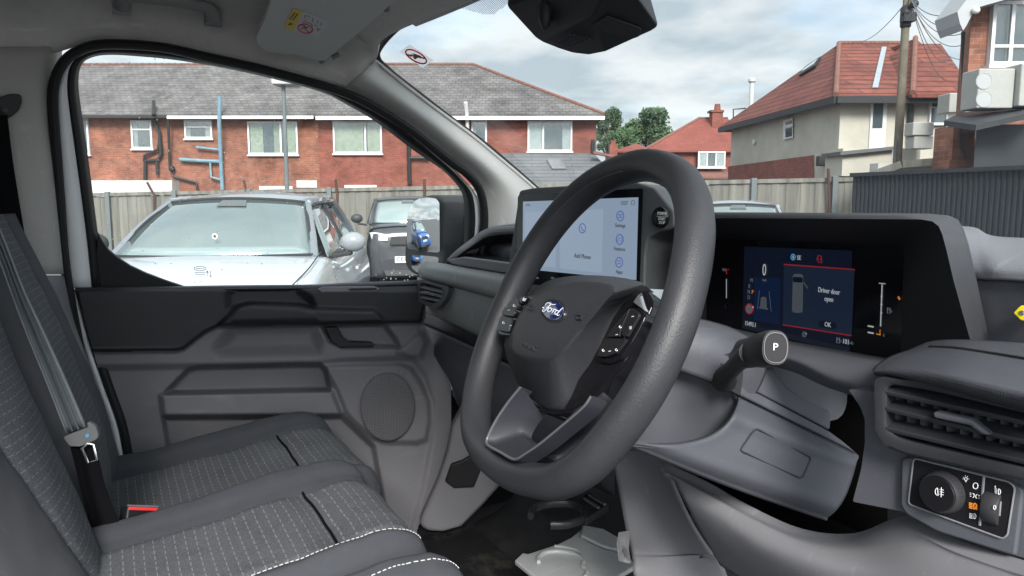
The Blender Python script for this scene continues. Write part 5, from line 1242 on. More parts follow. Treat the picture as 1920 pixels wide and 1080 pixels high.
# yellow tag at the edge of the frame
yt = thing('yellow_tag', 'small yellow plastic tag on the dark dash face beside the windscreen pillar', 'tag', Q(1918, 586, 'Y', .724))
slab('tag_body', [Q(x, y, 'Y', .716) for x, y in round_poly([(1904, 586), (1917, 573), (1940, 570), (1950, 585), (1940, 604), (1918, 600)], 3)], (0, -.004, 0), 'yellow_plastic', yt, bevel=.001)
b = MB(); b.bar(Q(1911, 584, 'Y', .7115), Q(1919, 590, 'Y', .7115), .002, .0004, (0, -1, 0)); b.bar(Q(1912, 590, 'Y', .7115), Q(1918, 583, 'Y', .7115), .002, .0004, (0, -1, 0)); b.build('tag_mark', 'grey_print', yt, smooth=False)
# footwell mat with dusty patches
fm = thing('floor_mat', 'black rubber mat with dusty patches on the passenger footwell floor', 'floor mat', (-.35, .75, .775))
m_ = mat('dusty_mat', (.012, .012, .013), .75, .5, 300)
n_, l_, p_ = nodes(m_); c_ = n_.new('ShaderNodeTexCoord'); v_ = n_.new('ShaderNodeTexNoise'); v_.inputs['Scale'].default_value = 9; v_.inputs['Detail'].default_value = 8; v_.inputs['Roughness'].default_value = .7
l_.new(c_.outputs['Object'], v_.inputs['Vector']); r_ = n_.new('ShaderNodeValToRGB'); r_.color_ramp.elements[0].position = .52; r_.color_ramp.elements[0].color = (.010, .010, .011, 1); r_.color_ramp.elements[1].position = .74; r_.color_ramp.elements[1].color = (.075, .069, .058, 1)
l_.new(v_.outputs['Fac'], r_.inputs[0]); l_.new(r_.outputs[0], p_.inputs['Base Color'])
b = MB(); b.box((-.72, .32, .761), (.12, .80, .775)); b.build('mat_sheet', 'dusty_mat', fm, bevel=.004)
rows = [[Vector((-.72, .79, .775)), Vector((-.3, .79, .775)), Vector((.12, .79, .775))], [Vector((-.72, .90, .82)), Vector((-.3, .90, .82)), Vector((.12, .90, .82))], [Vector((-.72, 1.05, .98)), Vector((-.3, 1.05, .98)), Vector((.12, 1.05, .98))], [Vector((-.72, 1.1, 1.2)), Vector((-.3, 1.1, 1.2)), Vector((.12, 1.1, 1.2))]]
patch('mat_upturn', rows, 'carpet', fm, 4, 4, solid=.006)
# ================================================================== STEERING WHEEL
yw, tl_ = -.1133, .4668
WU = Vector((math.cos(yw), math.sin(yw), 0)); WN0 = Vector((-math.sin(yw), math.cos(yw), 0))
WV = WN0 * math.sin(tl_) + Vector((0, 0, 1)) * math.cos(tl_)
WP = Pl((.3181, .4306, 1.4902), WU.cross(WV), WU)
WNN = WP.n
wheel = thing('steering_wheel', 'black squared-off steering wheel with grained leather rim and blue oval badge', 'steering wheel', WP.at(1090, 640))
cl = [(1216, 310), (1265, 325), (1293, 362), (1303, 415), (1300, 470), (1288, 535), (1268, 605), (1237, 680), (1202, 745), (1160, 805), (1115, 858), (1078, 888), (1040, 903), (1000, 900), (960, 888), (922, 860), (898, 824), (892, 782), (899, 722), (917, 655), (938, 602), (965, 540), (995, 483), (1030, 430), (1070, 383), (1115, 345), (1165, 320)]
pts = cr([WP.at(x, y) for x, y in cl], 6, True)
b = MB()
b.tube(pts, .0168, 28, closed=True, flat=1.12, upv=WNN)
lm = MATS['leather']
rim = b.build('rim', 'leather', wheel)
b = MB(); ctr = WP.at(1090, 610)
sp2 = [p + (ctr - p).normalized() * .0125 + WNN * .0125 for p in pts]
i0, i1 = int(len(pts) * 13.2 / 27), int(len(pts) * .98)
b.tube(sp2[-38:] + sp2[:30] if False else sp2[140:160], .0006, 5); b.build('rim_seam', 'plastic_slate', rim)
# airbag cover
pairs = [((1013, 539), (1022, 547)), ((1030, 530), (1036, 538)), ((1047, 524), (1053, 533)), ((1075, 520), (1078, 529)), ((1102, 518), (1102, 528)), ((1130, 519), (1127, 530)), ((1158, 521), (1148, 535)), ((1185, 525), (1152, 540)), ((1202, 529), (1152, 544)), ((1212, 537), (1149, 549)), ((1199, 550), (1142, 557)), ((1184, 559), (1134, 566)), ((1169, 569), (1126, 577)),
         ((1149, 597), (1112, 594)), ((1138, 620), (1099, 609)), ((1127, 644), (1086, 624)), ((1108, 680), (1068, 645)), ((1085, 711), (1055, 660)), ((1072, 742), (1044, 668)), ((1058, 767), (1036, 672)), ((1035, 771), (1026, 674)), ((1013, 761), (1012, 674)), ((991, 744), (994, 672)), ((974, 719), (978, 669)), ((958, 683), (963, 663)), ((949, 650), (957, 652)), ((954, 622), (962, 626)), ((966, 592), (974, 598)), ((983, 569), (990, 576)), ((999, 550), (1007, 558))]
O1 = [WP.at(x, y, -.006) for (x, y), _ in pairs]; I1 = [WP.at(x, y, .026) for _, (x, y) in pairs]; Bk = [p - WNN * .03 + (ctr - p) * .06 for p in O1]
cI = sum(I1, Vector()) / len(I1)
M1 = [o.lerp(i, .93) + WNN * -.0004 for o, i in zip(O1, I1)]; M2 = [i.lerp(cI, .06) + WNN * .001 for i in I1]; M3 = [i.lerp(cI, .5) + WNN * .0022 for i in I1]
N1 = [o.lerp(i, .05) + WNN * .004 for o, i in zip(O1, I1)]
b = MB(); b.grid([r + r[:1] for r in (Bk, O1, N1, M1, I1, M2, M3)]); b.add(M3 + [cI + WNN * .003], [(i, (i + 1) % len(M3), len(M3)) for i in range(len(M3))])
hub = b.build('airbag_cover', mat('airbag_plastic', (.027, .028, .032), .50, .5, 520, bdet=3, bdist=.0008), wheel, sharp=75)
# oval badge with script lettering
def face_pt(x, y, l): return WP.at(x, y, .0283 + l)
cb = face_pt(1039, 583, .0); a_, b__ = .0262, .0100
er, eu = (WU * math.cos(-.02) + WV * math.sin(-.02)), (WV * math.cos(-.02) - WU * math.sin(-.02))
el = lambda k, h, n=48: [cb + er * a_ * k * math.cos(2 * math.pi * i / n) + eu * b__ * k * math.sin(2 * math.pi * i / n) + WNN * h for i in range(n)]
b = MB(); R_ = [el(1.22, -.0005), el(1.16, .0012), el(1.05, -.0002), el(1.0, -.0006)]; b.grid([r + r[:1] for r in R_]); b.build('badge_recess', 'airbag_plastic', hub)
b = MB(); R_ = [el(1.0, -.001), el(1.0, .0014), el(.95, .0022), el(.915, .0020)]; b.grid([r + r[:1] for r in R_]); b.add(el(1.0, .0008), [tuple(range(48))]); bd = b.build('badge', 'chrome', wheel)
b = MB(); R_ = [el(.915, .0018), el(.5, .0028)]; b.grid([r + r[:1] for r in R_]); b.add(R_[1] + [cb + WNN * .0031], [(i, (i + 1) % 48, 48) for i in range(48)]); b.build('badge_field', 'badge_blue', bd)
def bp_(u, v): return cb + er * a_ * u + eu * b__ * v + WNN * (.0036 - .0010 * (u * u + v * v))
S_ = [([(-.74, .18), (-.70, .42), (-.52, .56), (-.25, .52), (.02, .58), (.12, .70)], [.4, .7, .8, .75, .6, .3]),            # bar of the F
      ([(-.28, .50), (-.34, .2), (-.42, -.1), (-.52, -.38), (-.66, -.50), (-.78, -.40), (-.74, -.24), (-.62, -.22)], [.8, 1, 1, .9, .7, .6, .5, .4]),
      ([(-.56, .02), (-.40, .10), (-.24, .06), (-.16, .16)], [.4, .7, .7, .3]),
      ([(-.10, .12), (-.26, .02), (-.28, -.22), (-.14, -.32), (.0, -.18), (.02, .04), (-.10, .12), (.02, .10), (.12, .14)], [.6, .8, .8, .7, .8, .7, .6, .4, .4]),
      ([(.12, .14), (.20, .16), (.20, -.02), (.16, -.30)], [.4, .7, .9, .7]), ([(.19, -.02), (.26, .12), (.36, .16), (.40, .06)], [.6, .6, .7, .6]),
      ([(.62, .10), (.50, .14), (.40, .0), (.40, -.20), (.50, -.30), (.60, -.16), (.66, .1)], [.6, .7, .8, .8, .7, .7, .6]), ([(.80, .62), (.70, .28), (.62, -.08), (.62, -.28), (.72, -.30), (.82, -.16)], [.5, .9, .9, .8, .6, .3])]
b = MB()
for P_, w_ in S_: b.tube([bp_(*p) for p in P_], [.00082 * w for w in w_], 6, smooth=5, flat=.4, upv=WNN)
b.build('badge_script', mat('badge_white', (.85, .86, .88), .2), bd)
T.clear()
def wtext(s, x, y, h, m, par, lift, sx=1.0):
    p = WP.at(x, y, lift); k = (p - WP.at(x, y - h, lift)).length; return text(s, p, WU, WV, k * 1.38, m, par, sx=sx, ext=.0005)
t1 = wtext('AIRBAG', 994, 650, 7.5, 'airbag_plastic', hub, .0278, 1.35); t1.name = 'raised_lettering'
for x, y, f in ((992, 576, -1), (1085, 594, 1)):
    b = MB()
    for A_, B_ in (((-6 * f, -4), (4 * f, -4)), ((4 * f, -4), (5 * f, 4)), ((5 * f, 4), (-3 * f, 4)), ((-5 * f, 1), (-3 * f, 4))): b.bar(WP.at(x + A_[0], y + A_[1], .0292), WP.at(x + B_[0], y + B_[1], .0292), .0010, .0010, WNN)
    b.build('horn_mark', 'airbag_plastic', hub, smooth=False)
# black carrier behind the cover, spokes
car = [(978, 600), (1010, 548), (1110, 522), (1212, 541), (1222, 566), (1200, 620), (1168, 680), (1140, 712), (1112, 748), (1080, 772), (1040, 778), (1000, 768), (966, 722), (944, 660)]
slab('hub_carrier', WP.pts(round_poly(car, 12), -.006), WNN * -.05, 'gloss_black', wheel, bevel=.005)
# right spoke: black trim, its bright reflection put into colour and tilt; switch pod
trim = [WP.at(x, y, l) for x, y, l in ((1187, 566, .004), (1196, 553, -.002), (1214, 541, -.012), (1245, 543, -.030), (1262, 548, -.036), (1255, 580, -.030), (1244, 592, -.024), (1226, 590, -.014), (1210, 583, -.004))]
b = MB(); b.prism(trim, WNN * -.012); b.build('spoke_trim', mat('glint_metal', (.50, .50, .52), .07, metal=.9), wheel, bevel=.003, sharp=30)  # pale metal stands in for the reflection on gloss black
def pod_(o, face_, lines, marks, par_label, lift):
    p = slab('switch_pod', WP.pts(round_poly(o, 6), lift), WNN * -.03, 'gloss_black', wheel, bevel=.003)
    for f in face_:
        bt_ = slab('switch_button', WP.pts(round_poly(f, 3), lift + .0005), WNN * .0032, mat('button_satin', (.017, .017, .019), .32), p, bevel=.0009)
    b = MB()
    for (x, y, k) in marks:
        if k == 0: b.bar(WP.at(x - 2, y, lift + .0042), WP.at(x + 2, y - 1, lift + .0042), .0007, .0003, WNN)
        elif k == 1:
            for q in (-2, 0, 2): b.bar(WP.at(x - 2, y + q, lift + .0042), WP.at(x + 2, y + q - .8, lift + .0042), .0006, .0003, WNN)
        else: b.tube([WP.at(x + 1.8 * math.cos(a), y + 2.2 * math.sin(a), lift + .0042) for a in [math.pi * i / 4 for i in range(7)]], .0004, 4)
    b.build('button_marks', 'white_print', p, smooth=False)
    return p
pr_ = pod_([(1186, 568), (1204, 577), (1209, 590), (1200, 612), (1183, 642), (1162, 672), (1140, 682), (1118, 678), (1120, 664), (1140, 632), (1162, 598)],
     [[(1189, 579), (1202, 588), (1203, 594), (1180, 634), (1171, 632), (1170, 622)], [(1186, 580), (1168, 622), (1166, 633), (1142, 634), (1152, 618), (1172, 594)], [(1140, 637), (1180, 637), (1160, 664), (1142, 671), (1124, 670), (1128, 656)]], [], [(1182, 615, 1), (1163, 613, 2), (1186, 594, 0), (1156, 628, 0), (1131, 657, 2), (1143, 659, 0), (1156, 656, 2)], '', -.002)
slab('pod_bracket', WP.pts([(1118, 680), (1140, 684), (1164, 674), (1160, 700), (1130, 712), (1108, 706)], -.010), WNN * -.02, 'gloss_black', wheel, bevel=.003)
pl_ = pod_([(1000, 553), (985, 556), (962, 567), (948, 582), (938, 605), (932, 622), (936, 628), (958, 630), (975, 600)],
     [[(962, 568), (975, 560), (978, 572), (972, 582), (953, 574)], [(977, 560), (990, 556), (984, 566), (980, 572)], [(951, 576), (971, 584), (966, 596), (944, 592), (945, 586)], [(943, 594), (965, 599), (957, 625), (936, 621), (938, 608)]], [], [(964, 573, 2), (954, 582, 0), (944, 605, 2), (957, 611, 0)], '', .015)
t2 = wtext('SET', 983, 562, 4.2, 'white_print', pl_, .0192, 1.2); t2.name = 'button_lettering'
# lower spoke: an open U of hard plastic with a pale edge
Os = [(975, 724), (960, 742), (946, 760), (930, 784), (918, 806), (909, 828), (914, 838), (936, 850), (963, 864), (985, 853), (1012, 835), (1045, 808), (1075, 783), (1100, 760), (1112, 742)]
Is = [(1008, 766), (1003, 772), (996, 782), (988, 793), (982, 804), (979, 814), (983, 820), (993, 827), (1004, 833), (1014, 829), (1024, 821), (1042, 805), (1058, 790), (1068, 780), (1076, 770)]
A = [WP.at(x, y, .021) for x, y in Os]; I_ = [WP.at(x, y, -.006) for x, y in Is]
b = MB(); b.grid([cr(r, 3) for r in ([p - WNN * .016 for p in A], A, [a.lerp(i, .10) + WNN * .0 for a, i in zip(A, I_)], [a.lerp(i, .16) - WNN * .004 for a, i in zip(A, I_)], [a.lerp(i, .8) for a, i in zip(A, I_)], I_, [p - WNN * .012 for p in I_])])
low = b.build('lower_spoke', mat('spoke_plastic', (.028, .029, .036), .5, .15, 900, spec=.25), wheel, sharp=40)
b = MB(); b.tube([a.lerp(i, .06) + WNN * .0006 for a, i in zip(A, I_)], .0016, 8, smooth=4); b.build('spoke_edge', mat('edge_grey', (.085, .091, .10), .35), low)
rows = [[WP.at(x, y, l) for x, y, l in ((1002, 846, -.004), (1016, 836, -.006), (1048, 810, -.006), (1084, 780, -.006), (1112, 752, -.008), (1130, 735, -.01))], [WP.at(x, y, l) for x, y, l in ((1018, 850, -.006), (1030, 845, -.012), (1062, 818, -.014), (1096, 790, -.014), (1124, 766, -.014), (1142, 748, -.014))],
        [WP.at(x, y, l) for x, y, l in ((1040, 852, -.010), (1056, 852, -.014), (1082, 832, -.016), (1108, 808, -.016), (1132, 780, -.016), (1160, 752, -.016))]]
patch('rim_gusset', rows, 'spoke_plastic', wheel, 5, 4, solid=.006)
rows = [[WP.at(x, y, -.012) for x, y in ((1165, 660), (1190, 640), (1215, 620), (1235, 590))], [WP.at(x, y, -.02) for x, y in ((1150, 720), (1175, 705), (1215, 690), (1248, 640))], [WP.at(x, y, -.014) for x, y in ((1120, 760), (1150, 760), (1195, 740), (1240, 690))]]
# column tube joining wheel and dash
b = MB(); c0 = WP.at(1085, 640, -.03); b.lathe(c0, -WNN, [(0, .04), (.05, .045), (.10, .05), (.15, .05)], 32); b.build('column_boot', 'plastic_slate', wheel)
# ================================================================== OUTSIDE
def rough(name, base, kind, scale,  c2=None, mortar=None, bump=.6, rough_=.9, bw=.5, rh=.25, var=.25, msz=.02, vscale=1.2):
    """brick, slate or tile pattern laid out in the street frame (x along the wall, z up)"""
    m = mat(name, base, rough_); n, l, p = nodes(m)
    co = n.new('ShaderNodeTexCoord'); s = n.new('ShaderNodeSeparateXYZ'); l.new(co.outputs['Object'], s.inputs[0])
    ad = n.new('ShaderNodeMath'); ad.operation = 'ADD'; l.new(s.outputs[0], ad.inputs[0]); l.new(s.outputs[1], ad.inputs[1])
    if kind == 'wall': u, v = ad.outputs[0], s.outputs[2]
    elif kind == 'side': u, v = s.outputs[1], s.outputs[2]
    else: u, v = s.outputs[0], s.outputs[2]
    c = n.new('ShaderNodeCombineXYZ'); l.new(u, c.inputs[0]); l.new(v, c.inputs[1])
    b = n.new('ShaderNodeTexBrick'); b.inputs['Scale'].default_value = scale; b.inputs['Brick Width'].default_value = bw; b.inputs['Row Height'].default_value = rh
    b.inputs['Mortar Size'].default_value = msz; b.inputs['Color1'].default_value = (*base, 1); b.inputs['Color2'].default_value = (*(c2 or base), 1); b.inputs['Mortar'].default_value = (*(mortar or base), 1)
    b.inputs['Bias'].default_value = -.1
    l.new(c.outputs[0], b.inputs['Vector'])
    nz = n.new('ShaderNodeTexNoise'); nz.inputs['Scale'].default_value = vscale; nz.inputs['Detail'].default_value = 8; nz.inputs['Roughness'].default_value = .7; l.new(co.outputs['Object'], nz.inputs['Vector'])
    r = n.new('ShaderNodeMapRange'); r.inputs['From Min'].default_value = .3; r.inputs['From Max'].default_value = .7; r.inputs['To Min'].default_value = 1 - var; r.inputs['To Max'].default_value = 1 + var; l.new(nz.outputs['Fac'], r.inputs[0])
    sc_ = n.new('ShaderNodeVectorMath'); sc_.operation = 'SCALE'; l.new(b.outputs['Color'], sc_.inputs[0]); l.new(r.outputs[0], sc_.inputs['Scale']); l.new(sc_.outputs[0], p.inputs['Base Color'])
    bp = n.new('ShaderNodeBump'); bp.inputs['Strength'].default_value = bump; bp.inputs['Distance'].default_value = .02; bp.invert = True; l.new(b.outputs['Fac'], bp.inputs['Height']); l.new(bp.outputs[0], p.inputs['Normal'])
    return m
rough('brick_orange', (.225, .083, .050), 'wall', 2.2, (.150, .056, .040), (.20, .115, .085), vscale=1.6, var=.45, rh=.17, bump=.3)
rough('brick_red', (.205, .063, .045), 'wall', 2.2, (.15, .047, .036), (.18, .085, .066), vscale=1.4, var=.35, rh=.17, bump=.3)
rough('brick_near', (.24, .095, .060), 'wall', 2.2, (.16, .06, .042), (.21, .14, .10), vscale=2.6, var=.5, rh=.17, msz=.014)
rough('slate', (.128, .120, .118), 'roof', 2.4, (.090, .086, .086), (.060, .057, .056), vscale=1.1, var=.42, bw=.7, rh=.34, msz=.03)
rough('slate_dark', (.125, .13, .138), 'roof', 2.4, (.110, .115, .122), (.070, .073, .08), vscale=.8, var=.25, bw=4.0, rh=.36, msz=.04)
rough('red_tile', (.165, .052, .037), 'roof', 2.0, (.125, .040, .030), (.070, .024, .020), vscale=1.6, var=.40, bw=5.3, rh=.40, msz=.05)
rough('red_tile_side', (.150, .049, .038), 'side', 2.0, (.118, .038, .031), (.070, .024, .020), vscale=1.6, var=.40, bw=5.3, rh=.44, msz=.05)
rough('plain_tile', (.205, .062, .046), 'roof', 2.4, (.18, .055, .042), (.12, .036, .03), vscale=.6, var=.2, bw=.5, rh=.4)
mat('render_cream', (.39, .37, .315), .9, .2, 60, var=.16, vscale=.8)
mat('render_white', (.42, .41, .39), .9, .2, 60, var=.2, vscale=2)
mat('upvc', (.55, .555, .55), .4)
mat('gutter_black', (.020, .021, .023), .5)
mat('pipe_blue', (.135, .225, .275), .5, var=.2, vscale=6)
m = mat('timber_grey', (.25, .235, .20), .95, .3, 60)
_n, _l, _p = nodes(m); _c = _n.new('ShaderNodeTexCoord'); _m = _n.new('ShaderNodeMapping'); _m.inputs['Scale'].default_value = (6.5, 6.5, .5); _l.new(_c.outputs['Object'], _m.inputs[0])
_z = _n.new('ShaderNodeTexNoise'); _z.inputs['Scale'].default_value = 1.2; _z.inputs['Detail'].default_value = 5; _l.new(_m.outputs[0], _z.inputs['Vector'])
_r = _n.new('ShaderNodeValToRGB'); _r.color_ramp.elements[0].position = .30; _r.color_ramp.elements[0].color = (.10, .098, .086, 1); _r.color_ramp.elements[1].position = .70; _r.color_ramp.elements[1].color = (.215, .205, .18, 1); _l.new(_z.outputs['Fac'], _r.inputs[0]); _l.new(_r.outputs[0], _p.inputs['Base Color'])
mat('timber_pole', (.145, .125, .095), .95, .4, 60, var=.25, vscale=5)
mat('steel_grey', (.13, .145, .15), .6, metal=.2)
mat('rust', (.07, .04, .03), .9)
mat('dark_pane', (.055, .075, .085), .06, spec=.8)
mat('curtain_green', (.48, .50, .38), .9, var=.2, vscale=5)
mat('curtain_white', (.58, .60, .60), .9, var=.15, vscale=5)
mat('terracotta', (.165, .078, .060), .9, var=.2, vscale=3)
mat('black_metal', (.018, .020, .024), .55, var=.25, vscale=3)
mat('fence_blue', (.021, .024, .029), .6, var=.2, vscale=2)
mat('ac_white', (.30, .30, .28), .5, var=.06)
# ground: one sheet to the horizon
m = mat('tarmac', (.085, .085, .087), .9, .6, 120, var=.25, vscale=.9)
b = MB(); b.add([(-900, -900, 0), (900, -900, 0), (900, 900, 0), (-900, 900, 0)], [(0, 1, 2, 3)]); g_ = b.build('ground', 'tarmac', None, smooth=False); g_['kind'] = 'structure'

def out_thing(name, label, cat, px, py, H, group=None, z=0.0):
    p = FRAME @ Vector((V(px, py, H).x, H, z)); return thing(name, label, cat, p, RZ, group)
def SB(b, name, m, par, **k): return b.build(name, m, par, frame=FRAME, **k)
def rect(b, x0, y0, x1, y1, H, d):     # upright box given by its front rectangle in photo pixels
    a, c = V(x0, y1, H), V(x1, y0, H); b.box((a.x, H, a.z), (c.x, H + d, c.z))
def window(par, x0, y0, x1, y1, H, mull=(), trans=(), cur=None, fw_=3.2, open_=None):
    a, c = V(x0, y1, H), V(x1, y0, H); w, h = c.x - a.x, c.z - a.z; k = fw_ / F * H
    b = MB(); y = H - .10
    b.box((a.x, y, a.z), (a.x + k, H + .05, c.z)); b.box((c.x - k, y, a.z), (c.x, H + .05, c.z)); b.box((a.x + k, y, a.z), (c.x - k, H + .05, a.z + k)); b.box((a.x + k, y, c.z - k), (c.x - k, H + .05, c.z))
    for t in mull: b.box((a.x + w * t - k * .5, y + .005, a.z + k), (a.x + w * t + k * .5, H + .05, c.z - k))
    for t, u0, u1 in trans: b.box((a.x + w * u0 + k * .4, y + .01, a.z + h * t - k * .4), (a.x + w * u1 - k * .4, H + .05, a.z + h * t + k * .4))
    wi = SB(b, 'window', 'upvc', par, smooth=False)
    b = MB(); b.box((a.x - k * .6, H - .14, a.z - k * .9), (c.x + k * .6, H + .03, a.z - .003)); SB(b, 'sill', 'upvc', wi, smooth=False)
    b = MB(); b.box((a.x + k * .5, H - .072, a.z + k * .5), (c.x - k * .5, H - .068, c.z - k * .5)); SB(b, 'pane', 'dark_pane' if cur is None else 'clear_glass', wi, smooth=False)
    if cur:
        b = MB(); b.m = 0
        b.box((a.x + k * .5, H - .008, a.z + k * .5), (c.x - k * .5, H - .003, c.z - k * .5)); b.m = 1; n = 26
        for (u0, u1) in cur[1]:
            for i in range(n):
                t0, t1 = u0 + (u1 - u0) * i / n, u0 + (u1 - u0) * (i + 1) / n
                b.box((a.x + w * t0, H - .045 + .012 * (i % 2), a.z + k * .6), (a.x + w * t1 - .002, H - .03 + .012 * (i % 2), c.z - k * .6))
        SB(b, 'curtain', ['dark_pane', cur[0]], wi, smooth=False)
    return wi
def walls(par, x0, x1, ytop, H, depth, m, name='wall', z0=0.0):
    a, c = V(x0, ytop, H), V(x1, ytop, H); b = MB(); b.box((a.x, H, z0), (c.x, H + depth, a.z)); return SB(b, name, m, par, smooth=False)
def roof_poly(par, polys, m, name='roof', th=.12):
    b = MB()
    for p in polys: b.prism(p, (0, 0, -th))
    return SB(b, name, m, par, smooth=False)
def pipe(par, pts, r, m, name='drain_pipe'):
    b = MB(); b.tube([V(x, y, H) for x, y, H in pts], r, 8); return SB(b, name, m, par)

# ---- the terrace seen through the side window and the left of the windscreen
HW = 34.0; HE = 33.5; HRi = 38.6
zr = V(400, 121, HRi).z; ze = V(400, 214.5, HE).z
def at_(px, H, z, py=300): return Vector((V(px, py, H).x, H, z))
hA = out_thing('terraced_house', 'orange brick house with grey slate roof and a pale blue pipe, behind the white car', 'house', 400, 300, HW)
xL, xM = -23.5, V(597, 250, HW).x; xR = V(1118, 250, HW).x
b = MB(); b.box((xL, HW, 0), (xM - .003, HW + 9, ze + .05)); SB(b, 'wall', 'brick_orange', hA, smooth=False)
eL, eM = Vector((xL - .2, HE, ze)), Vector((xM - .002, HE, ze)); rL, rM = Vector((xL - .2, HRi, zr)), Vector((xM - .002, HRi, zr)); bL, bM = Vector((xL - .2, HW + 9.4, ze)), Vector((xM - .002, HW + 9.4, ze))
rf = roof_poly(hA, [[eL, eM, rM, rL], [rL, rM, bM, bL]], 'slate')
b = MB(); 
for i in range(48):
    t0, t1 = i / 48, (i + .94) / 48; b.tube([rL.lerp(rM, t0) + Vector((0, 0, .0)), rL.lerp(rM, t1) + Vector((0, 0, .015))], .075, 8)
SB(b, 'ridge_tiles', 'terracotta', rf)
b = MB(); b.bar(eL + Vector((0, -.06, -.10)), at_(318, HE, ze - .10) + Vector((0, -.06, 0)), .13, .12); SB(b, 'gutter', 'gutter_black', hA, smooth=False)
b = MB(); b.bar(at_(318, HE - .06, ze - .13), Vector((xM - .05, HE - .06, ze - .13)), .12, .13); SB(b, 'fascia_board', 'upvc', hA, smooth=False)
window(hA, 120, 222, 166, 290, HW, (.5,), (), None)
window(hA, 249, 226, 285, 279, HW, (), ((.68, 0, 1),), ('curtain_white', ((.1, .3),)))
window(hA, 348, 225, 398, 260, HW, (), ((.62, 0, 1),), ('curtain_white', ((.05, .2), (.75, .95))))
window(hA, 467, 228, 558, 290, HW, (.66,), (), ('curtain_green', ((.05, .30), (.52, .64), (.70, .95))))
pipe(hA, [(288, 190, 33.9), (288, 214, 33.2), (288, 222, 33.85), (299, 250, 33.85), (302, 290, 33.85), (296, 300, 33.85), (272, 302, 33.85), (272, 345, 33.85)], .075, 'gutter_black')
pipe(hA, [(299, 262, 33.84), (296, 280, 33.84), (271, 292, 33.84), (270, 303, 33.84)], .06, 'gutter_black')
pipe(hA, [(294, 300, 33.84), (295, 328, 33.84)], .07, 'gutter_black')
pipe(hA, [(315, 218, 33.5), (318, 310, 33.85), (324, 330, 33.85), (350, 338, 33.85), (368, 342, 33.85), (370, 356, 33.85)], .055, 'gutter_black')
b = MB(); b.ball(V(322, 316, 33.8), .14, 5); SB(b, 'hopper_head', 'gutter_black', hA)
pipe(hA, [(412, 181, 33.3), (411, 230, 33.3), (414, 300, 33.75), (417, 356, 33.75)], .085, 'pipe_blue', 'blue_pipe')
pipe(hA, [(337, 299, 33.8), (370, 301, 33.8), (413, 303, 33.8)], .08, 'pipe_blue', 'blue_pipe')
pipe(hA, [(368, 276, 33.8), (413, 281, 33.8)], .055, 'pipe_blue', 'blue_pipe')
pipe(hA, [(394, 305, 33.8), (396, 332, 33.8), (414, 337, 33.8)], .05, 'pipe_blue', 'blue_pipe')
b = MB(); rect(b, 120, 338, 322, 372, 33.2, .8); SB(b, 'rendered_porch', 'render_white', hA, smooth=False)
b = MB(); rect(b, 486, 349, 548, 356, 33.9, .1); SB(b, 'lintel', 'upvc', hA, smooth=False)
b = MB(); rect(b, 556, 338, 594, 352, 33.96, .03); SB(b, 'paint_patch', 'render_white', hA, smooth=False)
hB = out_thing('terraced_house', 'red brick house with a hipped slate roof at the end of the terrace', 'house', 850, 300, HW)
b = MB(); b.box((xM, HW, 0), (xR, HW + 9, ze + .05)); SB(b, 'wall', 'brick_red', hB, smooth=False)
eM2, eR = Vector((xM + .002, HE, ze)), Vector((V(1133, 250, HE).x, HE, ze)); rM2, rR = Vector((xM + .002, HRi, zr)), Vector((V(886, 128, HRi).x, HRi, zr)); bM2, bR = Vector((xM + .002, HW + 9.4, ze)), Vector((eR.x, HW + 9.4, ze))
rf = roof_poly(hB, [[eM2, eR, rR, rM2], [eR, bR, rR], [rM2, rR, bR, bM2]], 'slate')
b = MB()
for (p, q, n) in ((rM2, rR, 22), (rR, eR, 26), (rR, bR, 26)):
    for i in range(n): b.tube([p.lerp(q, i / n) + Vector((0, 0, .02)), p.lerp(q, (i + .94) / n) + Vector((0, 0, .02))], .075, 8)
SB(b, 'ridge_tiles', 'terracotta', rf)
b = MB(); b.bar(eM2 + Vector((.05, -.06, -.16)), eR + Vector((0, -.06, -.16)), .14, .15); SB(b, 'gutter', 'upvc', hB, smooth=False)
window(hB, 626, 227, 716, 288, HW, (.66,), (), ('curtain_green', ((.04, .62), (.70, .96))))
window(hB, 884, 225, 913, 272, HW, (), (), ('curtain_white', ((.1, .3),)))
window(hB, 989, 227, 1073, 284, HW, (.35,), (), ('curtain_white', ((.04, .32), (.78, .95))))
pipe(hB, [(873, 192, 33.2), (876, 222, 33.6), (878, 290, 33.85)], .08, 'upvc', 'white_pipe')
pipe(hB, [(766, 262, 33.85), (768, 345, 33.85)], .09, 'gutter_black'); pipe(hB, [(768, 296, 33.84), (805, 297, 33.84)], .07, 'gutter_black')
pipe(hB, [(1112, 262, 33.8), (1112, 300, 33.8)], .08, 'gutter_black')
b = MB(); rect(b, 646, 347, 706, 355, 33.9, .1); SB(b, 'lintel', 'upvc', hB, smooth=False)
lt_ = [Vector((V(900, 288, 33.9).x, 33.95, V(930, 287, 33.95).z)), Vector((V(1113, 288, 33.9).x, 33.95, V(930, 287, 33.95).z)), Vector((V(1170, 340, 30).x, 30, V(1000, 349, 30).z)), Vector((V(898, 340, 30).x, 30, V(1000, 349, 30).z))]
roof_poly(hB, [lt_], 'slate_dark', 'lean_to_roof')
b = MB(); b.box((V(903, 340, 30.2).x, 30.3, 0), (V(1160, 340, 30.2).x, 33.99, lt_[2].z - .10)); SB(b, 'lean_to', 'brick_red', hB, smooth=False)
nL = (lt_[1] - lt_[0]).cross(lt_[3] - lt_[0]).normalized(); nL = nL if nL.z > 0 else -nL
def on_lt(x, y, lf):
    d = V(x, y, 30) - Vector((0, 0, CAM.z)); o = Vector((0, 0, CAM.z)); return o + d * ((lt_[0] - o).dot(nL) / d.dot(nL)) + nL * lf
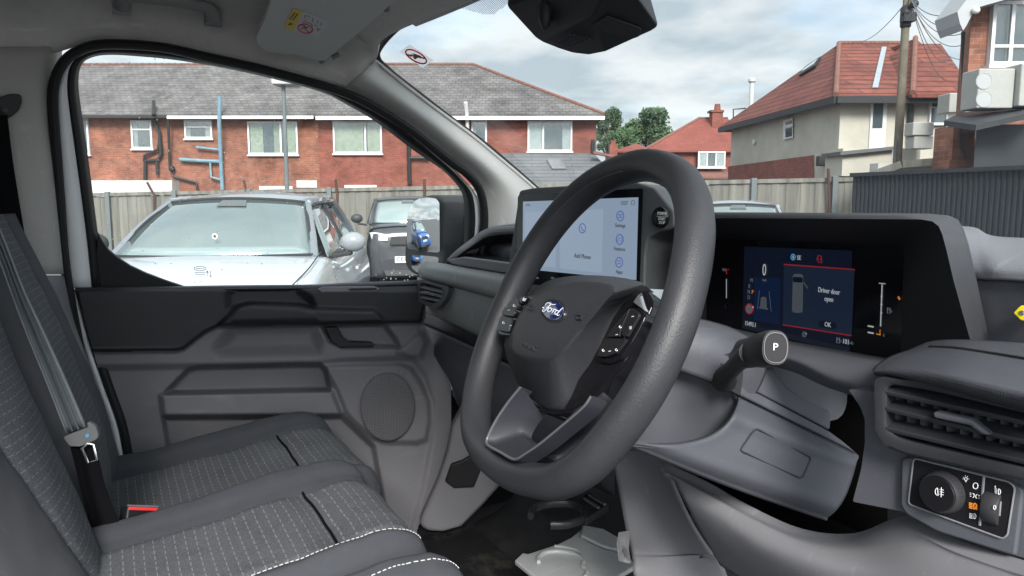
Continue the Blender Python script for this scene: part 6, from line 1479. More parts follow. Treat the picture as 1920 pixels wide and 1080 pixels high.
b = MB(); q = [on_lt(x, y, .02) for x, y in ((1025, 302), (1050, 302), (1062, 319), (1035, 319))]; b.prism(q, nL * .06); SB(b, 'roof_light', mat('rooflight_grey', (.115, .12, .125), .5), hB, bevel=.01)
b = MB(); b.prism([V(x, y, 32.5) for x, y in ((1113, 283), (1158, 292), (1158, 296), (1113, 288))], (0, .5, 0)); SB(b, 'verge_tiles', 'terracotta', hB, smooth=False)

# ---- wooden fence behind the parked cars
fe = out_thing('wooden_fence', 'weathered grey board fence behind the parked cars, with posts and wire arms', 'fence', 800, 360, 17)
def fz(px): return (V(180, 363, 18.2), V(1600, 335, 14.2))
f0, f1 = V(150, 364, 18.3), V(1606, 334, 14.0)
def fpt(t, z): p = f0.lerp(f1, t); return Vector((p.x, p.y, z))
def ftop(t): return f0.z + (f1.z - f0.z) * t
Lf = (Vector((f1.x - f0.x, f1.y - f0.y, 0))).length; rnd = random.Random(8)
b = MB(); n = int(Lf / .125); dF = Vector((f1.x - f0.x, f1.y - f0.y, 0)).normalized(); nF = Vector((-dF.y, dF.x, 0))
for k in range(-30, n):
    t = k / n; p = fpt(t, 0); h = ftop(t) + rnd.uniform(-.018, .018) - .05; tt = .012
    b.obox(Vector((p.x, p.y, h / 2)) + nF * (.010 * (k % 2)), dF * (.0635 - .002 * (k % 2)), nF * tt, Vector((0, 0, h / 2)))
SB(b, 'fence_boards', 'timber_grey', fe, smooth=False)
b = MB(); b.bar(fpt(-.1, ftop(-.1) - .02) - nF * .02, fpt(1, ftop(1) - .02) - nF * .02, .05, .075); SB(b, 'top_rail', 'timber_grey', fe, smooth=False)
for x in (205, 330, 470, 620, 870, 1290, 1412, 1563):
    t = (V(x, 360, 17).x - f0.x) / (f1.x - f0.x)
    for _ in range(6):
        p = fpt(t, 0); px_ = CX + F * p.x / (p.y * math.cos(PITCH)); t += (x - px_) / F * 17 / (f1.x - f0.x)
    p = fpt(t, 0) - nF * .06; h = ftop(t) + .04
    b = MB(); b.box((p.x - .05, p.y - .05, 0), (p.x + .05, p.y + .05, h)); SB(b, 'post', 'steel_grey', fe, bevel=.008)
for (x, y0, x1, y1) in ((289, 366, 276, 342), (463, 362, 457, 338), (632, 360, 629, 336), (796, 358, 796, 336), (1555, 390, 1553, 316)):
    t = (V(x, 360, 17).x - f0.x) / (f1.x - f0.x)
    for _ in range(6):
        p = fpt(t, 0); px_ = CX + F * p.x / (p.y * math.cos(PITCH)); t += (x - px_) / F * 17 / (f1.x - f0.x)
    p = fpt(t, 0); Hh_ = p.y - .1
    b = MB(); b.tube([V(x, y0 + 40, Hh_), V(x, y0, Hh_), V(x1, y1, Hh_)], .028, 6); SB(b, 'wire_arm', 'rust', fe)
b = MB(); rect(b, 634, 385, 641, 480, 16.6, .08); SB(b, 'rusty_post', 'rust', fe, bevel=.01)
# weeds at the foot of the fence
def leafball(b, c, rx, ry, rz_, n, s, rnd, hollow=.5):
    for _ in range(n):
        d = Vector((rnd.gauss(0, 1), rnd.gauss(0, 1), rnd.gauss(0, 1))).normalized(); r = hollow + (1 - hollow) * rnd.random()
        p = Vector(c) + Vector((d.x * rx * r, d.y * ry * r, d.z * rz_ * r))
        u = Vector((rnd.gauss(0, 1), rnd.gauss(0, 1), rnd.gauss(0, 1))).normalized(); w = u.cross(Vector((rnd.gauss(0, 1), rnd.gauss(0, 1), rnd.gauss(0, 1)))).normalized(); k = s * rnd.uniform(.5, 1.4)
        b.add([p - u * k, p + w * k * .6, p + u * k, p - w * k * .6], [(0, 1, 2, 3)])
mat('leaf_weed', (.10, .17, .04), .8, var=.4, vscale=3)
b = MB(); rnd = random.Random(4); c = G(673, 494, 0.0); c = Vector((c.x, c.y, .15)); leafball(b, c, .35, .3, .2, 220, .06, rnd, .1); w_ = SB(b, 'weeds', 'leaf_weed', None, smooth=False); w_['kind'] = 'stuff'; w_['label'] = 'green weeds growing at the foot of the wooden fence'; w_['category'] = 'weeds'

# ---- lamp post
lp_ = out_thing('lamp_post', 'thin grey lamp post with a flat square head in front of the terrace', 'lamp post', 540, 300, 22)
b = MB(); q0 = V(531, 152, 22.0); b.tube([Vector((q0.x, 22, 0)), Vector((q0.x, 22, q0.z))], [.075, .055], 10); SB(b, 'pole', 'steel_grey', lp_)
b = MB(); rect(b, 508, 146, 552, 158, 21.7, .7); SB(b, 'lamp_head', mat('lamp_grey', (.38, .40, .40), .5), lp_, bevel=.04)

# ---- red-roofed house in the middle distance
h3 = out_thing('hipped_house', 'red tiled house with one chimney and a bay window, beyond the trees', 'house', 1320, 300, 60)
z3 = V(1320, 283, 60).z; walls(h3, 1225, 1410, 283, 60, 9, 'brick_red')
e_ = [at_(1205, 59.5, z3), at_(1420, 59.5, z3), at_(1420, 69.5, z3), at_(1205, 69.5, z3)]; r0_, r1_ = at_(1308, 64.5, V(1308, 222, 64.5).z), at_(1362, 64.5, V(1308, 222, 64.5).z)
rf = roof_poly(h3, [[e_[0], e_[1], r1_, r0_], [e_[0], r0_, e_[3]], [e_[1], e_[2], r1_], [e_[2], e_[3], r0_, r1_]], 'plain_tile')
b = MB(); b.tube([e_[0], r0_, r1_], .12, 8); SB(b, 'ridge_tiles', 'terracotta', rf)
b = MB(); a, c = V(1335, 240, 63), V(1356, 208, 63); b.box((a.x, 63, a.z), (c.x, 64, c.z)); a2, c2 = V(1333, 210, 62.9), V(1358, 206, 62.9); b.box((a2.x, 62.9, a2.z), (c2.x, 64.1, c2.z)); b.lathe(V(1345, 207, 63.5), (0, 0, 1), [(0, .28), (.5, .22)], 10); SB(b, 'chimney', 'brick_red', rf, smooth=False)
window(h3, 1308, 284, 1360, 314, 59.4, (.33, .66), (), ('curtain_white', ((.05, .3), (.7, .95))), 2.4)
b = MB(); a, c = V(1311, 316, 59), V(1362, 316, 59); b.prism([V(1308, 320, 59.9), V(1362, 320, 59.9), V(1372, 331, 58.2), V(1300, 331, 58.2)], (0, 0, -.15)); SB(b, 'bay_roof', 'terracotta', h3, smooth=False)
b = MB(); rect(b, 1308, 330, 1366, 352, 58.6, 1.3); SB(b, 'bay_wall', 'render_white', h3, smooth=False)
h4 = out_thing('distant_house', 'small red tiled roof and brick chimney stack just above the steering wheel', 'house', 1170, 280, 70)
walls(h4, 1150, 1225, 284, 70, 6, 'brick_red'); z4 = V(1180, 284, 70).z; e_ = [at_(1146, 69.6, z4), at_(1228, 69.6, z4), at_(1228, 76.5, z4), at_(1146, 76.5, z4)]; rr = at_(1193, 73, V(1193, 269, 73).z)
rf = roof_poly(h4, [[e_[0], e_[1], rr], [e_[1], e_[2], rr], [e_[2], e_[3], rr], [e_[3], e_[0], rr]], 'plain_tile')
b = MB(); a, c = V(1143, 300, 69), V(1158, 270, 69); b.box((a.x, 69, a.z), (c.x, 70, c.z)); b.box((a.x + .15, 69.2, c.z), (c.x - .15, 69.8, c.z + .35)); SB(b, 'chimney', 'brick_red', h4, smooth=False)

# ---- trees
def tree(label, px, ytop, ybot, wpx, H, seed, cols):
    rnd = random.Random(seed); t = out_thing('broadleaf_tree', label, 'tree', px, 280, H, 'trees beyond the roofs')
    top, mid = V(px, ytop, H), V(px, (ytop + ybot) / 2, H); R_ = wpx / 2 / F * H
    b = MB(); b.tube([(mid.x, H, 0), (mid.x + .1, H, mid.z * .5), (mid.x, H, mid.z)], [.45, .32, .16], 8)
    cl_ = []
    for i in range(34):
        a = rnd.uniform(0, 2 * math.pi); r = R_ * math.sqrt(rnd.random()) * .8; hz = rnd.uniform(0, 1)
        cl_.append((Vector((mid.x + r * math.cos(a) * (1.1 - hz * .55), H + r * math.sin(a) * (1.1 - hz * .55), V(px, ybot, H).z + (top.z - V(px, ybot, H).z) * (hz * .86))), R_ * rnd.uniform(.24, .42)))
    for c, r in cl_: b.tube([(mid.x, H, mid.z * .55), c], [.12, .03], 5)
    SB(b, 'trunk', 'timber_pole', t)
    b = MB()
    for k, (c, r) in enumerate(cl_):
        b.m = k % 3; leafball(b, c, r, r, r * .8, 420, R_ * .052, rnd, .35)
    SB(b, 'crown', cols, t, smooth=False, recalc=False)
L_ = [mat('leaf_a', (.075, .125, .060), .8), mat('leaf_b', (.095, .15, .075), .8), mat('leaf_c', (.055, .095, .052), .8)]
tree('broad rounded green tree with an open crown, between terrace and red roof', 1215, 200, 285, 105, 90, 1, L_)
tree('darker green tree beside the hipped slate roof of the terrace', 1143, 192, 285, 62, 85, 2, [L_[2], L_[0], L_[2]])
tree('low dark tree crown filling the gap below the two taller trees', 1168, 238, 290, 70, 82, 3, [L_[2], L_[0], L_[1]])

# ---- cream rendered house with red tiles
h5 = out_thing('cream_house', 'cream rendered house with red tiled roof, white upstairs door and roof window', 'house', 1600, 300, 24)
HC = 24.0; pc = V(1577, 182, HC); zE = pc.z
pl = V(1372, 236, 35.0); pl = Vector((pl.x, V(1372, 236, 35.0).y, 0)); pr = V(1815, 182, HC)
Hl = (zE - CAM.z) / ((V(1372, 236, 1.0).z - CAM.z)); pl = V(1372, 236, Hl)
wallP = [Vector((pc.x, HC, 0)), Vector((pr.x, HC, 0)), Vector((pr.x, HC + 12, 0)), Vector((pl.x, pl.y, 0))]
b = MB(); b.prism(wallP, (0, 0, zE)); SB(b, 'wall', 'render_cream', h5, smooth=False)
dS = (pl - Vector((pc.x, HC, zE))).normalized(); nS2 = Vector((-dS.y, dS.x, 0)); nS2 = nS2 if nS2.dot(Vector((-pc.x, -HC, 0))) > 0 else -nS2
def side(px, py, lf=0.0):              # point on the receding side wall
    d = V(px, py, 1.0) - Vector((0, 0, CAM.z)); o = Vector((0, 0, CAM.z)); q = Vector((pc.x, HC, 0)) + nS2 * lf; return o + d * ((q - o).dot(nS2) / d.dot(nS2))
b = MB(); b.prism([side(x, y, .02) for x, y in ((1366, 312), (1526, 291), (1526, 345), (1366, 345))], nS2 * .02); SB(b, 'brick_base', 'brick_red', h5, smooth=False)
b = MB(); b.prism([side(x, y, .05) for x, y in ((1470, 226), (1487, 221), (1487, 258), (1470, 262))], nS2 * .03); b.prism([side(x, y, .081) for x, y in ((1470, 237), (1487, 233), (1487, 236), (1470, 240))], nS2 * .02); sw_ = SB(b, 'window', 'upvc', h5, smooth=False)
b = MB(); b.prism([side(x, y, .083) for x, y in ((1473, 241), (1485, 238), (1485, 255), (1473, 258))], nS2 * .01); b.prism([side(x, y, .083) for x, y in ((1473, 228), (1485, 225), (1485, 231), (1473, 234))], nS2 * .01); SB(b, 'pane', 'dark_pane', sw_, smooth=False)
b = MB(); b.lathe(side(1416, 266, .02), nS2, [(0, .10), (.08, .10)], 12); SB(b, 'wall_vent', 'upvc', h5)
b = MB(); b.obox(side(1541, 302, .15), dS * .12, nS2 * .15, Vector((0, 0, .16))); SB(b, 'outside_lamp', 'gutter_black', h5, bevel=.03)
# roof
ov = .45; eC = Vector((pc.x, HC, zE)) + nS2 * .35 + Vector((0, -ov, 0)); eLn = Vector((pl.x, pl.y, zE)) + nS2 * .35 + dS * .6; eRn = Vector((V(1700, 166, HC - ov).x, HC - ov, zE))
rd0 = V(1573, 82, 30.0); rd1 = V(1690, 79, 30.0); rd1.z = rd0.z; eB = Vector((pr.x, 36, zE)); eBl = Vector((pl.x, pl.y + 3, zE))
gp_ = V(1716, 72, 27.5); gL, gR = Vector((eRn.x, HC - .8, zE)), Vector((V(1850, 168, HC - .8).x, HC - .8, zE))
sr = roof_poly(h5, [[eLn, eC, rd0]], 'red_tile_side', 'side_roof')
rf = roof_poly(h5, [[eC, Vector((pr.x, HC - ov, zE)), rd1 + Vector((1.5, 0, 0)), rd0], [eLn, rd0, rd1 + Vector((1.5, 0, 0)), Vector((pr.x, 36, zE)), Vector((pl.x, pl.y + 2, zE))]], 'red_tile')
b = MB()
for (p, q, n) in ((eC, rd0, 22), (rd0, rd1, 14)):
    for i in range(n): b.tube([p.lerp(q, i / n) + Vector((0, 0, .02)), p.lerp(q, (i + .92) / n) + Vector((0, 0, .03))], .085, 8)
SB(b, 'ridge_tiles', 'terracotta', rf)
roof_poly(h5, [[gL, gR, Vector((gR.x, 31, gp_.z)), gp_], [gL, gp_, Vector((gL.x, 31, zE + .6))]], 'red_tile', 'wing_roof')
b = MB()
for i in range(20): b.tube([gL.lerp(gp_, i / 20) + Vector((0, -.02, .03)), gL.lerp(gp_, (i + .92) / 20) + Vector((0, -.02, .03))], .085, 8)
gq_ = Vector((V(1815, 108, 27.5).x, 27.5, gp_.z))
SB(b, 'hip_tiles', 'terracotta', rf)
b = MB(); b.bar(eLn + Vector((0, -.05, -.14)), eC + Vector((0, -.05, -.14)), .16, .2); b.bar(eC + Vector((0, -.06, -.14)), Vector((pr.x, HC - ov - .06, zE - .14)), .16, .2); SB(b, 'gutter', 'gutter_black', h5, smooth=False)
nR = (eRn - eC).cross(rd0 - eC).normalized(); nR = nR if nR.z > 0 else -nR
def onr(x, y, lf):
    d = V(x, y, 1.0) - Vector((0, 0, CAM.z)); o = Vector((0, 0, CAM.z)); return o + d * ((eC - o).dot(nR) / d.dot(nR)) + nR * lf
b = MB(); b.prism([onr(x, y, .02) for x, y in ((1635, 166), (1646, 166), (1662, 90), (1653, 90))], nR * .03); SB(b, 'lead_flashing', mat('lead', (.26, .29, .32), .6, var=.15), rf, smooth=False)
nRl = (eC - eLn).cross(rd0 - eLn).normalized(); nRl = nRl if nRl.z > 0 else -nRl
def onl(x, y, lf):
    d = V(x, y, 1.0) - Vector((0, 0, CAM.z)); o = Vector((0, 0, CAM.z)); return o + d * ((eC - o).dot(nRl) / d.dot(nRl)) + nRl * lf
b = MB(); b.prism([onl(x, y, .03) for x, y in ((1501, 145), (1512, 129), (1541, 110), (1531, 127))], nRl * .08); rw = SB(b, 'roof_window', 'gutter_black', rf, smooth=False)
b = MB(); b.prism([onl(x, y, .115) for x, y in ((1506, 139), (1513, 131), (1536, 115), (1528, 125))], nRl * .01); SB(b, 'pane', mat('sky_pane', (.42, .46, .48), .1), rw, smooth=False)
# upstairs door, window, pipes, boxes
b = MB(); rect(b, 1629, 184, 1665, 281, HC - .06, .1); dd = SB(b, 'door', 'upvc', h5, bevel=.02)
b = MB(); rect(b, 1636, 192, 1657, 240, HC - .075, .02); SB(b, 'pane', 'dark_pane', dd, smooth=False)
b = MB(); rect(b, 1636, 250, 1656, 274, HC - .075, .02); SB(b, 'lower_panel', mat('upvc_panel', (.70, .70, .69), .4), dd, bevel=.01)  # panel in a paler plastic than the door around it
window(h5, 1739, 188, 1776, 233, HC, (), ((.70, 0, 1),), None, 2.6)
pipe(h5, [(1712, 165, HC - .3), (1708, 190, HC - .1), (1706, 268, HC - .1)], .09, 'gutter_black')
b = MB(); rect(b, 1578, 278, 1726, 330, HC - 1.2, 1.25); SB(b, 'low_extension', 'render_cream', h5, smooth=False)
b = MB(); b.prism([V(x, y, HC - 1.4) for x, y in ((1576, 284), (1680, 274), (1680, 280), (1576, 291))], (0, 1.4, 0)); SB(b, 'extension_edge', mat('felt_grey', (.11, .11, .115), .9), h5, smooth=False)
ac = out_thing('air_conditioner', 'two stacked white cooling units on the cream house beside the pole', 'air conditioner', 1730, 250, 22)
b = MB(); rect(b, 1711, 229, 1752, 254, 22, .5); SB(b, 'upper_unit', 'ac_white', ac, bevel=.03)
b = MB(); rect(b, 1713, 255, 1751, 279, 22.05, .5); SB(b, 'lower_unit', 'ac_white', ac, bevel=.03)
ac2 = out_thing('air_conditioner', 'small white cooling unit high on the wall beside the black canopy', 'air conditioner', 1790, 190, 21)
b = MB(); rect(b, 1779, 174, 1806, 211, 21, .6); SB(b, 'unit_case', 'ac_white', ac2, bevel=.03)
fl2 = out_thing('flue_pipe', 'tall pale metal flue pipe rising behind the cream house', 'flue', 1410, 180, 42)
b = MB(); a = V(1410, 152, 42); b.tube([(a.x, 42, 3), (a.x, 42, a.z)], .12, 10); SB(b, 'pipe_shaft', mat('flue_grey', (.42, .42, .40), .5), fl2)
b = MB(); b.lathe((a.x, 42, a.z), (0, 0, 1), [(-.1, .13), (-.02, .2), (.1, .2), (.16, .1)], 12); SB(b, 'flue_cap', 'flue_grey', fl2)
pipe(fl2, [(1375, 238, 42), (1375, 205, 42), (1398, 203, 42)], .04, 'gutter_black', 'aerial')
# ---- telegraph pole with its wires
tp = out_thing('telegraph_pole', 'weathered wooden telegraph pole with wires fanning out from its top', 'pole', 1690, 200, 17)
b = MB(); a = V(1686, 320, 17); xx = V(1691, 160, 17).x; b.tube([(xx, 17, 0), (xx, 17, 4), (xx, 17, 8.6)], [.10, .085, .07], 12); SB(b, 'pole', 'timber_pole', tp)
b = MB(); zt = V(1697, 16, 17).z; b.lathe((xx, 17, zt - .42), (0, 0, 1), [(0, .07), (.05, .11), (.42, .12), (.48, .08)], 12); b.box((xx - .14, 16.78, zt - .3), (xx + .12, 16.98, zt - .12)); b.ball((xx + .06, 16.8, zt + .05), .09, 5); b.ball((xx - .08, 16.85, zt - .12), .09, 5); SB(b, 'cable_box', 'gutter_black', tp)
b = MB(); rect(b, 1678, 262, 1682, 324, 16.9, .1); SB(b, 'cable_guard', 'steel_grey', tp, smooth=False)
def wire(p, q, sag, r=.009):
    b = MB(); b.tube([p.lerp(q, t) - Vector((0, 0, sag * 4 * t * (1 - t))) for t in [i / 14 for i in range(15)]], r, 5); SB(b, 'wire', mat('wire_grey', (.12, .125, .13), .6), tp)
p0 = Vector((xx, 16.9, zt))
for (x, y, H, s) in ((1600, 78, 30, .3), (1800, 20, 13, .2), (1802, 44, 14, .25), (1806, 62, 15, .3), (1806, 84, 16, .35), (1812, 110, 20, .4), (1780, 118, 24, .4), (1770, 150, 24, .3)): wire(p0 + Vector((0, 0, .2)), V(x, y, H), s)

# ---- near brick building on the right
h6 = out_thing('brick_building', 'near brick building with a white window and soffit, cut by the right edge', 'building', 1880, 150, 12)
HN6 = 12.0
b = MB(); a, c = V(1822, 30, HN6), V(2150, 30, HN6); zt6 = V(1850, -60, HN6).z; a_s = V(1800, 100, HN6 + 2.2)
b.prism([Vector((a.x, HN6, 0)), Vector((c.x, HN6, 0)), Vector((c.x + 6, HN6 + 7, 0)), Vector((a_s.x + 4.2, HN6 + 7, 0)), Vector((a_s.x, HN6 + 2.2, 0))], (0, 0, zt6)); SB(b, 'wall', 'brick_near', h6, smooth=False)
b = MB(); b.prism([V(x, y, HN6 - .5) for x, y in ((1795, 22), (1800, 44), (1806, 57), (1812, 48), (1829, 15), (1960, -22), (1960, -60), (1835, -30))], (0, .6, 0)); SB(b, 'soffit', mat('soffit_white', (.32, .33, .34), .5), h6, smooth=False)
b = MB(); b.ball(V(1830, 19, HN6 - .55), .055, 6); SB(b, 'security_light', 'upvc', h6)
window(h6, 1848, 4, 2060, 124, HN6, (.19,), ((.30, 0, 1),), ('curtain_white', ((0, .03),)), 6.5)
pipe(h6, [(1806, 60, HN6 + 1.2), (1807, 215, HN6 + 1.2)], .035, 'gutter_black', 'cable')
# cooling units on the canopy
u1 = out_thing('air_conditioner', 'large white twin-fan cooling unit standing on the black canopy roof', 'air conditioner', 1860, 170, 10.5)
b = MB(); a, c = V(1831, 203, 10.6), V(1905, 128, 10.6); b.box((a.x, 10.6, a.z), (c.x, 11.0, c.z)); SB(b, 'unit_case', 'ac_white', u1, bevel=.02)
for y in (152, 186):
    b = MB(); cc = V(1845, y, 10.595); b.tube([cc + Vector((.105 * math.cos(t), 0, .105 * math.sin(t))) for t in [2 * math.pi * i / 24 for i in range(24)]], .006, 5, closed=True); b.lathe(cc, (0, -1, 0), [(-.004, .10), (.003, .098), (.004, .02)], 24); SB(b, 'fan', mat('fan_grey', (.32, .33, .33), .6), u1)
u2 = out_thing('air_conditioner', 'white cooling unit cut off by the right edge of the photo', 'air conditioner', 1930, 170, 10.5)
b = MB(); a, c = V(1910, 199, 10.5), V(1985, 118, 10.5); b.box((a.x, 10.5, a.z), (c.x, 10.9, c.z)); SB(b, 'unit_case', 'ac_white', u2, bevel=.02)
b = MB(); cc = V(1945, 150, 10.495); b.tube([cc + Vector((.11 * math.cos(t), 0, .11 * math.sin(t))) for t in [2 * math.pi * i / 24 for i in range(24)]], .006, 5, closed=True); SB(b, 'fan', 'fan_grey', u2)
cn = out_thing('canopy', 'black flat-roofed canopy and dark wall below the cooling units', 'canopy', 1870, 250, 10.3)
b = MB(); b.prism([V(1770, 226, 10.2), V(1800, 212, 11.5), V(1960, 188, 11.5), V(1960, 205, 9.6), V(1830, 234, 9.8)], (0, 0, -.07)); SB(b, 'canopy_roof', 'black_metal', cn, smooth=False)
b = MB(); a, c = V(1831, 236, 10.2), V(1990, 236, 10.2); a9 = V(1834, 236, 11.9); b.prism([Vector((a.x, 10.2, 0)), Vector((c.x, 10.2, 0)), Vector((c.x + 2, 11.9, 0)), Vector((a9.x, 11.9, 0))], (0, 0, a.z + .02)); SB(b, 'dark_wall', 'fence_blue', cn, smooth=False)
b = MB(); rect(b, 1782, 236, 1829, 330, 11.2, .5); rect(b, 1778, 300, 1832, 330, 11.0, .2); SB(b, 'brick_pier', 'brick_near', cn, smooth=False)
b = MB(); rect(b, 1770, 244, 1776, 330, 11.6, .07); SB(b, 'support_post', 'steel_grey', cn, smooth=False)
pipe(cn, [(1800, 240, 11.1), (1801, 275, 11.1), (1809, 290, 11.1), (1810, 325, 11.1)], .02, 'gutter_black', 'cable')
lw = out_thing('boundary_wall', 'low pale boundary wall with timber rail between cream house and canopy', 'wall', 1740, 300, 13)
b = MB(); rect(b, 1640, 306, 1832, 420, 13, .3); SB(b, 'wall_body', 'render_white', lw, smooth=False)
b = MB(); b.bar(V(1600, 340, 13.2), V(1690, 308, 12.9), .1, .12); b.bar(V(1690, 308, 12.9), V(1830, 297, 12.9), .1, .12); SB(b, 'timber_rail', 'timber_grey', lw, smooth=False)
# ---- black ribbed metal fence on the right
bf = out_thing('metal_fence', 'dark blue-black ribbed metal fence beside the brick building', 'fence', 1760, 380, 10)
a, c = V(1600, 328, 11.0), V(2060, 308, 8.2); a0, c0 = Vector((a.x, a.y, 0)), Vector((c.x, c.y, 0)); n = 46; pts_ = []; dB = (c0 - a0).normalized(); nB_ = Vector((dB.y, -dB.x, 0))
for k in range(n):
    for (t, o) in ((0, 0), (.42, 0), (.5, .02), (.92, .02)): pts_.append((a0.lerp(c0, (k + t) / n) + nB_ * o, a.z + (c.z - a.z) * (k + t) / n))
b = MB(); b.grid([[p for p, z in pts_], [Vector((p.x, p.y, z)) for p, z in pts_]]); SB(b, 'fence_sheet', 'fence_blue', bf, smooth=False, solid=.004)
b = MB(); b.bar(a + nB_ * .05, c + nB_ * .05, .05, .05); SB(b, 'top_rail', 'black_metal', bf, smooth=False)

# ================================================================== PARKED CARS
def car(name, label, cat, x, y, ang, paint, P_, trimm='plastic_black', plate=None, group='cars parked in the yard'):
    """x, y in the street frame; ang = heading there. P_: main dimensions"""
    t = thing(name, label, cat, FRAME @ Vector((x, y, 0)), RZ + ang, group); fr = wmat(t); roofp = 'paint_roof' if paint == 'paint_white' else paint
    hw, cx_, cz, fx, fz, bx_, rz_, rx0, rx1, tx, tz, gw, rw = (P_[k] for k in ('hw', 'cowl', 'cz', 'fx', 'fz', 'bx', 'rz', 'rx0', 'rx1', 'tx', 'tz', 'gw', 'rw'))
    def bd(b, nm, m_, par=t, **k): return b.build(nm, m_, par, frame=fr, **k)
    S_ = [(fx, .66 * hw, .52, .30), (fx - .04, .80 * hw, fz - .14, .24), (fx - .12, .88 * hw, fz - .03, .20), (fx - .35, .95 * hw, fz + .02, .18), (fx * .62 + cx_ * .38, .985 * hw, fz * .45 + cz * .55 - .02, .18), (cx_ + .06, hw, cz - .01, .18), (cx_ - .5, hw, cz - .06, .18), (0, hw, cz - .07, .18), (bx_ * .5, hw, cz - .05, .18), (tx, .98 * hw, tz, .2), (bx_ + .12, .94 * hw, tz - .02, .22), (bx_, .84 * hw, tz - .2, .30)]
    rows = []
    for (X, w, zt, zb) in S_:
        h = zt - zb
        half = [(0, zb), (w * .86, zb), (w * .97, zb + h * .12), (w, zb + h * .42), (w * 1.0, zb + h * .66), (w * .965, zb + h * .80), (w * .93, zt - .055), (w * .84, zt - .012), (w * .62, zt + .006), (w * .30, zt + .022), (0, zt + .026)]
        rows.append([Vector((X, yy, zz_)) for yy, zz_ in half] + [Vector((X, -yy, zz_)) for yy, zz_ in reversed(half[:-1])])
    b = MB(); g = patch_rows(rows, 3, 4); b.grid(g); b.add(g[0], [tuple(range(len(g[0]) - 1, -1, -1))]); b.add(g[-1], [tuple(range(len(g[-1])))]); bd(b, 'body', paint, sharp=50)
    # greenhouse
    A0, A1 = Vector((cx_, gw, cz)), Vector((rx0, rw, rz_)); B1, C1, C0 = Vector((rx0 - .95, rw + .03, rz_ + .02)), Vector((rx1, rw, rz_ - .03)), Vector((tx, gw * .98, tz))
    my = lambda p: Vector((p.x, -p.y, p.z))
    def bow(p, q, n, f, u): return [p.lerp(q, i / n) + (f * (1 - (2 * i / n - 1) ** 2)) * u for i in range(n + 1)]
    r_ = []
    for (p, f, u) in ((A1 + Vector((.02, 0, -.01)), .045, .09), (A1.lerp(B1, .5) + Vector((0, 0, .03)), .05, .03), (B1 + Vector((0, 0, .02)), .05, 0), (C1, .04, -.06)): r_.append([Vector((q.x + u * (1 - (q.y / p.y) ** 2), q.y, q.z + f * (1 - (q.y / p.y) ** 2))) for q in [p.lerp(my(p), i / 12) for i in range(13)]])
    b = MB(); b.grid(patch_rows(r_, 1, 4)); bd(b, 'roof', roofp, solid=.03, off=-1)
    gl = [[Vector((q.x + d * (1 - (q.y / (abs(p.y) + 1e-6)) ** 2), q.y, q.z + e_ * (1 - (q.y / abs(p.y)) ** 2))) for q in [p.lerp(my(p), i / 12) for i in range(13)]] for p, d, e_ in ((A0, .16, .0), (A0.lerp(A1, .5) + Vector((.015, 0, .02)), .125, .02), (A1, .09, .035))]
    b = MB(); b.grid(patch_rows(gl, 1, 4)); wsn = bd(b, 'windscreen', 'car_glass', solid=.006)
    b = MB(); mr = [gl[2][i] for i in (5, 6, 7)]; b.prism([gl[1][5].lerp(gl[2][5], .88) + Vector((.01, 0, .010)), gl[1][7].lerp(gl[2][7], .88) + Vector((.01, 0, .010)), gl[1][7].lerp(gl[2][7], .62) + Vector((.012, -.02, .012)), gl[1][5].lerp(gl[2][5], .62) + Vector((.012, .02, .012))], Vector((.003, 0, .004))); bd(b, 'mirror_mount', mat('mount_grey', (.10, .11, .115), .5), wsn)
    b = MB(); b.tube([q + Vector((.05, 0, -.01)) for q in gl[0]], .018, 6); bd(b, 'wiper_cowl', 'gutter_black', wsn)
    b = MB(); edge = [r[0] for r in patch_rows(gl, 1, 4)] + gl[2][1:-1] + [r[-1] for r in reversed(patch_rows(gl, 1, 4))]; b.tube([q + Vector((.006, 0, .006)) for q in edge], .020, 6, flat=.4); bd(b, 'glass_border', 'gutter_black', wsn)
    for s_ in (1, -1):
        b = MB(); b.tube([Vector((cx_ + .02, s_ * hw * .86, cz + .012)), Vector((cx_ * .5 + fx * .5, s_ * hw * .86, (cz + fz) / 2 + .022)), Vector((fx - .28, s_ * hw * .80, fz + .025))], .005, 5, smooth=3); bd(b, 'bonnet_line', 'gutter_black')
    for s_ in (1, -1):
        m2 = (lambda p: p) if s_ > 0 else my
        b = MB(); b.tube([m2(A0 + Vector((.06, .015, -.03))), m2(A0.lerp(A1, .5) + Vector((.01, .012, .015))), m2(A1 + Vector((0, .008, 0)))], [.034, .030, .030], 8, smooth=3, flat=.8); b.tube([m2(A1 + Vector((0, .01, 0))), m2(B1 + Vector((0, .01, 0))), m2(C1 + Vector((0, .01, 0))), m2(C0)], [.04, .035, .04, .07], 8, smooth=3); bd(b, 'roof_pillar', roofp)
        D0 = Vector((cx_ - .25, gw + .07, cz - .05)); mid0, mid1 = Vector((-.25, gw + .09, cz - .06)), Vector((-.3, rw + .04, rz_ - .03)); E0 = Vector((tx + .35, gw + .06, cz - .03))
        sg = [[m2(D0), m2(mid0), m2(E0)], [m2(A0.lerp(A1, .5) + Vector((-.12, .03, 0))), m2(mid0.lerp(mid1, .5) + Vector((0, .02, 0))), m2(C0.lerp(C1, .5) + Vector((.2, .03, 0)))], [m2(A1 + Vector((-.12, .01, -.03))), m2(mid1), m2(C1 + Vector((.15, .01, -.03)))]]
        b = MB(); b.grid(patch_rows(sg, 4, 4)); sd = bd(b, 'side_window', 'car_glass', solid=.004)
        b = MB(); b.tube([m2(mid0 + Vector((0, .012, 0))), m2(mid1 + Vector((0, .012, 0)))], .028, 6); bd(b, 'door_pillar', 'gutter_black', sd)
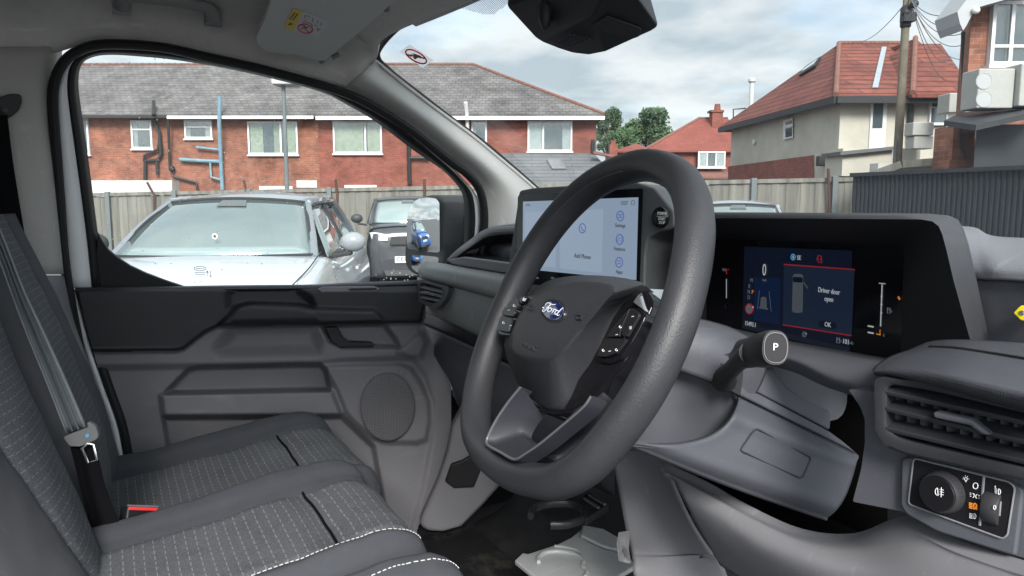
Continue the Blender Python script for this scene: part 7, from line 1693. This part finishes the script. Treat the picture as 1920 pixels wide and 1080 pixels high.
        b = MB(); mp_ = m2(Vector((cx_ - .32, gw + .27, cz + .07))); b.ball(mp_, .112, 8, (.62, .95, .74)); wm = bd(b, 'wing_mirror', 'mirror_shell' if s_ < 0 else 'paint_silver')
        b = MB(); b.bar(m2(Vector((cx_ - .34, gw + .10, cz - .045))), m2(Vector((cx_ - .33, gw + .26, cz - .02))), .09, .035); bd(b, 'mirror_foot', 'gutter_black', wm, bevel=.01)
        b = MB(); b.grid(patch_rows([[m2(Vector((fx - .14, hw * .87, fz - .17))), m2(Vector((fx - .03, hw * .70, fz - .19))), m2(Vector((fx + .015, hw * .50, fz - .19)))], [m2(Vector((fx - .22, hw * .915, fz - .06))), m2(Vector((fx - .09, hw * .76, fz - .055))), m2(Vector((fx - .03, hw * .50, fz - .09)))]], 4, 4)); bd(b, 'headlight', 'lamp_lens', solid=.02, off=1 if s_ > 0 else -1)
        for X in (fx - .82, bx_ + .82):
            b = MB(); b.lathe(m2(Vector((X, hw - .20, .335))), (0, s_, 0), [(0, .30), (.02, .335), (.17, .335), (.20, .31)], 28); wh = bd(b, 'wheel', 'rubber')
            b = MB(); b.lathe(m2(Vector((X, hw - .012, .335))), (0, s_, 0), [(0, .23), (.012, .225), (.016, .05), (.02, .01)], 20); bd(b, 'rim', 'wheel_alloy', wh)
        b = MB(); b.bar(m2(Vector((-.45, hw + .012, cz - .24))), m2(Vector((-.22, hw + .012, cz - .24))), .03, .03); bd(b, 'door_handle', paint, bevel=.008)
    rg = [[p.lerp(my(p), i / 8) for i in range(9)] for p in (C1, C0)]; b = MB(); b.grid(rg); bd(b, 'rear_window', 'car_glass', solid=.005)
    b = MB(); b.prism([Vector((fx + .005, -.42 * hw, fz - .12)), Vector((fx + .005, .42 * hw, fz - .12)), Vector((fx + .02, .46 * hw, fz - .26)), Vector((fx + .02, -.46 * hw, fz - .26))], (.02, 0, 0)); bd(b, 'grille', 'gutter_black', bevel=.01)
    b = MB(); b.prism([Vector((fx + .0, -.62 * hw, .34)), Vector((fx + .0, .62 * hw, .34)), Vector((fx + .02, .56 * hw, .24)), Vector((fx + .02, -.56 * hw, .24))], (.02, 0, 0)); bd(b, 'lower_grille', 'gutter_black', bevel=.01)
    b = MB(); b.box((fx + .02, -.26, .46), (fx + .032, .26, .57)); pt = bd(b, 'number_plate', 'upvc', smooth=False)
    if plate: tx_ = text(plate, (fx + .034, -.15, .515), (0, 1, 0), (0, 0, 1), .10, 'black_print', pt, frame=fr, name='plate_characters')
    return t
mat('car_glass', (.24, .30, .295), .03, spec=1.0, coat=1.0, metal=.55)
mat('lamp_lens', (.55, .57, .58), .08, coat=1.0); mat('wheel_alloy', (.45, .46, .47), .3, metal=.6)
mat('paint_white', (.42, .445, .465), .18, coat=.8); mat('paint_roof', (.15, .17, .19), .2, coat=.8); mat('paint_dark', (.045, .047, .053), .32, coat=.35); mat('paint_blue', (.020, .10, .34), .18, coat=1.0); mat('paint_silver', (.22, .235, .25), .2, coat=.8)
SUV = dict(hw=.93, cowl=1.10, cz=1.15, fx=2.30, fz=.99, bx=-2.25, rz=1.535, rx0=.30, rx1=-1.45, tx=-2.0, tz=1.08, gw=.745, rw=.575)
car('white_car', 'white car facing the passenger window, sky reflected in its windscreen', 'car', -2.40, 7.02, math.atan2(-1, .10), 'paint_white', SUV)
VAN = dict(hw=.74, cowl=1.02, cz=1.10, fx=1.75, fz=1.02, bx=-1.9, rz=1.47, rx0=.62, rx1=-1.85, tx=-1.88, tz=1.05, gw=.64, rw=.56)
car('dark_van', 'dark grey compact van parked by the fence, partly behind the door mirror', 'van', -1.98, 14.6, math.atan2(-1, .16), 'paint_dark', VAN, plate='CF7')
HATCH = dict(hw=.86, cowl=.95, cz=1.0, fx=1.95, fz=.86, bx=-1.95, rz=1.42, rx0=.15, rx1=-1.35, tx=-1.75, tz=1.0, gw=.69, rw=.55)
q = FRAME.inverted() @ Vector((-6.9, -5.9, 0)); car('blue_car', 'bright blue hatchback seen only in the passenger door mirror', 'car', q.x, q.y, math.radians(90) + math.radians(-62 + 62) - RZ + math.radians(-62), 'paint_blue', HATCH)
car('silver_car', 'silver car whose pale roof just shows over the instrument hood', 'car', V(1420, 388, 11.2).x - .1, 11.8, math.atan2(-1, -.3), 'paint_silver', HATCH)
sh = out_thing('hanging_badge', 'small round red and white badge hanging inside the white car windscreen', 'badge', 405, 443, 6.2)
b = MB(); cc = V(403, 443, 5.86); b.lathe(cc, (0, -1, 0), [(0, .022), (.004, .022)], 20); SB(b, 'badge_disc', 'upvc', sh)
b = MB(); b.lathe(cc + Vector((0, -.005, 0)), (0, -1, 0), [(0, .011), (.003, .010)], 12); SB(b, 'badge_mark', 'rust', sh)
